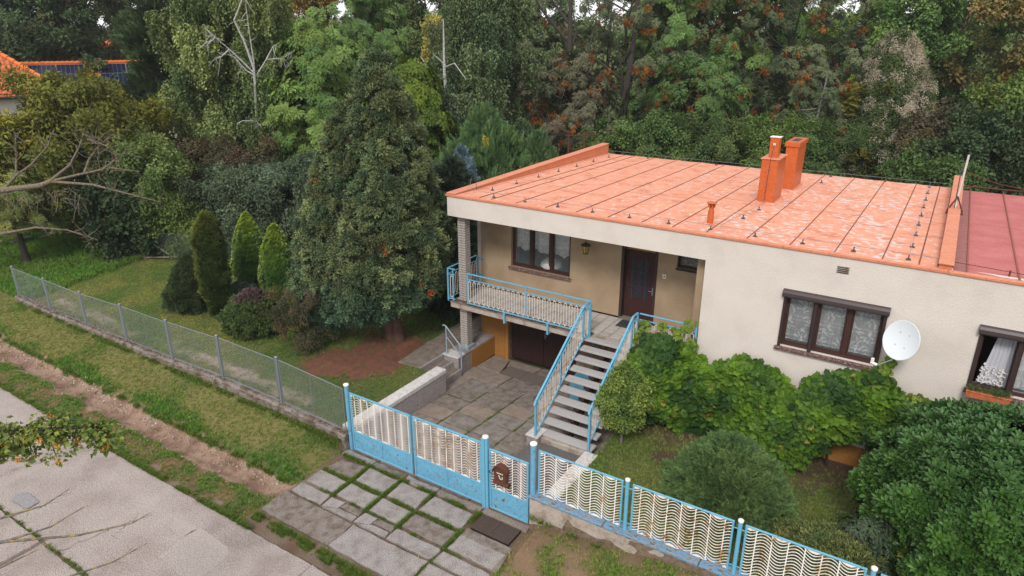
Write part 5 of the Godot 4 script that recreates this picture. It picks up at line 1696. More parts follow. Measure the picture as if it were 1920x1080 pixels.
func build_near_branches():
	# a lime tree by the road whose lowest bough reaches past the viewer, and a leafless one
	rng.seed = 31
	var lt := thing("linden_branch", "near linden bough with green leaves and orange-brown seed wings at the left edge", "branch", Vector3.ZERO)
	var w := MB.new()
	w.tube([Vector3(2.6, -0.2, 14.6), Vector3(2.7, 3.0, 14.5), Vector3(2.9, 6.4, 14.3), Vector3(2.8, 9.5, 14.4)], [0.24, 0.2, 0.15, 0.08], 9)
	w.tube([Vector3(2.85, 5.8, 14.3), Vector3(4.2, 6.15, 13.75), Vector3(5.4, 6.22, 13.1), Vector3(6.0, 6.28, 12.75), Vector3(6.32, 6.27, 12.5)], [0.06, 0.04, 0.02, 0.011, 0.005], 6)
	var xf := []
	var cs := []
	var xs := []
	var cc := []
	for i in 64:
		var t := rr(0.0, 1.0)
		var o := Vector3(lerpf(4.9, 6.32, t), 6.2 + 0.06 * t, lerpf(13.5, 12.5, t))
		var d := Vector3(rr(-0.2, 0.5), rr(-0.6, 0.22), rr(-0.5, 0.5)).normalized() * rr(0.12, 0.34) * (1.15 - 0.5 * t)
		w.tube([o, o + d * 0.5, o + d], [0.006, 0.005, 0.003], 4, false)
		for k in 9:
			var at := o + d * rr(0.2, 1.1) + rdir() * 0.06
			xf.append(aim(Vector3(rr(-0.5, 0.5), 0.6, rr(-0.4, 0.8)), rr(0.06, 0.088), at))
			cs.append(mixc(Color(0.035, 0.065, 0.018), Color(0.13, 0.145, 0.03), rr(0, 1)))
		for k in 2:
			if rr(0, 1) < 0.65:
				xs.append(aim(Vector3(rr(-0.3, 0.3), 1, rr(-0.3, 0.3)), rr(0.05, 0.08), o + d * rr(0.5, 1.1)))
				cc.append(pal2([Color(0.42, 0.16, 0.03), Color(0.5, 0.36, 0.12)]))
	obj("trunk", w.mesh(), M.bark, lt)
	scatter("leaves", lt, meshes.linden, M.leaf, xf, cs, 2.0)
	scatter("seed_wings", lt, meshes.seed, M.leaf, xs, cc)
	var bt := thing("bare_branches", "near leafless twigs with yellow lichen over the road at the lower left", "branch", Vector3.ZERO)
	var b := MB.new()
	b.tube([Vector3(3.6, -0.2, 15.3), Vector3(3.7, 2.6, 15.2), Vector3(3.9, 4.8, 15.0), Vector3(3.8, 6.5, 15.1)], [0.16, 0.13, 0.09, 0.03], 8)
	for q in [[[3.88, 5.0, 15.0], [5.2, 5.6, 14.1], [6.3, 5.93, 13.33], [6.52, 6.0, 13.12], [6.66, 6.12, 12.99]], [[3.85, 4.6, 15.0], [5.3, 5.4, 14.15], [6.33, 5.76, 13.38], [6.6, 5.86, 13.15], [6.78, 6.0, 12.97]], [[3.8, 4.3, 15.0], [5.2, 5.3, 14.3], [6.32, 5.77, 13.4], [6.75, 5.78, 13.05], [7.05, 5.85, 12.8], [7.2, 5.96, 12.72]], [[3.8, 4.0, 15.05], [5.6, 5.0, 14.0], [6.7, 5.5, 13.3], [7.05, 5.63, 12.98], [7.22, 5.75, 12.8]], [[5.2, 5.0, 14.3], [6.3, 5.55, 13.45], [6.55, 5.7, 13.25]]]:
		var pts := []
		var rad := []
		for i in q.size():
			pts.append(Vector3(q[i][0], q[i][1], q[i][2]))
			rad.append(lerpf(0.024, 0.0022, pow(i / (q.size() - 1.0), 0.6)))
		b.tube(pts, rad, 6)
		for k in 5:
			var o: Vector3 = pts[-2].lerp(pts[-1], rr(-1.2, 0.8))
			var d: Vector3 = (pts[-1] - pts[-2]).normalized() + rdir() * 0.8
			b.tube([o, o + d * rr(0.03, 0.09)], [0.002, 0.001], 4, false)
	obj("twigs", b.mesh(), M.bark_lichen, bt)

func build_left_houses():
	# the tiled house at the far left: one hipped end looks this way
	var face := atan2(0.93, 0.36)
	var hs := thing("tiled_house", "white house with an orange clay tile hip roof at the far left", "house", Vector3(-31.0, 1.2, -5.2), face)
	# local x runs along the eave to the left of the viewer = -x, local z looks at the viewer
	obj("wall", span_mesh(Vector3(-13.0, -1.5, -8.0), Vector3(-0.55, 4.75, -0.55)), M.white, hs)
	var r := MB.new()
	var e := Vector3(0, 4.75, 0)
	var a := Vector3(-4.2, 8.0, -4.2)
	r.quad(Vector3(-13.5, 4.7, 0), e, a, Vector3(-13.5, 8.0, -4.2), Vector3(0, 1, 1))
	r.quad(e, Vector3(0, 4.75, -8.4), a, a, Vector3(1, 1, 0))
	r.quad(Vector3(-13.5, 8.0, -4.2), a, Vector3(0, 4.75, -8.4), Vector3(-13.5, 4.75, -8.4), Vector3(0, 1, -1))
	r.quad(Vector3(-13.5, 4.6, 0), Vector3(0, 4.6, 0), Vector3(0, 4.6, -8.4), Vector3(-13.5, 4.6, -8.4), Vector3.DOWN)
	var roof := obj("roof", r.mesh(), M.clay, hs)
	var tile := MB.new()
	for k in 4:
		var g0 := PI * k / 4.0
		var g1 := PI * (k + 1) / 4.0
		tile.quad(Vector3(-cos(g0) * 0.1, sin(g0) * 0.055, 0.0), Vector3(-cos(g1) * 0.1, sin(g1) * 0.055, 0.0), Vector3(-cos(g1) * 0.1, sin(g1) * 0.055 + 0.02, 0.36), Vector3(-cos(g0) * 0.1, sin(g0) * 0.055 + 0.02, 0.36), Vector3(0, 1, 0))
		tile.tri(Vector3(0, 0, 0.36), Vector3(-cos(g0) * 0.1, sin(g0) * 0.055 + 0.02, 0.36), Vector3(-cos(g1) * 0.1, sin(g1) * 0.055 + 0.02, 0.36), Vector3(0, 0, 1))
	tile.quad(Vector3(0.1, 0.0, 0), Vector3(0.16, -0.01, 0), Vector3(0.16, 0.01, 0.36), Vector3(0.1, 0.02, 0.36), Vector3.UP)
	var tm := tile.mesh()
	var slope := Vector3(0, -3.25, 4.2).normalized()
	var tb := Basis(Vector3.RIGHT, slope.cross(Vector3.RIGHT).normalized(), slope)
	for row in 15:
		var t := row * 0.335 + 0.15
		var x1 := -4.2 + t * 4.2 / 5.31 - 0.15
		for k in 19:
			var x := x1 - k * 0.26
			if x < -6.6:
				break
			var o := obj("roof_tile", tm, M.clay, roof)
			o.transform = Transform3D(tb, Vector3(x, 8.0, -4.2) + slope * t + tb.y * 0.02)
	var hip := MB.new()
	var da := e - a
	for k in 16:
		var p := a + da * (k / 16.0)
		var q := a + da * ((k + 1.12) / 16.0)
		hip.tube([p + Vector3(0, 0.06, 0), q + Vector3(0, 0.09, 0)], [0.1, 0.13], 7)
	obj("hip_tiles", hip.mesh(), M.clay_bright, hs)
	obj("gutter", tube_mesh([Vector3(-13.5, 4.66, 0.06), Vector3(0.05, 4.66, 0.06)], 0.07, 8), M.dark_metal, hs)
	for x in [-1.9, -4.4, -6.9]:
		var wn := obj("window", span_mesh(Vector3(-0.6, -0.75, 0), Vector3(0.6, 0.75, 0.05)), M.white, hs, Vector3(x, 3.0, -0.55))
		obj("pane", span_mesh(Vector3(-0.5, -0.65, 0.05), Vector3(-0.03, 0.65, 0.06)), M.solar, wn)
		obj("pane", span_mesh(Vector3(0.03, -0.65, 0.05), Vector3(0.5, 0.65, 0.06)), M.solar, wn)
	# the long roof with solar panels behind it
	var lh := thing("solar_house", "long low building with solar panels on its orange tiled roof", "house", Vector3(-38.2, 0.2, -11.2), atan2(0.87, 0.49))
	obj("wall", span_mesh(Vector3(-9.5, 0, -6.6), Vector3(5.2, 4.3, -0.5)), M.white, lh)
	var rm := MB.new()
	rm.quad(Vector3(-10, 4.2, 0), Vector3(5.6, 4.2, 0), Vector3(5.6, 6.9, -3.5), Vector3(-10, 6.9, -3.5), Vector3(0, 1, 1))
	rm.quad(Vector3(-10, 4.2, -7), Vector3(5.6, 4.2, -7), Vector3(5.6, 6.9, -3.5), Vector3(-10, 6.9, -3.5), Vector3(0, 1, -1))
	rm.tri(Vector3(5.6, 4.2, 0), Vector3(5.6, 4.2, -7), Vector3(5.6, 6.9, -3.5), Vector3.RIGHT)
	rm.tri(Vector3(-10, 4.2, 0), Vector3(-10, 4.2, -7), Vector3(-10, 6.9, -3.5), Vector3.LEFT)
	obj("roof", rm.mesh(), M.clay_bright, lh)
	var rd := MB.new()
	for k in 52:
		rd.tube([Vector3(-10 + k * 0.3, 6.93, -3.5), Vector3(-10 + k * 0.3 + 0.32, 6.96, -3.5)], [0.11, 0.13], 7)
	obj("ridge_tiles", rd.mesh(), M.clay_bright, lh)
	var sl := Vector3(0, -2.7, 3.5).normalized()
	var sb := Basis(Vector3.RIGHT, sl.cross(Vector3.RIGHT).normalized(), sl)
	var fr := MB.new()
	fr.span(Vector3(-0.83, 0, -0.5), Vector3(0.83, 0.035, 0.5))
	var frm := fr.mesh()
	var gm := MB.new()
	for k in 6:
		gm.span(Vector3(-0.81 + k * 0.27, 0.036, -0.475), Vector3(-0.81 + k * 0.27 + 0.255, 0.042, 0.475))
	var gmm := gm.mesh()
	for rw in 4:
		for k in 9:
			if k == 5:
				continue
			var p := obj("solar_panel", frm, M.galv, lh)
			p.transform = Transform3D(sb, Vector3(-8.9 + k * 1.69 - (0.75 if k > 5 else 0.0), 6.9, -3.5) + sl * (0.75 + rw * 1.03) + sb.y * 0.08)
			obj("panel_cells", gmm, M.solar, p)
	var far := thing("pale_house", "pale far-off house glimpsed between the dark trunks at the left", "house", Vector3(-62, 0, -19), 1.1)
	obj("wall", span_mesh(Vector3(-5, 0, -4), Vector3(5, 6.6, 4)), M.white, far)
	var pr := MB.new()
	pr.prism(PackedVector2Array([Vector2(-4.4, 6.5), Vector2(4.4, 6.5), Vector2(0, 9.2)]), 10.6, Transform3D(Basis(Vector3.UP, PI / 2), Vector3(-5.3, 0, 0)))
	obj("roof", pr.mesh(), M.clay, far)
	for x in [-3.0, 0.0, 3.0]:
		obj("window", span_mesh(Vector3(x - 0.5, 4.4, 4), Vector3(x + 0.5, 5.7, 4.04)), M.solar, far)

# ---------------------------------------------------------------- the house
func holed_wall(m: MB, x0: float, x1: float, y0: float, y1: float, z0: float, z1: float, holes: Array):
	# a wall in x,y with rectangular holes [x0, y0, x1, y1], sorted by x, as blocks that butt
	var x := x0
	for h in holes:
		m.span(Vector3(x, y0, z0), Vector3(h[0], y1, z1))
		if h[1] > y0:
			m.span(Vector3(h[0], y0, z0), Vector3(h[2], h[1], z1))
		if h[3] < y1:
			m.span(Vector3(h[0], h[3], z0), Vector3(h[2], y1, z1))
		x = h[2]
	m.span(Vector3(x, y0, z0), Vector3(x1, y1, z1))

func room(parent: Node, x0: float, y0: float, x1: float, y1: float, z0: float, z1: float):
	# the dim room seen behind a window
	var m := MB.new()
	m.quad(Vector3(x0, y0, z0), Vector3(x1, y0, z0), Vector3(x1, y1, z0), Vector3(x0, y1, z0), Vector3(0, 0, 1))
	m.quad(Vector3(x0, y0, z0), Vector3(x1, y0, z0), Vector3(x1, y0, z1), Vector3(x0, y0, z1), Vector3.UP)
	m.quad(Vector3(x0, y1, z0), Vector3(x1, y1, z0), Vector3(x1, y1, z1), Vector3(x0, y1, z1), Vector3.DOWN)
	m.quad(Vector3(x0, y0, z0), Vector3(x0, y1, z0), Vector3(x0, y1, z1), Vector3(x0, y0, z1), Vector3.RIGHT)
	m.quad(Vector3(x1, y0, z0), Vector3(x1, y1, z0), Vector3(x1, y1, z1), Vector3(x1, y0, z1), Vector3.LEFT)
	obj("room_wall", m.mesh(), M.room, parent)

func curtain_mesh(x0: float, x1: float, y0: Callable, y1: float, z: float, folds: float, amp: float) -> ArrayMesh:
	var m := MB.new()
	var n := int((x1 - x0) / 0.025)
	for i in n + 1:
		var t := float(i) / n
		var x := lerpf(x0, x1, t)
		var zz := z + amp * sin(t * folds * TAU) + amp * 0.5 * sin(t * folds * 2.3 * TAU + 1.0)
		var nx := -amp * cos(t * folds * TAU) * folds * TAU / (x1 - x0)
		m.vert(Vector3(x, y0.call(t), zz), Vector3(nx, 0, 1).normalized())
		m.vert(Vector3(x, y1, zz), Vector3(nx, 0, 1).normalized())
	for i in n:
		var a := i * 2
		m.face(a, a + 2, a + 3)
		m.face(a, a + 3, a + 1)
	return m.mesh()

func three_light_window(house: Node, x0: float, x1: float, y0: float, y1: float, zf: float, box_top: float, lace: Material, scallop: bool) -> Node3D:
	# frame of three casements; zf is the wall face; the frame sits 9 cm behind it
	var fm := MB.new()
	var z := zf - 0.09
	var d := 0.06
	fm.span(Vector3(x0, y0, z - d), Vector3(x0 + 0.06, y1, z), 0.004)
	fm.span(Vector3(x1 - 0.06, y0, z - d), Vector3(x1, y1, z), 0.004)
	fm.span(Vector3(x0 + 0.06, y1 - 0.06, z - d), Vector3(x1 - 0.06, y1, z - 0.002), 0.004)
	fm.span(Vector3(x0 + 0.06, y0, z - d), Vector3(x1 - 0.06, y0 + 0.075, z - 0.002), 0.004)
	var w := obj("window", fm.mesh(), M.frame_red, house)
	var xm := [x0 + 0.06, lerpf(x0, x1, 0.335), lerpf(x0, x1, 0.665), x1 - 0.06]
	obj("mullion", span_mesh(Vector3(xm[1] - 0.055, y0 + 0.075, z - d), Vector3(xm[1] + 0.055, y1 - 0.06, z + 0.03), 0.006), M.frame, w)
	obj("mullion", span_mesh(Vector3(xm[2] - 0.05, y0 + 0.075, z - d), Vector3(xm[2] + 0.05, y1 - 0.06, z + 0.005), 0.006), M.frame_red, w)
	for i in 3:
		var a: float = xm[i] + (0.055 if i > 0 else 0.0)
		var b: float = xm[i + 1] - (0.055 if i < 2 else 0.0)
		var c := MB.new()
		c.span(Vector3(a, y0 + 0.078, z - 0.05), Vector3(a + 0.03, y1 - 0.062, z - 0.012), 0.003)
		c.span(Vector3(b - 0.03, y0 + 0.078, z - 0.05), Vector3(b, y1 - 0.062, z - 0.012), 0.003)
		c.span(Vector3(a + 0.03, y0 + 0.078, z - 0.05), Vector3(b - 0.03, y0 + 0.115, z - 0.012), 0.003)
		c.span(Vector3(a + 0.03, y1 - 0.09, z - 0.05), Vector3(b - 0.03, y1 - 0.062, z - 0.012), 0.003)
		obj("casement", c.mesh(), M.frame_red, w)
		obj("pane", span_mesh(Vector3(a + 0.028, y0 + 0.113, z - 0.036), Vector3(b - 0.028, y1 - 0.088, z - 0.032)), M.glass, w)
	var bottom := func(t: float) -> float: return y0 + 0.1
	if scallop:
		bottom = func(t: float) -> float: return lerpf(y0, y1, 0.4) + 0.05 * absf(sin(t * PI * 7.0)) - 0.09 * sin(t * PI * 3.0) * sin(t * PI * 3.0)
	obj("curtain", curtain_mesh(x0 + 0.06, x1 - 0.06, bottom, y1 - 0.03, z - 0.16, 13.0, 0.014), lace, w)
	return w

func build_house():
	rng.seed = 202
	var h := thing("house", "beige single-storey house with a flat orange sheet-metal roof and a recessed porch", "house")
	# plaster walls
	var fw := MB.new()
	holed_wall(fw, 7.39, 12.0, 0.78, 4.978, -0.35, 0.0, [[9.2, 2.74, 11.14, 4.05]])
	obj("front_wall", fw.mesh(), M.plaster, h)
	obj("fascia", span_mesh(Vector3(0.0, 4.4, -0.3), Vector3(7.39, 4.978, 0.0)), M.plaster, h)
	obj("plinth", span_mesh(Vector3(6.12, 0.0, -0.35), Vector3(11.995, 0.78, -0.015)), M.board, h)
	var side := MB.new()
	side.span(Vector3(-0.085, -0.2, -9.8), Vector3(0.2, 4.4, -1.85))
	side.span(Vector3(0.0, 4.4, -9.8), Vector3(0.3, 4.71, -0.3))
	side.span(Vector3(0.2, 0.2, -9.8), Vector3(11.995, 4.6, -9.5))
	obj("side_wall", side.mesh(), M.plaster, h)
	obj("porch_end_wall", span_mesh(Vector3(7.11, 0.78, -1.55), Vector3(7.388, 4.398, -0.352)), M.porch, h)
	obj("porch_ceiling", span_mesh(Vector3(0.02, 4.396, -1.55), Vector3(7.388, 4.43, -0.302)), M.soffit, h)
	var pw := MB.new()
	holed_wall(pw, -0.085, 7.39, 1.84, 4.4, -1.85, -1.55, [[1.13, 2.66, 3.12, 4.02], [4.68, 1.84, 5.7, 4.02], [6.22, 3.54, 6.79, 3.98]])
	obj("porch_wall", pw.mesh(), M.porch, h)
	obj("corner_strip", span_mesh(Vector3(-0.088, 1.82, -1.56), Vector3(0.03, 4.39, -1.547)), M.soffit, h)
	# porch window
	var w := three_light_window(h, 1.13, 3.12, 2.66, 4.02, -1.55, 4.02, M.lace_white, true)
	room(w, 0.9, 2.4, 3.4, 4.2, -3.4, -1.86)
	obj("sill", span_mesh(Vector3(1.07, 2.6, -1.64), Vector3(3.18, 2.655, -1.46), 0.008), M.sill, w)
	var cush := MB.new()
	cush.lathe(Vector3(2.3, 2.78, -1.95), [[0.01, -0.1], [0.3, -0.06], [0.34, 0.0], [0.3, 0.1], [0.18, 0.2], [0.01, 0.24]], 14)
	obj("cushion", cush.mesh(), M.lace_white, w)
	# small high window
	var sw := MB.new()
	sw.span(Vector3(6.22, 3.54, -1.72), Vector3(6.26, 3.98, -1.66), 0.003)
	sw.span(Vector3(6.75, 3.54, -1.72), Vector3(6.79, 3.98, -1.66), 0.003)
	sw.span(Vector3(6.26, 3.54, -1.72), Vector3(6.75, 3.59, -1.66), 0.003)
	sw.span(Vector3(6.26, 3.93, -1.72), Vector3(6.75, 3.98, -1.66), 0.003)
	var small := obj("window", sw.mesh(), M.frame, h)
	obj("pane", span_mesh(Vector3(6.26, 3.59, -1.7), Vector3(6.75, 3.93, -1.695)), M.glass, small)
	obj("sill", span_mesh(Vector3(6.2, 3.5, -1.64), Vector3(6.81, 3.538, -1.5), 0.006), M.frame, small)
	room(small, 6.1, 3.3, 6.95, 4.2, -2.6, -1.86)
	# entrance door
	var fr := MB.new()
	fr.span(Vector3(4.68, 1.84, -1.75), Vector3(4.76, 4.02, -1.53), 0.005)
	fr.span(Vector3(5.63, 1.84, -1.75), Vector3(5.7, 4.02, -1.53), 0.005)
	fr.span(Vector3(4.76, 3.965, -1.75), Vector3(5.63, 4.02, -1.53), 0.005)
	fr.span(Vector3(4.76, 3.76, -1.74), Vector3(5.63, 3.79, -1.62), 0.004)
	var door := obj("entrance_door", fr.mesh(), M.frame, h)
	obj("transom", span_mesh(Vector3(4.76, 3.79, -1.72), Vector3(5.63, 3.965, -1.67)), M.board, door)
	var lf := MB.new()
	lf.span(Vector3(4.765, 1.86, -1.73), Vector3(5.625, 3.755, -1.68), 0.006)
	obj("door_leaf", lf.mesh(), M.door, door)
	for k in 3:
		var x := 4.93 + k * 0.19
		obj("glass_strip", span_mesh(Vector3(x, 2.45, -1.682), Vector3(x + 0.13, 3.55, -1.672), 0.003), M.glass_dark, door)
	var gr := MB.new()
	for y in [2.78, 3.2]:
		gr.span(Vector3(4.84, y, -1.655), Vector3(5.5, y + 0.022, -1.64), 0.003)
	for x in [4.98, 5.37]:
		gr.span(Vector3(x, 2.38, -1.655), Vector3(x + 0.02, 3.6, -1.64), 0.003)
	for k in 12:
		var c := Vector3(5.185 + (0.045 if k % 2 == 0 else -0.045), 2.5 + k * 0.09, -1.648)
		var pts := []
		var rad := []
		for i in 9:
			var g := PI * 1.5 * i / 8.0 + (0.0 if k % 2 == 0 else PI)
			pts.append(c + Vector3(cos(g), sin(g), 0) * (0.055 - 0.004 * i))
			rad.append(0.008)
		gr.tube(pts, rad, 5)
	obj("grille", gr.mesh(), M.iron, door)
	obj("handle", tube_mesh([Vector3(5.56, 2.72, -1.68), Vector3(5.56, 2.72, -1.63), Vector3(5.47, 2.72, -1.625)], 0.011, 6), M.galv, door)
	obj("handle_plate", span_mesh(Vector3(5.545, 2.6, -1.682), Vector3(5.58, 2.82, -1.673), 0.003), M.galv, door)
	obj("threshold", span_mesh(Vector3(4.7, 1.818, -1.8), Vector3(5.68, 1.842, -1.52), 0.004), M.grey_wood, door)
	# terrace slab and its tiles
	var sm := MB.new()
	sm.span(Vector3(0.0, 1.62, -1.545), Vector3(7.388, 1.785, -0.001), 0.01)
	var slab := obj("terrace_slab", sm.mesh(), M.old_plaster, h)
	obj("mortar_bed", span_mesh(Vector3(0.02, 1.78, -1.54), Vector3(7.38, 1.789, -0.31)), M.mortar, slab)
	obj("slab_edge", span_mesh(Vector3(-0.004, 1.787, -0.3), Vector3(4.6, 1.815, 0.03), 0.008), M.foot, slab)
	for i in 25:
		for j in 5:
			var x := 0.03 + i * 0.294
			var z := -1.52 + j * 0.252 + (0.04 if j == 4 else 0.0)
			var o := obj("floor_tile", box_mesh(Vector3(0.278, 0.026, 0.236), 0.004), M.tile if (i * 7 + j * 5 + i * j) % 4 else M.tile_b, slab, Vector3(x + 0.145, 1.8 + rr(-0.001, 0.001) + (0.005 if j == 4 else 0.0), z + 0.124))
			o.rotation = Vector3(rr(-0.004, 0.004), rr(-0.004, 0.004), rr(-0.004, 0.004))
	# brick pillar
	var col := obj("pillar", span_mesh(Vector3(0.19, 0.24, -0.45), Vector3(0.43, 4.4, -0.21)), M.mortar, h)
	for r in 55:
		var y := 0.345 + r * 0.0735
		if y + 0.07 > 4.4 or (y > 1.56 and y < 1.8):
			continue
		if r % 2 == 0:
			obj("brick", box_mesh(Vector3(0.12, 0.06, 0.255), 0.004), M.brick, col, Vector3(0.2435 + rr(-0.002, 0.002), y + 0.036, -0.33))
			obj("brick", box_mesh(Vector3(0.12, 0.06, 0.255), 0.004), M.brick, col, Vector3(0.376, y + 0.036, -0.33 + rr(-0.002, 0.002)))
		else:
			obj("brick", box_mesh(Vector3(0.255, 0.06, 0.12), 0.004), M.brick, col, Vector3(0.31, y + 0.036, -0.2645 + rr(-0.002, 0.002)))
			obj("brick", box_mesh(Vector3(0.255, 0.06, 0.12), 0.004), M.brick, col, Vector3(0.31 + rr(-0.002, 0.002), y + 0.036, -0.396))
	obj("pillar_foot", span_mesh(Vector3(0.13, 0.242, -0.51), Vector3(0.49, 0.36, -0.15), 0.012), M.grey_paint, col)
	# garage: boards, doors
	var gw := MB.new()
	holed_wall(gw, 0.0, 6.1, -0.6, 1.62, -1.85, -1.53, [[1.1, -0.6, 3.44, 1.5]])
	obj("basement_wall", gw.mesh(), M.bare_wall, h)
	var bd := obj("cladding", span_mesh(Vector3(0.04, -0.45, -1.532), Vector3(1.06, 1.6, -1.522)), M.grey_wood, h)
	for k in 13:
		obj("board", box_mesh(Vector3(0.074, 2.06, 0.022), 0.004), M.board, bd, Vector3(0.08 + k * 0.0785, 0.58, -1.508 + rr(-0.002, 0.002)))
	obj("corner_post", span_mesh(Vector3(1.0, -0.44, -1.53), Vector3(1.1, 1.615, -1.42), 0.006), M.board, h)
	for k in 2:
		var x0 := 1.1 + k * 1.17
		var gd := obj("garage_door", span_mesh(Vector3(x0 + 0.008, -0.42, -1.66), Vector3(x0 + 1.162, 1.5, -1.62), 0.004), M.brown, h)
		for i in 14:
			obj("plank", box_mesh(Vector3(0.078, 1.9, 0.014), 0.004), M.brown, gd, Vector3(x0 + 0.05 + i * 0.0818, 0.54, -1.613))
		if k == 1:
			obj("handle_plate", span_mesh(Vector3(x0 + 0.035, 0.52, -1.606), Vector3(x0 + 0.07, 0.74, -1.6), 0.003), M.galv, gd)
			obj("handle", tube_mesh([Vector3(x0 + 0.052, 0.65, -1.6), Vector3(x0 + 0.052, 0.65, -1.55), Vector3(x0 + 0.15, 0.65, -1.545)], 0.011, 6), M.galv, gd)
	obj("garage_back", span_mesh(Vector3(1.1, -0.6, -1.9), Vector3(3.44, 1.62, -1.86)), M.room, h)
	# big front window with its roller shutter box
	var w2 := three_light_window(h, 9.2, 11.14, 2.74, 4.05, 0.0, 4.05, M.lace, false)
	room(w2, 9.0, 2.5, 11.4, 4.2, -1.6, -0.36)
	obj("sill", span_mesh(Vector3(9.12, 2.66, -0.1), Vector3(11.2, 2.735, 0.09), 0.012), M.sill, w2)
	shutter(w2, 9.14, 11.2, 2.74, 4.08)
	# ventilation grille
	var vg := obj("vent", span_mesh(Vector3(10.09, 4.61, -0.01), Vector3(10.33, 4.77, 0.006), 0.002), M.old_plaster, h)
	for k in 4:
		obj("louvre", span_mesh(Vector3(10.11, 4.625 + k * 0.037, 0.004), Vector3(10.31, 4.643 + k * 0.037, 0.012)), M.dark_metal, vg)
	# roof: sheets between standing seams, falling to the back
	var deck := MB.new()
	var y_at := func(z: float) -> float: return 5.0 + 0.0244 * z
	deck.quad(Vector3(0, 4.97, -0.02), Vector3(11.99, 4.97, -0.02), Vector3(11.99, y_at.call(-9.95) - 0.03, -9.95), Vector3(0, y_at.call(-9.95) - 0.03, -9.95), Vector3.UP)
	deck.span(Vector3(0.3, 4.6, -9.95), Vector3(11.99, 4.7, -9.5))
	var roof := obj("roof", deck.mesh(), M.seam, h)
	var xs := [0.26, 1.02, 1.42, 2.2, 3.1, 3.98, 4.86, 5.74, 6.5, 7.3, 8.2, 9.1, 9.98, 10.86, 11.5, 11.82]
	for i in xs.size() - 1:
		var zc := [0.0, -3.4 + rr(-1.2, 1.2), -6.8 + rr(-1.2, 1.2), -9.93]
		for k in 3:
			var m := MB.new()
			var x0: float = xs[i] + 0.012
			var x1: float = xs[i + 1] - 0.012
			var z0: float = zc[k] - 0.006
			var z1: float = zc[k + 1] + 0.006
			var ya: float = y_at.call(z0) + 0.004 * (k % 2)
			var yb: float = y_at.call(z1) + 0.002
			# a sheet dented a little across
			var nx := 6
			var nz := 10
			for b in nz + 1:
				for a in nx + 1:
					var u := float(a) / nx
					var v := float(b) / nz
					var x := lerpf(x0, x1, u)
					var z := lerpf(z0, z1, v)
					var dent := 0.006 * wob.get_noise_2d(x * 3.0, z * 3.0) + 0.012 * pow(absf(u - 0.5) * 2.0, 6.0)
					m.vert(Vector3(x, lerpf(ya, yb, v) + dent, z), Vector3(-wob.get_noise_2d(x * 3.0 + 9.0, z * 2.0) * 0.012, 1, wob.get_noise_2d(x * 2.0, z * 3.0 + 9.0) * 0.012).normalized(), Vector2(x / 12.0, 1.0 + z / 10.0))
			for b in nz:
				for a in nx:
					var q := b * (nx + 1) + a
					m.face(q, q + 1, q + nx + 2)
					m.face(q, q + nx + 2, q + nx + 1)
			obj("roof_sheet", m.mesh(), M.roof, roof)
		if i > 0:
			obj("standing_seam", bar_mesh(Vector3(xs[i], y_at.call(-0.12) + 0.016, -0.12), Vector3(xs[i], y_at.call(-9.93) + 0.016, -9.93), 0.012, 0.026), M.seam, roof)
	for k in 4:
		obj("eaves_trim", span_mesh(Vector3(k * 3.0 - (0.03 if k == 0 else 0.0), 4.955, -0.1), Vector3(k * 3.0 + 2.996, 5.018, 0.035), 0.008), M.trim, roof)
	var pl := obj("parapet", MB.new().mesh() if false else parapet_mesh(), M.parapet, h)
	for k in 6:
		obj("cap_sheet", parapet_cap(k), M.trim, pl)
	# parapet between the two houses
	var pr := obj("parapet", span_mesh(Vector3(11.83, 4.6, -9.95), Vector3(12.05, 5.1, -0.1), 0.004), M.parapet, h)
	for k in 9:
		obj("cap_sheet", span_mesh(Vector3(11.81, 5.1, -0.06 - k * 1.1), Vector3(12.07, 5.13, -0.06 - (k + 1) * 1.1 + 0.004), 0.006), M.trim, pr).rotation.x = 0.002
	# chimneys
	chimney(h, 7.36, 7.79, -5.28, -4.33, 6.05, true)
	chimney(h, 7.5, 7.84, -7.7, -6.55, 6.22, false)
	var vp := MB.new()
	vp.lathe(Vector3(7.08, 4.96, -1.1), [[0.075, 0.0], [0.075, 0.3], [0.06, 0.3], [0.06, 0.4]], 12)
	for k in 6:
		var g := TAU * k / 6
		vp.box(Vector3(7.08 + cos(g) * 0.07, 5.41, -1.1 + sin(g) * 0.07), Vector3(0.03, 0.1, 0.03))
	vp.lathe(Vector3(7.08, 5.45, -1.1), [[0.0, 0.0], [0.12, 0.0], [0.12, 0.02], [0.0, 0.05]], 12)
	obj("vent_pipe", vp.mesh(), M.chim, roof)
	# lightning conductor: holders on small feet and the wire they carry
	var hold := MB.new()
	hold.lathe(Vector3.ZERO, [[0.0, 0.03], [0.04, 0.025], [0.052, 0.0]], 10)
	hold.box(Vector3(0, 0.055, 0), Vector3(0.013, 0.07, 0.022))
	hold.box(Vector3(0.008, 0.09, 0), Vector3(0.034, 0.011, 0.022))
	var hm := hold.mesh()
	var spots := []
	for k in 11:
		spots.append(Vector2(1.3 + k * 1.0, -0.42))
	for k in 7:
		spots.append(Vector2(0.72, -1.2 - k * 1.3))
	for k in 8:
		spots.append(Vector2(11.3 - 0.01 * k, -1.5 - k * 1.15))
	for q in [[7.62, -2.0], [7.7, -3.2], [2.0, -9.7], [4.6, -9.7], [8.4, -9.7], [10.0, -9.7], [8.35, -8.3]]:
		spots.append(Vector2(q[0], q[1]))
	for p in spots:
		obj("wire_holder", hm, M.iron, roof, Vector3(p.x, y_at.call(p.y) + 0.004, p.y)).rotation.y = rr(0, TAU)
	var wire := func(pts: Array, r := 0.005):
		var q := []
		for p in pts:
			q.append(Vector3(p[0], y_at.call(p[1]) + p[2], p[1]))
		obj("conductor_wire", tube_mesh(q, r, 5), M.galv, roof)
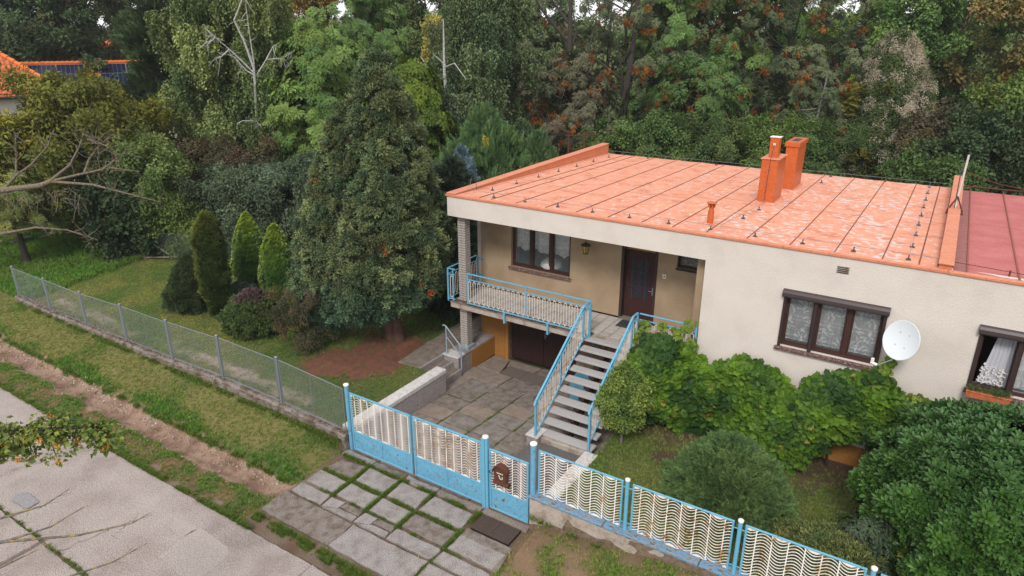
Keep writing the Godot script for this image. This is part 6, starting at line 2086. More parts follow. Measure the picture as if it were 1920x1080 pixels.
	wire.call([[0.5, -0.42, 0.12], [3.0, -0.42, 0.13], [6.0, -0.42, 0.12], [9.0, -0.42, 0.13], [11.8, -0.42, 0.12]])
	wire.call([[0.72, -0.5, 0.12], [0.72, -4.0, 0.13], [0.72, -9.0, 0.13]])
	wire.call([[11.3, -0.6, 0.12], [11.25, -5.0, 0.13], [11.23, -9.7, 0.13]])
	wire.call([[0.3, -9.75, 0.14], [6.0, -9.75, 0.13], [11.8, -9.75, 0.14]])
	wire.call([[7.5, -0.5, 0.12], [7.66, -3.0, 0.12], [7.6, -4.28, 0.03]])
	wire.call([[0.55, -0.6, 0.03], [0.35, -0.55, 0.1], [0.2, -0.9, 0.35]])
	var rod := obj("lightning_rod", tube_mesh([Vector3(0.33, 4.99, -0.95), Vector3(0.33, 5.5, -0.95)], 0.008, 5), M.iron, roof)
	rod.rotation.y = 0.0

func parapet_mesh() -> ArrayMesh:
	# level top, so it stands higher towards the back where the roof falls
	var m := MB.new()
	m.prism(PackedVector2Array([Vector2(0.02, 4.9), Vector2(9.94, 4.6), Vector2(9.94, 5.12), Vector2(0.02, 5.03)]), 0.26, Transform3D(Basis(Vector3(0, 0, -1), Vector3.UP, Vector3.RIGHT), Vector3(-0.005, 0, 0)))
	return m.mesh()

func parapet_cap(k: int) -> ArrayMesh:
	var m := MB.new()
	var z0 := -0.0 - k * 1.66
	var z1 := z0 - 1.655
	var y0 := lerpf(5.04, 5.135, -z0 / 9.95)
	var y1 := lerpf(5.04, 5.135, -z1 / 9.95)
	m.bar(Vector3(0.125, y0, z0), Vector3(0.125, y1, z1), 0.3, 0.03, 0.006)
	return m.mesh()

func shutter(w: Node, x0: float, x1: float, y0: float, y1: float):
	# the roller box: a rounded housing on the wall, with guide rails
	var poly := PackedVector2Array([Vector2(0, 0), Vector2(0.1, 0), Vector2(0.115, 0.03), Vector2(0.115, 0.1), Vector2(0.085, 0.15), Vector2(0.03, 0.165), Vector2(0, 0.165)])
	var m := MB.new()
	m.prism(poly, x1 - x0, Transform3D(Basis(Vector3(0, 0, 1), Vector3.UP, Vector3(1, 0, 0)), Vector3(x0, y1 - 0.165, 0.002)))
	obj("roller_box", m.mesh(), M.roller, w)
	for x in [x0 + 0.03, x1 - 0.09]:
		obj("guide_rail", span_mesh(Vector3(x, y0 - 0.02, -0.03), Vector3(x + 0.06, y1 - 0.165, 0.035), 0.004), M.frame, w)
	obj("guide_rail", span_mesh(Vector3(lerpf(x0, x1, 0.335) - 0.035, y0 - 0.01, -0.052), Vector3(lerpf(x0, x1, 0.335) + 0.035, y1 - 0.165, 0.03), 0.004), M.frame, w)

func chimney(h: Node, x0: float, x1: float, z0: float, z1: float, top: float, with_flue: bool):
	var c := obj("chimney", span_mesh(Vector3(x0, 4.8, z0), Vector3(x1, top, z1), 0.012), M.chim, h)
	var fl := MB.new()
	fl.span(Vector3(x0 - 0.06, 4.82, z0 - 0.06), Vector3(x1 + 0.06, 4.905 + 0.02 * (5.0 + z0), z1 + 0.05), 0.02)
	obj("flashing", fl.mesh(), M.trim, c)
	if with_flue:
		obj("cap", span_mesh(Vector3(x0 - 0.03, top, z0 - 0.03), Vector3(x1 + 0.03, top + 0.025, z1 + 0.03), 0.004), M.trim, c)
		obj("flue", span_mesh(Vector3(x0 + 0.1, top + 0.025, z1 - 0.48), Vector3(x0 + 0.34, top + 0.55, z1 - 0.24), 0.008), M.chim, c)
		obj("flue_cover", span_mesh(Vector3(x0 + 0.08, top + 0.55, z1 - 0.5), Vector3(x0 + 0.36, top + 0.565, z1 - 0.22)), M.white, c)
		obj("cross", span_mesh(Vector3(x0 + 0.19, top + 0.34, z1 - 0.242), Vector3(x0 + 0.25, top + 0.4, z1 - 0.23), 0.004), M.white, c)
		obj("opening", span_mesh(Vector3(x0 + 0.14, top + 0.02, z0 + 0.12), Vector3(x0 + 0.3, top + 0.028, z0 + 0.34)), M.dark_metal, c)
		obj("clamp", box_mesh(Vector3(0.045, 0.045, 0.03), 0.01), M.galv, c, Vector3(x0 + 0.22, top - 0.25, z1 + 0.012))
		obj("clamp", box_mesh(Vector3(0.045, 0.045, 0.03), 0.01), M.galv, c, Vector3(x0 + 0.2, top - 0.7, z1 + 0.012))
		obj("conductor_wire", tube_mesh([Vector3(x0 + 0.2, top - 1.1, z1 + 0.02), Vector3(x0 + 0.2, top - 0.7, z1 + 0.025), Vector3(x0 + 0.22, top - 0.25, z1 + 0.025), Vector3(x0 + 0.23, top + 0.04, z1 + 0.03), Vector3(x0 + 0.22, top + 0.37, z1 - 0.225)], 0.007, 5), M.iron, c)
	else:
		obj("crown", span_mesh(Vector3(x0 - 0.04, top - 0.12, z0 - 0.04), Vector3(x1 + 0.04, top + 0.01, z1 + 0.04), 0.008), M.chim, c)
		obj("opening", span_mesh(Vector3(x0 + 0.08, top, z0 + 0.3), Vector3(x1 - 0.08, top + 0.014, z1 - 0.3)), M.dark_metal, c)

func build_neighbour():
	rng.seed = 203
	var h := thing("neighbour_house", "adjoining house half with a dull pink sheet roof at the right edge", "house")
	var fw := MB.new()
	holed_wall(fw, 12.0005, 22.0, 0.0, 4.978, -0.35, 0.0, [[12.76, 2.74, 14.7, 4.05]])
	obj("front_wall", fw.mesh(), M.plaster, h)
	var sd := MB.new()
	sd.span(Vector3(12.06, 0.0, -9.8), Vector3(22.0, 4.6, -9.5))
	sd.span(Vector3(21.7, 0.0, -9.5), Vector3(22.0, 4.7, -0.36))
	obj("back_wall", sd.mesh(), M.plaster, h)
	var deck := MB.new()
	deck.quad(Vector3(12.05, 4.96, -0.02), Vector3(22, 4.96, -0.02), Vector3(22, 4.72, -9.95), Vector3(12.05, 4.72, -9.95), Vector3.UP)
	var roof := obj("roof", deck.mesh(), M.seam, h)
	var xs := [12.06, 12.3, 13.12, 14.0, 14.9, 15.8, 17.0, 18.2, 19.4, 20.6, 22.0]
	for i in xs.size() - 1:
		for k in 2:
			var z0 := -0.01 - k * 4.9
			var z1 := z0 - 4.88
			var m := MB.new()
			for b in 9:
				for a in 6:
					var x := lerpf(xs[i] + 0.012, xs[i + 1] - 0.012, a / 5.0)
					var z := lerpf(z0, z1, b / 8.0)
					m.vert(Vector3(x + (0.06 * sin(z * 0.7) if i > 1 else 0.0) * 0.0, 4.985 + 0.0244 * z + 0.008 * wob.get_noise_2d(x * 2.0, z * 2.0), z), Vector3(wob.get_noise_2d(x * 2.0, z) * 0.04, 1, 0).normalized())
			for b in 8:
				for a in 5:
					var q := b * 6 + a
					m.face(q, q + 1, q + 7)
					m.face(q, q + 7, q + 6)
			obj("roof_sheet", m.mesh(), M.pink_dirty if i == 0 else M.pink, roof)
		if i > 0:
			obj("standing_seam", bar_mesh(Vector3(xs[i], 4.99, -0.1), Vector3(xs[i], 4.755, -9.9), 0.03, 0.03), M.seam, roof)
	for k in 4:
		obj("eaves_trim", span_mesh(Vector3(12.0 + k * 2.5, 4.95, -0.1), Vector3(12.0 + k * 2.5 + 2.496, 5.008, 0.035), 0.008), M.trim, roof)
	obj("back_rail", tube_mesh([Vector3(12.1, 4.86, -9.9), Vector3(22, 4.86, -9.9)], 0.02, 6), M.rust, roof)
	obj("conductor_wire", tube_mesh([Vector3(12.05, 5.09, -0.4), Vector3(13.2, 5.06, -0.35), Vector3(15.0, 5.07, -0.4)], 0.007, 5), M.rust, roof)
	for x in [12.95, 14.2]:
		obj("wire_holder", span_mesh(Vector3(x, 4.97, -0.39), Vector3(x + 0.03, 5.09, -0.36)), M.rust, roof)
	# window with tied-back sheer curtain
	var fm := MB.new()
	var z := -0.09
	fm.span(Vector3(12.76, 2.74, z - 0.06), Vector3(12.82, 4.05, z), 0.004)
	fm.span(Vector3(14.64, 2.74, z - 0.06), Vector3(14.7, 4.05, z), 0.004)
	fm.span(Vector3(12.82, 3.99, z - 0.06), Vector3(14.64, 4.05, z - 0.002), 0.004)
	fm.span(Vector3(12.82, 2.74, z - 0.06), Vector3(14.64, 2.81, z - 0.002), 0.004)
	var w := obj("window", fm.mesh(), M.frame_red, h)
	for x in [13.4, 14.05]:
		obj("mullion", span_mesh(Vector3(x - 0.06, 2.81, z - 0.06), Vector3(x + 0.06, 3.99, z + 0.02), 0.006), M.frame_red, w)
	for q in [[13.46, 13.99], [14.11, 14.64]]:
		obj("pane", span_mesh(Vector3(q[0], 2.81, z - 0.036), Vector3(q[1], 3.99, z - 0.032)), M.glass, w)
	var cm := MB.new()
	var n := 44
	for i in n + 1:
		var t := float(i) / n
		for k in 9:
			var v := k / 8.0
			var x := lerpf(lerpf(12.87, 13.06, pow(v, 0.8)), 13.36, t)
			var fold := 0.03 * sin(t * 34.0 + v * 2.0) * (0.4 + v) + 0.014 * sin(t * 71.0)
			cm.vert(Vector3(x, 2.8 + v * 1.2, z - 0.14 + fold), Vector3(-cos(t * 34.0 + v * 2.0) * 0.7, 0, 1).normalized())
	for i in n:
		for k in 8:
			var q := i * 9 + k
			cm.face(q, q + 9, q + 10)
			cm.face(q, q + 10, q + 1)
	obj("curtain", cm.mesh(), M.sheer, w)
	var trim := MB.new()
	for k in 90:
		var p := Vector3(lerpf(12.9, 13.34, rr(0, 1)), 2.84 + 0.38 * pow(rr(0, 1), 1.5), z - 0.085)
		leaf(trim, p, Vector3(rr(-1, 1), rr(-0.3, 1), 0), Vector3(0, 0, 1), 0.06, 0.03, 0.05)
	obj("embroidery", trim.mesh(), M.white, w)
	obj("curtain", curtain_mesh(13.46, 14.64, func(_t): return 2.84, 4.0, z - 0.15, 9.0, 0.015), M.lace_white, w)
	room(w, 12.5, 2.5, 14.9, 4.2, -1.6, -0.36)
	obj("sill", span_mesh(Vector3(12.7, 2.66, -0.1), Vector3(14.76, 2.735, 0.09), 0.012), M.sill, w)
	shutter(w, 12.7, 14.76, 2.74, 4.08)

# ---------------------------------------------------------------- stair and railings
func build_stairs():
	rng.seed = 301
	var s := thing("staircase", "outdoor stair of ten speckled stone treads with open risers", "stairs")
	for k in 10:
		var y := 1.81 - k * 0.1745
		var z := 0.24 + k * 0.256
		obj("tread", span_mesh(Vector3(4.52, y - 0.055, z - 0.27 if k > 0 else 0.005), Vector3(5.97, y, z), 0.008), M.tread, s)
		if k > 0:
			obj("tread_bracket", span_mesh(Vector3(5.04, y - 0.185, z - 0.25), Vector3(5.2, y - 0.057, z - 0.07), 0.004), M.frame_red, s)
	var sp := MB.new()
	sp.bar(Vector3(5.12, 1.45, 0.0), Vector3(5.12, -0.08, 2.3), 0.16, 0.16, 0.005)
	obj("spine_beam", sp.mesh(), M.frame_red, s)
	var sp2 := MB.new()
	sp2.bar(Vector3(5.65, 1.45, 0.0), Vector3(5.65, -0.08, 2.3), 0.1, 0.14, 0.005)
	obj("side_beam", sp2.mesh(), M.bare_wall, s)
	obj("base", span_mesh(Vector3(4.66, 0.0, 2.4), Vector3(5.86, 0.18, 2.62), 0.01), M.old_plaster, s)
	var pd := thing("pedestal", "low pale block pedestal under the left foot of the stair railing", "block")
	for q in [[4.36, 4.5, 0.0], [4.5, 4.66, 0.0], [4.36, 4.66, 0.115]]:
		obj("block", span_mesh(Vector3(q[0] + 0.003, q[2] - 0.2 + (0.2 if q[2] > 0 else 0.0), 2.36), Vector3(q[1] - 0.003, q[2] + 0.11, 2.78), 0.006), M.block, pd)
	obj("cap", span_mesh(Vector3(4.34, 0.226, 2.34), Vector3(4.68, 0.262, 2.8), 0.006), M.cap, pd)
	var cr := thing("blue_crate", "blue plastic crate standing in the shade under the stair", "crate", Vector3(4.5, -0.3, 0.1))
	obj("shell", span_mesh(Vector3(-0.3, 0, -0.2), Vector3(0.3, 0.9, 0.2), 0.02), M.blue_clean, cr)
	for k in 4:
		obj("rib", span_mesh(Vector3(-0.305, 0.1 + k * 0.22, -0.205), Vector3(0.305, 0.14 + k * 0.22, 0.205), 0.004), M.blue, cr)

func loop_mesh(h: float, w: float) -> ArrayMesh:
	# a baluster: a narrow closed loop of flat iron with stubs above and below
	var k := "loop%.3f%.3f" % [h, w]
	if meshes.has(k):
		return meshes[k]
	var m := MB.new()
	var a := 0.05
	var t := 0.0085
	var c := 0.018
	var pts := [Vector3(-w * 0.5, a + c, 0), Vector3(-w * 0.5, h - a - c, 0), Vector3(-w * 0.5 + c, h - a, 0), Vector3(w * 0.5 - c, h - a, 0), Vector3(w * 0.5, h - a - c, 0), Vector3(w * 0.5, a + c, 0), Vector3(w * 0.5 - c, a, 0), Vector3(-w * 0.5 + c, a, 0)]
	for i in 8:
		m.tube([pts[i], pts[(i + 1) % 8]], [t, t], 5)
	m.tube([Vector3(0, h - a, 0), Vector3(0, h, 0)], [0.008, 0.008], 5)
	m.tube([Vector3(0, 0, 0), Vector3(0, a, 0)], [0.008, 0.008], 5)
	meshes[k] = m.mesh()
	return meshes[k]

func rail_run(r: Node, a: Vector3, b: Vector3, top: float, second: float, low: float, step: float, mat: Material):
	# one straight run between a and b (points at rail foot level); heights are measured upwards from that line
	obj("top_rail", bar_mesh(a + Vector3(0, top, 0), b + Vector3(0, top, 0), 0.05, 0.028, 0.006), M.blue_clean, r)
	obj("rail", bar_mesh(a + Vector3(0, second, 0), b + Vector3(0, second, 0), 0.03, 0.022, 0.004), M.blue_clean, r)
	obj("bottom_rail", bar_mesh(a + Vector3(0, low, 0), b + Vector3(0, low, 0), 0.035, 0.03, 0.004), M.blue_clean, r)
	var l := Vector2(b.x - a.x, b.z - a.z).length()
	var n := int(l / step)
	var lm := loop_mesh(second - low - 0.02, step * 0.5)
	for i in n:
		var t := (i + 0.5) / n
		var o := obj("baluster", lm, mat, r, a.lerp(b, t) + Vector3(0, low + 0.01, 0))
		o.rotation.y = atan2(-(b.z - a.z), b.x - a.x)
		if absf(b.y - a.y) > 0.01:
			# follow the slope of the stair
			var sh := (b.y - a.y) / l
			o.basis = Basis(Vector3((b.x - a.x) / l, sh, (b.z - a.z) / l), Vector3.UP, Vector3(-(b.z - a.z) / l, 0, (b.x - a.x) / l))

func build_railings():
	rng.seed = 302
	var f := 1.82
	var r := thing("porch_railing", "blue porch railing with white loop balusters, left of the stair", "railing")
	var post := func(p: Node, x: float, z: float, y0: float, y1: float, w := 0.045):
		obj("post", span_mesh(Vector3(x - w / 2, y0, z - w / 2), Vector3(x + w / 2, y1, z + w / 2), 0.004), M.blue_clean, p)
	rail_run(r, Vector3(0.68, f, 0.07), Vector3(2.65, f, 0.07), 0.99, 0.82, 0.09, 0.155, M.white_clean)
	rail_run(r, Vector3(2.65, f, 0.07), Vector3(4.6, f, 0.07), 0.99, 0.82, 0.09, 0.155, M.white_clean)
	post.call(r, 0.7, 0.07, f + 0.07, f + 0.98)
	post.call(r, 2.65, 0.07, f + 0.07, f + 0.98, 0.035)
	post.call(r, 4.6, 0.07, f - 0.02, f + 0.98)
	for x in [1.95, 3.35]:
		var b := MB.new()
		b.span(Vector3(x - 0.025, f - 0.25, 0.06), Vector3(x + 0.025, f + 0.085, 0.1), 0.004)
		b.span(Vector3(x - 0.025, f - 0.25, -0.1), Vector3(x + 0.025, f - 0.215, 0.06), 0.004)
		b.span(Vector3(x - 0.06, f + 0.05, 0.03), Vector3(x + 0.06, f + 0.075, 0.06), 0.004)
		obj("bracket", b.mesh(), M.blue_clean, r)
	var s := thing("side_railing", "short blue railing round the left end of the porch behind the brick pillar", "railing")
	rail_run(s, Vector3(-0.08, f, -1.47), Vector3(-0.08, f, -0.02), 0.99, 0.82, 0.06, 0.155, M.white_clean)
	rail_run(s, Vector3(-0.08, f, -0.02), Vector3(0.17, f, -0.02), 0.99, 0.82, 0.06, 0.155, M.white_clean)
	post.call(s, -0.08, -0.02, f - 0.02, f + 0.98)
	post.call(s, 0.1, -0.02, f - 0.0, f + 0.98, 0.03)
	post.call(s, -0.08, -1.47, f + 0.0, f + 0.98)
	for y in [0.35, 0.88]:
		obj("wall_anchor", span_mesh(Vector3(-0.08, f + y, -1.55), Vector3(0.14, f + y + 0.03, -1.5), 0.004), M.blue_clean, s)
	var q := thing("porch_railing", "blue porch railing right of the stair, half hidden by the vine", "railing")
	rail_run(q, Vector3(5.94, f, 0.07), Vector3(7.36, f, 0.07), 0.96, 0.8, 0.09, 0.175, M.white_clean)
	post.call(q, 7.36, 0.07, f - 0.4, f + 0.95)
	for e in [[4.58, "blue stair railing with rusty white balusters, left side of the stair", 2.73, 0.26], [5.9, "blue stair railing with rusty white balusters, right side of the stair", 2.56, 0.04]]:
		var x: float = e[0]
		var g := thing("stair_railing", e[1], "railing")
		var z1: float = e[2]
		var a := Vector3(x, f, 0.1)
		var b := Vector3(x, f, 0.4)
		var c := Vector3(x, f - (z1 - 0.4) * 0.682, z1)
		rail_run(g, a, b, 0.98, 0.82, 0.06, 0.12, M.white_rust_b)
		rail_run(g, b, c + Vector3(0, 0, 0.0), 0.98, 0.82, 0.06, 0.118, M.white_rust_b)
		obj("handrail_end", bar_mesh(c + Vector3(0, 0.98, 0), c + Vector3(0, 0.87, 0.07), 0.05, 0.028), M.blue_clean, g)
		post.call(g, x, 0.1, f - 0.02, f + 0.97)
		post.call(g, x, 0.42, f - 0.02, f + 0.95)
		var m := b.lerp(c, 0.5)
		post.call(g, x, m.z, m.y + 0.04, m.y + 0.97, 0.035)
		post.call(g, x, z1, e[3], c.y + 0.97, 0.05)

# ---------------------------------------------------------------- gate and front fence
func wave_panel(p: Node, x0: float, x1: float, y0: float, y1: float, z: float, mat: Material, ph: float, half := 0.245, y0b := -99.0, y1b := -99.0):
	# pressed lattice: wavy bars between upright strips; y0b, y1b: heights at the right end if it slopes
	if y0b < -90:
		y0b = y0
		y1b = y1
	var amp := 0.064
	var n := int((x1 - x0) / 0.022)
	var rows := int((y1 - y0) / 0.06)
	var x_k := x0 + half * ph
	while x_k < x1:
		var t := (x_k - x0) / (x1 - x0)
		obj("upright_strip", span_mesh(Vector3(x_k - 0.009, lerpf(y0, y0b, t), z - 0.003), Vector3(x_k + 0.009, lerpf(y1, y1b, t), z + 0.003)), mat, p)
		x_k += half
	for r in range(-1, rows + 1):
		var m := MB.new()
		var v := (r + 0.5) / rows
		var th := 0.0055
		var prev: Array = []
		for i in n + 1:
			var t := float(i) / n
			var x := lerpf(x0, x1, t)
			var ya := lerpf(y0, y0b, t)
			var yb := lerpf(y1, y1b, t)
			var y := lerpf(ya, yb, v) + amp * sin((x - x0 - half * ph) / half * PI)
			if y > yb - 0.004 or y < ya + 0.004:
				prev = []
				continue
			# a pressed rib with a front lip
			var cur := [Vector3(x, y - th, z + 0.004), Vector3(x, y + th, z + 0.002), Vector3(x, y + th, z - 0.004), Vector3(x, y - th, z - 0.002)]
			if prev.size():
				m.quad(prev[0], cur[0], cur[1], prev[1], Vector3(0, 0, 1))
				m.quad(prev[1], cur[1], cur[2], prev[2], Vector3.UP)
				m.quad(prev[2], cur[2], cur[3], prev[3], Vector3(0, 0, -1))
				m.quad(prev[3], cur[3], cur[0], prev[0], Vector3.DOWN)
			prev = cur
		if m.v.size():
			obj("wave_bar", m.mesh(), mat, p)
	# plates left whole in the troughs along the top and under the crests along the bottom
	x_k = x0 + half * (ph - 1.0)
	var crest := false
	while x_k < x1 - 0.05:
		var a := maxf(x0, x_k)
		var b := minf(x1, x_k + half)
		var t := ((a + b) / 2 - x0) / (x1 - x0)
		var ye := lerpf(y0, y0b, t) if crest else lerpf(y1, y1b, t)
		var dir := 1.0 if crest else -1.0
		var gs := MB.new()
		var mid := clampf(x_k + half / 2, a, b)
		gs.quad(Vector3(a, ye, z + 0.005), Vector3(b, ye, z + 0.005), Vector3(minf(b, mid + 0.035), ye + dir * 0.05, z + 0.005), Vector3(maxf(a, mid - 0.035), ye + dir * 0.05, z + 0.005), Vector3(0, 0, 1))
		obj("gusset_plate", gs.mesh(), mat, p)
		crest = not crest
		x_k += half

func gate_leaf(label: String, x0: float, x1: float, y0: float, ym: float, y1: float, mat: Material, ph: float) -> Node3D:
	var g := thing("gate", label, "gate")
	var z := 5.2
	var f := MB.new()
	f.span(Vector3(x0, y0, z - 0.02), Vector3(x0 + 0.04, y1, z + 0.02), 0.005)
	f.span(Vector3(x1 - 0.04, y0, z - 0.02), Vector3(x1, y1, z + 0.02), 0.005)
	for y in [y0, ym, y1 - 0.04]:
		f.span(Vector3(x0 + 0.04, y, z - 0.018), Vector3(x1 - 0.04, y + 0.04, z + 0.018), 0.004)
	obj("frame", f.mesh(), M.blue_clean, g)
	var s := MB.new()
	# the sheet is creased along its diagonals
	var n := maxi(1, roundi((x1 - x0) / 0.9))
	for k in n:
		var a := lerpf(x0 + 0.04, x1 - 0.04, float(k) / n)
		var b := lerpf(x0 + 0.04, x1 - 0.04, float(k + 1) / n)
		var q := [Vector3(a, y0 + 0.04, z), Vector3(b, y0 + 0.04, z), Vector3(b, ym, z), Vector3(a, ym, z)]
		var c := Vector3((a + b) / 2, (y0 + ym) / 2, z + 0.014)
		for i in 4:
			s.tri(q[i], q[(i + 1) % 4], c, Vector3(0, 0, 1))
			s.tri(q[i] - Vector3(0, 0, 0.003), q[(i + 1) % 4] - Vector3(0, 0, 0.003), c - Vector3(0, 0, 0.003), Vector3(0, 0, -1))
		if k > 0:
			s.span(Vector3(a - 0.012, y0 + 0.04, z), Vector3(a + 0.012, ym, z + 0.016), 0.003)
	obj("kick_plate", s.mesh(), M.blue, g)
	wave_panel(g, x0 + 0.04, x1 - 0.04, ym + 0.04, y1 - 0.04, z, mat, ph, 0.2)
	return g

func gate_post(label: String, x: float, y0: float, y1: float, r: float, square := false):
	var p := thing("gate_post", label, "post", Vector3(x, 0, 5.2))
	if square:
		obj("shaft", span_mesh(Vector3(-0.085, y0, -0.05), Vector3(-0.002, y1 - 0.03, 0.05), 0.008), M.blue_clean, p)
		obj("shaft", span_mesh(Vector3(0.002, y0, -0.045), Vector3(0.07, y1, 0.045), 0.008), M.blue_clean, p)
	else:
		obj("shaft", tube_mesh([Vector3(0, y0, 0), Vector3(0, y1, 0)], r, 14), M.blue, p)
	var c := MB.new()
	c.lathe(Vector3(0, y1, 0), [[r + 0.012, -0.01], [r + 0.014, 0.02], [r * 0.75, 0.035], [0.001, 0.038]], 14)
	obj("cap", c.mesh(), M.white_rust, p)

func build_gate_and_fence():
	rng.seed = 303
	gate_leaf("left leaf of the blue drive gate with a white wave lattice", 1.08, 2.9, 0.02, 0.5, 1.53, M.white_rust, 0.5)
	gate_leaf("right leaf of the blue drive gate, its wave lattice stained with rust", 2.96, 4.78, 0.02, 0.5, 1.53, M.white_rust_b, 0.3)
	var pg := gate_leaf("narrow blue garden gate with a rusty letterbox on its lattice", 4.97, 5.9, 0.02, 0.5, 1.45, M.white_rust, 0.55)
	obj("handle", tube_mesh([Vector3(5.0, 0.95, 5.22), Vector3(5.0, 0.95, 5.28), Vector3(5.1, 0.94, 5.28)], 0.011, 6), M.iron, pg)
	obj("lock_plate", span_mesh(Vector3(4.975, 0.82, 5.221), Vector3(5.045, 1.04, 5.228), 0.003), M.blue, pg)
	gate_post("tall blue gate post at the wire fence end of the drive gate", 1.0, -0.1, 1.7, 0.05)
	gate_post("blue double gate post between the drive gate and the garden gate", 4.88, -0.1, 1.68, 0.05, true)
	gate_post("chipped blue round post where the fence wall begins", 6.0, 0.1, 1.92, 0.058)
	for q in [[7.95, "slim blue fence post, first after the corner post"], [9.9, "slim blue fence post, second after the corner post"], [11.85, "slim blue fence post at the lower right edge"], [13.8, "slim blue fence post beyond the right edge"]]:
		var p := thing("fence_post", q[1], "post", Vector3(q[0], 0, 5.2))
		p.rotation = Vector3(rr(-0.008, 0.008), 0, rr(-0.01, 0.01))
		obj("shaft", tube_mesh([Vector3(0, 0.78, 0), Vector3(0, 1.87, 0)], 0.036, 12), M.blue_clean, p)
		var c := MB.new()
		c.lathe(Vector3(0, 1.87, 0), [[0.046, -0.01], [0.048, 0.02], [0.03, 0.032], [0.001, 0.034]], 14)
		obj("cap", c.mesh(), M.white, p)
		for y in [0.95, 1.7]:
			obj("lug", span_mesh(Vector3(-0.1, y, -0.008), Vector3(0.1, y + 0.016, 0.008), 0.002), M.blue_clean, p)
	var k := 0
	for q in [[6.12, 7.86, "white wave-lattice fence beside the garden gate"], [8.04, 9.81, "white wave-lattice fence in front of the low conifer"], [9.99, 11.76, "white wave-lattice fence at the lower right"], [11.94, 13.7, "white wave-lattice fence beyond the lower right corner"]]:
		var p := thing("lattice_fence", q[2], "fence", Vector3.ZERO, 0.0, "")
		var z := 5.2
		var f := MB.new()
		f.span(Vector3(q[0], 0.84, z - 0.018), Vector3(q[0] + 0.032, 1.83, z + 0.018), 0.004)
		f.span(Vector3(q[1] - 0.032, 0.84, z - 0.018), Vector3(q[1], 1.83, z + 0.018), 0.004)
		f.span(Vector3(q[0] + 0.032, 1.805, z - 0.016), Vector3(q[1] - 0.032, 1.83, z + 0.016), 0.004)
		obj("frame", f.mesh(), M.blue_clean, p)
		wave_panel(p, q[0] + 0.032, q[1] - 0.032, 0.84, 1.805, z, M.white_rust if k != 1 else M.white_rust_b, 0.4 + 0.1 * k)
		k += 1
	# the wall under them: bare core, what is left of its plaster, a worn blue coping
	var wl := thing("fence_wall", "low fence wall with peeling plaster and a worn blue coping", "wall")
	obj("core", span_mesh(Vector3(5.99, -0.3, 5.08), Vector3(15.0, 0.74, 5.29)), M.bare_wall, wl)
	var poly := PackedVector2Array([Vector2(5.985, 0.738), Vector2(5.985, 0.12)])
	var low := [[6.1, 0.16], [6.3, 0.2], [6.42, 0.3], [6.55, 0.34], [6.72, 0.34], [6.78, 0.5], [6.84, 0.6], [6.95, 0.5], [7.2, 0.47], [7.45, 0.44], [7.6, 0.5], [7.75, 0.53], [7.8, 0.47], [7.95, 0.43], [8.1, 0.41], [8.2, 0.44], [8.24, 0.52], [8.18, 0.58], [8.05, 0.6], [8.1, 0.7], [8.3, 0.738]]
	for q in low:
		poly.append(Vector2(q[0], q[1] + rr(-0.012, 0.012)))
	var pm := MB.new()
	pm.prism(poly, 0.018, Transform3D(Basis.IDENTITY, Vector3(0, 0, 5.288)))
	obj("plaster", pm.mesh(), M.old_plaster, wl)
	for q in [[8.62, 0.66, 0.12], [8.5, 0.62, 0.05]]:
		var pp := PackedVector2Array()
		for i in 9:
			var g := TAU * i / 9
			pp.append(Vector2(q[0] + cos(g) * q[2] * rr(0.7, 1.3), q[1] + sin(g) * q[2] * 0.45 * rr(0.7, 1.2)))
		var m2 := MB.new()
		m2.prism(pp, 0.014, Transform3D(Basis.IDENTITY, Vector3(0, 0, 5.288)))
		obj("plaster", m2.mesh(), M.old_plaster, wl)
	obj("plaster", span_mesh(Vector3(9.15, 0.62, 5.286), Vector3(15.0, 0.738, 5.296)), M.bare_wall, wl)
	var xs := [5.96, 7.55, 9.35, 11.2, 13.1, 15.0]
	for i in 5:
		obj("coping", span_mesh(Vector3(xs[i], 0.74, 5.05), Vector3(xs[i + 1] - 0.012, 0.8, 5.33), 0.012), M.blue_worn, wl)
	var box := thing("letterbox", "rusty arched letterbox with a round newspaper tube on the garden gate", "letterbox", Vector3(5.32, 0.86, 5.24))
	var arch := PackedVector2Array([Vector2(-0.13, 0), Vector2(0.13, 0)])
	for i in 9:
		var g := PI * i / 8.0
		arch.append(Vector2(cos(g) * 0.15, 0.22 + sin(g) * 0.15))
	var bm := MB.new()
	bm.prism(arch, 0.11)
	obj("body", bm.mesh(), M.rust, box)
	var hood := MB.new()
	for i in 10:
		var g0 := PI * i / 10.0
		var g1 := PI * (i + 1) / 10.0
		hood.quad(Vector3(cos(g0) * 0.165, 0.22 + sin(g0) * 0.165, -0.005), Vector3(cos(g1) * 0.165, 0.22 + sin(g1) * 0.165, -0.005), Vector3(cos(g1) * 0.165, 0.22 + sin(g1) * 0.165, 0.15), Vector3(cos(g0) * 0.165, 0.22 + sin(g0) * 0.165, 0.15), Vector3(cos(g0), sin(g0), 0))
		hood.quad(Vector3(cos(g0) * 0.155, 0.22 + sin(g0) * 0.155, -0.005), Vector3(cos(g1) * 0.155, 0.22 + sin(g1) * 0.155, -0.005), Vector3(cos(g1) * 0.155, 0.22 + sin(g1) * 0.155, 0.15), Vector3(cos(g0) * 0.155, 0.22 + sin(g0) * 0.155, 0.15), Vector3(-cos(g0), -sin(g0), 0))
	obj("hood", hood.mesh(), M.rust, box)
	var tube := MB.new()
	tube.tube([Vector3(-0.17, -0.045, 0.06), Vector3(0.19, -0.045, 0.06)], [0.055, 0.055], 14, false)
	tube.tube([Vector3(-0.17, -0.045, 0.06), Vector3(0.19, -0.045, 0.06)], [0.048, 0.048], 14, false)
	obj("paper_tube", tube.mesh(), M.rust, box)
	obj("slot_flap", span_mesh(Vector3(-0.075, 0.2, 0.108), Vector3(0.075, 0.215, 0.116), 0.002), M.white, box)
	var horn := MB.new()
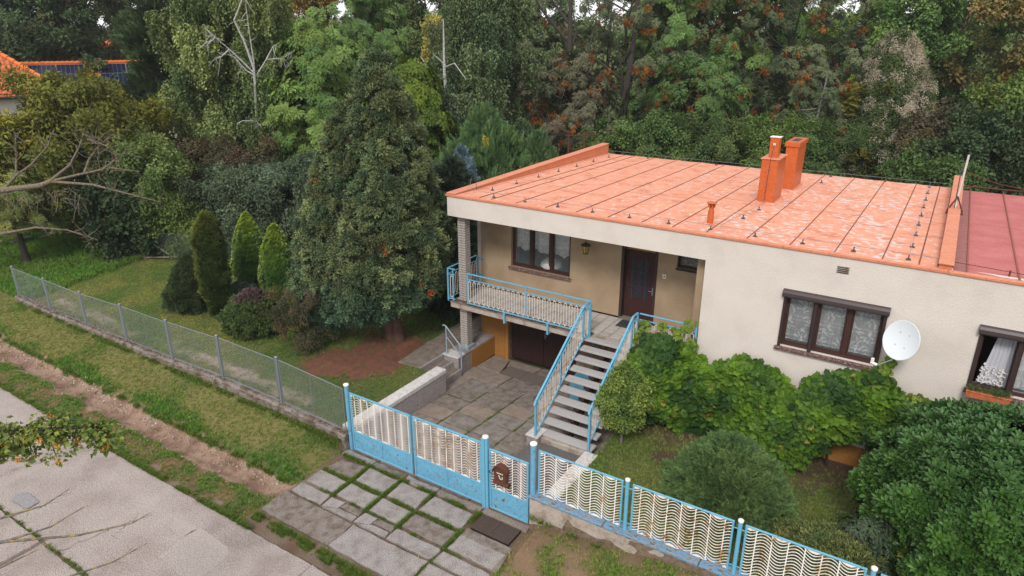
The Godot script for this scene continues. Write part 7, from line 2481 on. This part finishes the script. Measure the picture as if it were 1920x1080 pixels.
	for i in 7:
		var g := PI * (0.9 + i * 0.2)
		horn.tube([Vector3(0.03 + cos(g) * 0.035, 0.12 + sin(g) * 0.035, 0.113), Vector3(0.03 + cos(g + 0.63) * 0.035, 0.12 + sin(g + 0.63) * 0.035, 0.113)], [0.008, 0.008], 5)
	horn.tube([Vector3(-0.03, 0.16, 0.113), Vector3(0.0, 0.13, 0.113)], [0.012, 0.007], 5)
	obj("horn_emblem", horn.mesh(), M.white, box)
	var kh := span_mesh(Vector3(-0.012, 0.035, 0.108), Vector3(0.012, 0.06, 0.115), 0.002)
	obj("keyhole", kh, M.dark_metal, box)

# ---------------------------------------------------------------- wire mesh fence on the left
func build_mesh_fence():
	rng.seed = 304
	var fw := thing("foot_wall", "crumbling low concrete foot wall under the wire mesh fence", "wall")
	var xs := [-15.55, -13.2, -10.85, -8.47, -6.1, -3.76, -1.4, 0.95]
	var top := [0.42, 0.38, 0.4, 0.42, 0.46, 0.52, 0.5, 0.42]
	for i in 7:
		var m := MB.new()
		var n := 16
		var rows := []
		for k in n + 1:
			var t := float(k) / n
			var x := lerpf(xs[i] + 0.004, xs[i + 1] - 0.004, t)
			var y := lerpf(top[i], top[i + 1], t) - 0.02 + 0.035 * fine.get_noise_2d(x * 2.0, 3.0)
			var zf := 5.33 + 0.03 * fine.get_noise_2d(x * 1.5, 9.0)
			var ch := 0.03 + 0.03 * absf(fine.get_noise_2d(x * 3.0, 17.0))
			rows.append([Vector3(x, -0.6, zf + 0.03), Vector3(x, y - ch, zf), Vector3(x, y, zf - ch), Vector3(x, y - 0.01, 5.1), Vector3(x, -0.4, 5.06)])
		for k in n:
			for j in 4:
				m.quad(rows[k][j], rows[k + 1][j], rows[k + 1][j + 1], rows[k][j + 1], [Vector3(0, 0.1, 1), Vector3(0, 1, 1), Vector3.UP, Vector3(0, 0, -1)][j])
		for e in [0, n]:
			m.quad(rows[e][0], rows[e][1], rows[e][3], rows[e][4], Vector3(-1 if e == 0 else 1, 0, 0))
		obj("wall_section", m.mesh(), M.foot, fw)
	var loose := []
	var lc := []
	var stone := MB.new()
	stone.lathe(Vector3.ZERO, [[0.0, -0.5], [0.5, -0.2], [0.55, 0.15], [0.3, 0.4], [0.0, 0.5]], 6)
	stone.col = Color.WHITE
	for i in 1500:
		var x := rr(-15.4, 0.9)
		loose.append(aim(rdir(), rr(0.01, 0.035), Vector3(x, 0.43 + rr(-0.03, 0.05), rr(5.1, 5.33))))
		lc.append(mixc(Color(0.1, 0.055, 0.035), Color(0.36, 0.29, 0.24), pow(rr(0, 1), 1.5)))
	scatter("loose_rubble", fw, stone.mesh(), M.tint, loose, lc, 1.0)
	var f := thing("mesh_fence", "long galvanised wire mesh fence along the left lawn", "fence")
	var tops := [1.5, 1.5, 1.5, 1.6, 1.64, 1.74, 1.74, 1.62]
	xs = [-15.42, -13.18, -10.84, -8.47, -6.1, -3.76, -1.4, 0.93]
	for i in 7:
		var p := obj("post", tube_mesh([Vector3(xs[i], top[i] - 0.15, 5.2), Vector3(xs[i], tops[i] + 0.02, 5.2)], 0.034, 10), M.galv, f)
		var c := MB.new()
		c.lathe(Vector3(xs[i], tops[i] + 0.02, 5.2), [[0.042, -0.015], [0.042, 0.012], [0.001, 0.03]], 10)
		obj("cap", c.mesh(), M.galv, p)
		var x0: float = xs[i] + 0.075
		var x1: float = xs[i + 1] - 0.075
		var ya: float = top[i] + 0.02
		var yb: float = top[i + 1] + 0.02
		var ta: float = tops[i] - 0.04
		var tb: float = tops[i + 1] - 0.06
		var fr := MB.new()
		var cor := [Vector3(x0, ya, 5.2), Vector3(x0, ta, 5.2), Vector3(x1, tb, 5.2), Vector3(x1, yb, 5.2)]
		for k in 4:
			fr.tube([cor[k], cor[(k + 1) % 4]], [0.012, 0.012], 6)
		fr.tube([(cor[0] + cor[3]) * 0.5, (cor[1] + cor[2]) * 0.5], [0.009, 0.009], 5)
		for k in [0.2, 0.8]:
			fr.tube([Vector3(x0 - 0.075, lerpf(ya, ta, k), 5.2), Vector3(x0, lerpf(ya, ta, k), 5.2)], [0.008, 0.008], 4)
		var pn := obj("panel_frame", fr.mesh(), M.galv, f)
		var w := MB.new()
		var d := 0.0023
		var rows := 24
		for k in range(1, rows):
			var t := float(k) / rows
			var a := Vector3(x0, lerpf(ya, ta, t), 5.2)
			var b := Vector3(x1, lerpf(yb, tb, t), 5.2)
			w.tube([a, b], [d, d], 4, false)
		var cols := 42
		for k in range(1, cols):
			var t := float(k) / cols
			w.tube([Vector3(lerpf(x0, x1, t), lerpf(ya, yb, t), 5.2), Vector3(lerpf(x0, x1, t), lerpf(ta, tb, t), 5.2)], [d * 0.62, d * 0.62], 3, false)
		kind(obj("wire_mesh", w.mesh(), M.wire, pn), "stuff")

# ---------------------------------------------------------------- walls by the drive, steps, handrail
func build_yard_walls():
	rng.seed = 305
	var w := thing("drive_wall", "low pale block wall with a white capping along the left of the drive", "wall")
	var core := obj("core", span_mesh(Vector3(0.7, -0.5, 1.56), Vector3(0.955, 0.38, 5.1)), M.mortar, w)
	for r in 4:
		var x := 1.555
		var first := true
		while x < 5.1:
			var l := 0.39 if not (first and r % 2) else 0.2
			first = false
			var e := minf(x + l, 5.11)
			obj("block", span_mesh(Vector3(0.685, 0.385 - (r + 1) * 0.2 + 0.004, x + 0.003), Vector3(0.972 + rr(-0.003, 0.003), 0.385 - r * 0.2 - 0.004, e - 0.003), 0.006), M.block, core)
			x = e
	for k in 9:
		var z0 := 1.53 + k * 0.4
		obj("cap_stone", span_mesh(Vector3(0.645, 0.385, z0 + 0.002), Vector3(0.99, 0.5 + rr(-0.002, 0.002), minf(z0 + 0.398, 5.12)), 0.01), M.cap, w)
	# pad wall that carries the pillar
	var p := thing("pillar_wall", "low block wall carrying the brick pillar, boarded on its drive side", "wall")
	var pc := obj("core", span_mesh(Vector3(-0.02, -0.5, -1.5), Vector3(0.51, 0.2, 0.38)), M.mortar, p)
	for r in 3:
		for k in 2:
			var o := 0.14 * (r % 2)
			obj("block", span_mesh(Vector3(-0.035 + k * (0.28 + o if k else 0.0), 0.196 - (r + 1) * 0.2 + 0.004, 0.1), Vector3(0.26 + o if k == 0 else 0.525, 0.196 - r * 0.2 - 0.004, 0.392 + rr(-0.003, 0.003)), 0.006), M.block, pc)
		obj("block", span_mesh(Vector3(0.3, 0.196 - (r + 1) * 0.2 + 0.004, -0.2), Vector3(0.5255, 0.196 - r * 0.2 - 0.004, 0.096), 0.006), M.block, pc)
	for k in 5:
		obj("cap_stone", span_mesh(Vector3(-0.06, 0.2, -1.5 + k * 0.385), Vector3(0.54, 0.245, -1.5 + (k + 1) * 0.385 - 0.004), 0.008), M.cap if k == 4 else M.block, p)
	var cl := obj("cladding", span_mesh(Vector3(0.51, -0.42, -1.5), Vector3(0.53, 0.19, -0.21)), M.grey_wood, p)
	for k in 16:
		obj("board", box_mesh(Vector3(0.02, 0.6, 0.076), 0.004), M.board, cl, Vector3(0.541 + rr(-0.001, 0.001), -0.1, -1.455 + k * 0.0796))
	# steps from the walkway down to the drive
	var s := thing("garden_steps", "two small concrete steps from the walkway down to the drive", "steps")
	obj("riser", span_mesh(Vector3(-0.06, -0.3, 0.4), Vector3(0.0, 0.235, 1.52), 0.008), M.block, s)
	obj("step", span_mesh(Vector3(0.002, -0.4, 0.4), Vector3(0.29, 0.055, 1.52), 0.008), M.walk, s)
	obj("riser", span_mesh(Vector3(0.292, -0.4, 0.4), Vector3(0.345, 0.075, 1.52), 0.008), M.block, s)
	obj("step", span_mesh(Vector3(0.347, -0.45, 0.4), Vector3(0.6, -0.1, 1.52), 0.008), M.walk, s)
	obj("riser", span_mesh(Vector3(0.602, -0.45, 0.4), Vector3(0.65, -0.085, 1.52), 0.008), M.block, s)
	var hr := thing("handrail", "grey-blue pipe handrail beside the small steps", "handrail")
	obj("post", tube_mesh([Vector3(0.03, 0.24, 0.3), Vector3(0.03, 1.1, 0.3)], 0.02, 8), M.grey_paint, hr)
	obj("post", tube_mesh([Vector3(0.6, -0.3, 0.34), Vector3(0.6, 0.62, 0.34)], 0.02, 8), M.grey_paint, hr)
	obj("rail", tube_mesh([Vector3(-0.09, 1.1, 0.3), Vector3(-0.04, 1.13, 0.3), Vector3(0.03, 1.11, 0.3), Vector3(0.6, 0.61, 0.34)], 0.021, 8), M.grey_paint, hr)
	obj("rail", tube_mesh([Vector3(0.03, 0.78, 0.3), Vector3(0.6, 0.28, 0.34)], 0.015, 8), M.grey_paint, hr)
	obj("foot_plate", span_mesh(Vector3(-0.03, 0.245, 0.24), Vector3(0.09, 0.257, 0.36), 0.003), M.grey_paint, hr)
	# kerb wall right of the pad
	var k2 := thing("garden_kerb", "white-topped kerb wall between the stair foot and the front fence", "kerb")
	obj("core", span_mesh(Vector3(5.92, -0.2, 2.7), Vector3(6.16, 0.24, 5.07)), M.block, k2)
	for k in 6:
		obj("cap_stone", span_mesh(Vector3(5.88, 0.24, 2.68 + k * 0.4), Vector3(6.2, 0.29, 2.68 + (k + 1) * 0.4 - 0.004), 0.008), M.cap, k2)
	var k3 := thing("garden_kerb", "short block pier beside the post of the garden gate", "kerb")
	for r in 3:
		obj("block", span_mesh(Vector3(4.4, -0.1 + r * 0.12, 4.86), Vector3(4.62, 0.016 + r * 0.12, 5.08), 0.006), M.block, k3)

func build_small_things():
	rng.seed = 306
	# satellite dish
	var d := thing("satellite_dish", "white satellite dish on an arm beside the front window", "satellite dish", Vector3(11.52, 3.6, 0.42))
	var prof_ := []
	for i in 9:
		var r := 0.385 * i / 8.0
		prof_.append([r, r * r * 0.42])
	prof_.append([0.397, 0.066])
	prof_.append([0.397, 0.05])
	for i in range(8, -1, -1):
		var r := 0.385 * i / 8.0
		prof_.append([r, r * r * 0.42 - 0.012])
	var look := Vector3(0.0, 0.32, 1.0).normalized()
	var sx := Vector3.UP.cross(look).normalized()
	var db := Basis(sx, look, sx.cross(look)).rotated(Vector3.UP, -0.62)
	var dm := MB.new()
	dm.lathe(Vector3.ZERO, prof_, 36, db.scaled(Vector3(0.97, 1.0, 1.0)))
	obj("reflector", dm.mesh(), M.dish, d)
	obj("mast", tube_mesh([Vector3(-0.02, -0.3, -0.42), Vector3(-0.02, -0.3, -0.12), Vector3(-0.02, 0.1, -0.12)], 0.025, 8), M.galv, d)
	obj("arm", tube_mesh([db * Vector3(0, 0.06, 0.42) , Vector3(-0.36, -0.52, 0.3)], 0.011, 6), M.galv, d)
	var lnb := MB.new()
	lnb.tube([Vector3(-0.34, -0.5, 0.29), Vector3(-0.46, -0.47, 0.28)], [0.032, 0.026], 10)
	lnb.box(Vector3(-0.43, -0.42, 0.28), Vector3(0.06, 0.09, 0.05), 0.01)
	obj("receiver", lnb.mesh(), M.white, d)
	for b in [[-0.1, 0.12], [0.1, 0.12], [-0.1, -0.14], [0.1, -0.14]]:
		obj("bolt", box_mesh(Vector3(0.016, 0.016, 0.016), 0.004), M.galv, d, db * Vector3(b[0], 0.02, b[1]))
	# lantern
	var l := thing("porch_lantern", "small black iron lantern with amber glass hanging in the porch", "lantern", Vector3(3.74, 3.72, -1.25))
	obj("hanger", tube_mesh([Vector3(0, 0.14, 0), Vector3(0, 0.68, 0)], 0.006, 5), M.iron, l)
	var lm := MB.new()
	lm.lathe(Vector3.ZERO, [[0.02, 0.2], [0.03, 0.17], [0.15, 0.11], [0.15, 0.09], [0.1, 0.09]], 6)
	obj("roof", lm.mesh(), M.iron, l)
	var lg := MB.new()
	lg.lathe(Vector3.ZERO, [[0.0, -0.12], [0.06, -0.12], [0.1, 0.09]], 6)
	obj("glass", lg.mesh(), M.amber, l)
	for i in 6:
		var g := TAU * i / 6
		obj("frame_bar", tube_mesh([Vector3(cos(g) * 0.062, -0.12, sin(g) * 0.062), Vector3(cos(g) * 0.103, 0.09, sin(g) * 0.103)], 0.009, 4), M.iron, l)
	obj("base", span_mesh(Vector3(-0.065, -0.145, -0.065), Vector3(0.065, -0.12, 0.065), 0.005), M.iron, l)
	var bell := thing("bell_button", "white square bell push on the wall right of the entrance door", "doorbell", Vector3(5.91, 3.25, -1.55))
	obj("plate", span_mesh(Vector3(-0.05, -0.06, 0.0), Vector3(0.05, 0.06, 0.018), 0.008), M.white, bell)
	obj("button", span_mesh(Vector3(-0.018, -0.02, 0.016), Vector3(0.018, 0.02, 0.024), 0.004), M.dark_metal, bell)
	var mat := thing("doormat", "dark grey doormat in front of the entrance door", "mat", Vector3(5.25, 1.815, -1.2))
	obj("pad", span_mesh(Vector3(-0.36, 0, -0.22), Vector3(0.36, 0.022, 0.22), 0.008), M.iron, mat)
	obj("rim", span_mesh(Vector3(-0.39, 0, -0.25), Vector3(0.39, 0.012, 0.25), 0.004), M.dark_metal, mat)
	# gratings
	for q in [["metal_grate", "dark ribbed metal grate in the paving in front of the garden gate", Vector3(5.42, -0.012, 5.66), 0.9, 0.46, 36, M.grate], ["drain_grate", "narrow drain grate across the drive before the garage doors", Vector3(2.45, -0.386, -0.72), 2.06, 0.56, 70, M.drain]]:
		var g := thing(q[0], q[1], "grate", q[2])
		obj("bed", span_mesh(Vector3(-q[3] / 2, -0.06, -q[4] / 2), Vector3(q[3] / 2, -0.012, q[4] / 2)), M.dark_metal, g)
		var half := 2 if q[0] == "metal_grate" else 3
		for h in half:
			var a: float = -q[3] / 2 + q[3] * h / half
			var b: float = -q[3] / 2 + q[3] * (h + 1) / half
			var m := MB.new()
			for k in 15:
				var z: float = lerpf(-q[4] / 2, q[4] / 2, (k + 0.5) / 15.0)
				m.span(Vector3(a + 0.01, -0.014, z - 0.009), Vector3(b - 0.01, 0.008, z + 0.009))
			m.span(Vector3(a + 0.004, -0.013, -q[4] / 2), Vector3(a + 0.016, 0.01, q[4] / 2))
			m.span(Vector3(b - 0.016, -0.013, -q[4] / 2), Vector3(b - 0.004, 0.01, q[4] / 2))
			obj("grid", m.mesh(), q[6], g)
	# flower box
	var fb := thing("flower_box", "terracotta flower box on the sill of the right-hand window", "flower box", Vector3(13.06, 2.66, 0.1))
	var fm := MB.new()
	fm.prism(PackedVector2Array([Vector2(-0.09, 0), Vector2(0.09, 0), Vector2(0.1, 0.13), Vector2(-0.1, 0.13)]), 0.7, Transform3D(Basis(Vector3(0, 0, 1), Vector3.UP, Vector3(1, 0, 0)), Vector3(-0.32, 0, 0.06)))
	obj("trough", fm.mesh(), M.clay, fb)
	obj("rim", span_mesh(Vector3(-0.33, 0.115, -0.05), Vector3(0.39, 0.14, 0.17), 0.006), M.clay, fb)
	var xf := []
	var cs := []
	for i in 90:
		xf.append(aim(Vector3(rr(-0.5, 0.5), 1, rr(-0.5, 0.5)), rr(0.06, 0.13), Vector3(rr(-0.3, 0.36), rr(0.13, 0.21), rr(-0.04, 0.16))))
		cs.append(pal2([Color(0.04, 0.08, 0.025), Color(0.08, 0.13, 0.04)]))
	scatter("plants", fb, meshes.fine, M.leaf, xf, cs)
	# aerial mast on the parapet
	var a := thing("aerial_mast", "leaning pale aerial pole on a bracket over the parapet between the roofs", "mast", Vector3(11.95, 5.13, -5.2))
	var br := MB.new()
	for s in [-1.0, 1.0]:
		br.bar(Vector3(s * 0.17, -0.1, 0.12), Vector3(0.0, 0.3, 0.0), 0.02, 0.02)
		br.bar(Vector3(s * 0.17, -0.1, -0.12), Vector3(0.0, 0.3, 0.0), 0.02, 0.02)
	br.span(Vector3(-0.19, -0.13, 0.1), Vector3(0.19, -0.1, 0.14))
	obj("bracket", br.mesh(), M.rust, a)
	obj("pole", tube_mesh([Vector3(0, -0.02, 0.0), Vector3(0.03, 1.3, -0.2)], 0.024, 8), M.cap, a)
	obj("stay", tube_mesh([Vector3(-0.02, 0.0, 0.02), Vector3(-0.05, 0.9, -0.6)], 0.012, 6), M.iron, a)
	var ca := thing("aerial_cable", "slack orange-brown cable running from the mast over the pink roof edge", "cable")
	obj("cable", tube_mesh([Vector3(11.95, 5.75, -7.2), Vector3(12.3, 5.45, -8.4), Vector3(12.9, 5.1, -9.4), Vector3(13.8, 4.9, -9.9), Vector3(15.5, 4.95, -9.9)], 0.014, 6), M.rust, ca)
	# rusty rack behind the house
	var r := thing("rusty_rack", "rusty iron frame standing behind the far corner of the roof", "frame", Vector3(-3.6, 0.2, -14.9))
	for q in [[-0.55, 0], [0.3, 0]]:
		obj("post", span_mesh(Vector3(q[0] - 0.05, 0, -0.05), Vector3(q[0] + 0.05, 4.5 + q[0] * 0.2, 0.05), 0.005), M.rust, r)
	obj("beam", bar_mesh(Vector3(-1.7, 4.85, 0.1), Vector3(-0.4, 4.45, 0), 0.05, 0.06), M.rust, r)
	obj("beam", bar_mesh(Vector3(-0.75, 4.3, 0), Vector3(1.0, 4.5, 0), 0.05, 0.06), M.rust, r)
	obj("beam", bar_mesh(Vector3(-0.55, 3.7, 0), Vector3(0.3, 3.72, 0), 0.04, 0.05), M.rust, r)
	# concrete ring with a lid in the wood
	var t := thing("well_ring", "pale concrete well ring with a teal lid at the wood's edge", "well", Vector3(9.1, 0.2, -25.0))
	var tm := MB.new()
	tm.lathe(Vector3.ZERO, [[0.62, 0.0], [0.66, 1.3], [0.55, 1.35], [0.0, 1.36]], 18)
	obj("ring", tm.mesh(), M.bare_wall, t)
	obj("lid", span_mesh(Vector3(-0.75, 1.37, -0.5), Vector3(0.1, 2.0, 0.4), 0.03), plain_mat(0.01, 0.13, 0.13, 0.6), t)
	# stakes and the old chain-link fence at the back of the lawn
	var st := thing("garden_stake", "thin dark stake under the left side of the cypress", "stake", Vector3(-4.0, 0.22, 1.0))
	obj("rod", tube_mesh([Vector3.ZERO, Vector3(0.02, 1.1, 0)], 0.012, 6), M.iron, st)
	var of := thing("old_wire_fence", "sagging old chain-link fence with a leaning grey wooden post behind the lawn", "fence", Vector3(-16.2, 0.25, 0.1))
	obj("post", tube_mesh([Vector3.ZERO, Vector3(-0.12, 1.35, -0.05)], 0.055, 7), M.grey_wood, of)
	obj("post", tube_mesh([Vector3(4.4, 0, -1.9), Vector3(4.42, 1.3, -1.9)], 0.04, 7), M.grey_wood, of)
	obj("rail", tube_mesh([Vector3(0.1, 0.08, 0), Vector3(1.4, 0.16, -0.6)], 0.03, 6), M.grey_wood, of)
	obj("brace", tube_mesh([Vector3(-0.08, 1.0, 0), Vector3(1.3, 0.1, -0.55)], 0.025, 6), M.grey_wood, of)
	var cm := MB.new()
	for k in 46:
		var u := k / 45.0
		for s in [-1.0, 1.0]:
			var p := Vector3(4.4 * u, 0.05, -1.9 * u)
			var v: float = u + s * 0.24
			if v < 0 or v > 1:
				continue
			cm.tube([p, Vector3(4.4 * v, 1.2, -1.9 * v)], [0.0025, 0.0025], 3, false)
	kind(obj("wire_mesh", cm.mesh(), M.wire, of), "stuff")
	for q in [[-22.6, 0.3, "thin dark stake at the lane edge below the bare limbs"], [-20.9, 3.9, "thin dark stake in the grass left of the fruit tree"], [-15.9, 6.6, "short rusty stake at the left edge of the verge"]]:
		var s2 := thing("fence_stake", q[2], "stake", Vector3(q[0], 0.2, q[1]))
		obj("rod", tube_mesh([Vector3.ZERO, Vector3(0.05, 1.5 if q[0] > -22 else 2.0, 0)], 0.03, 6), M.iron, s2)
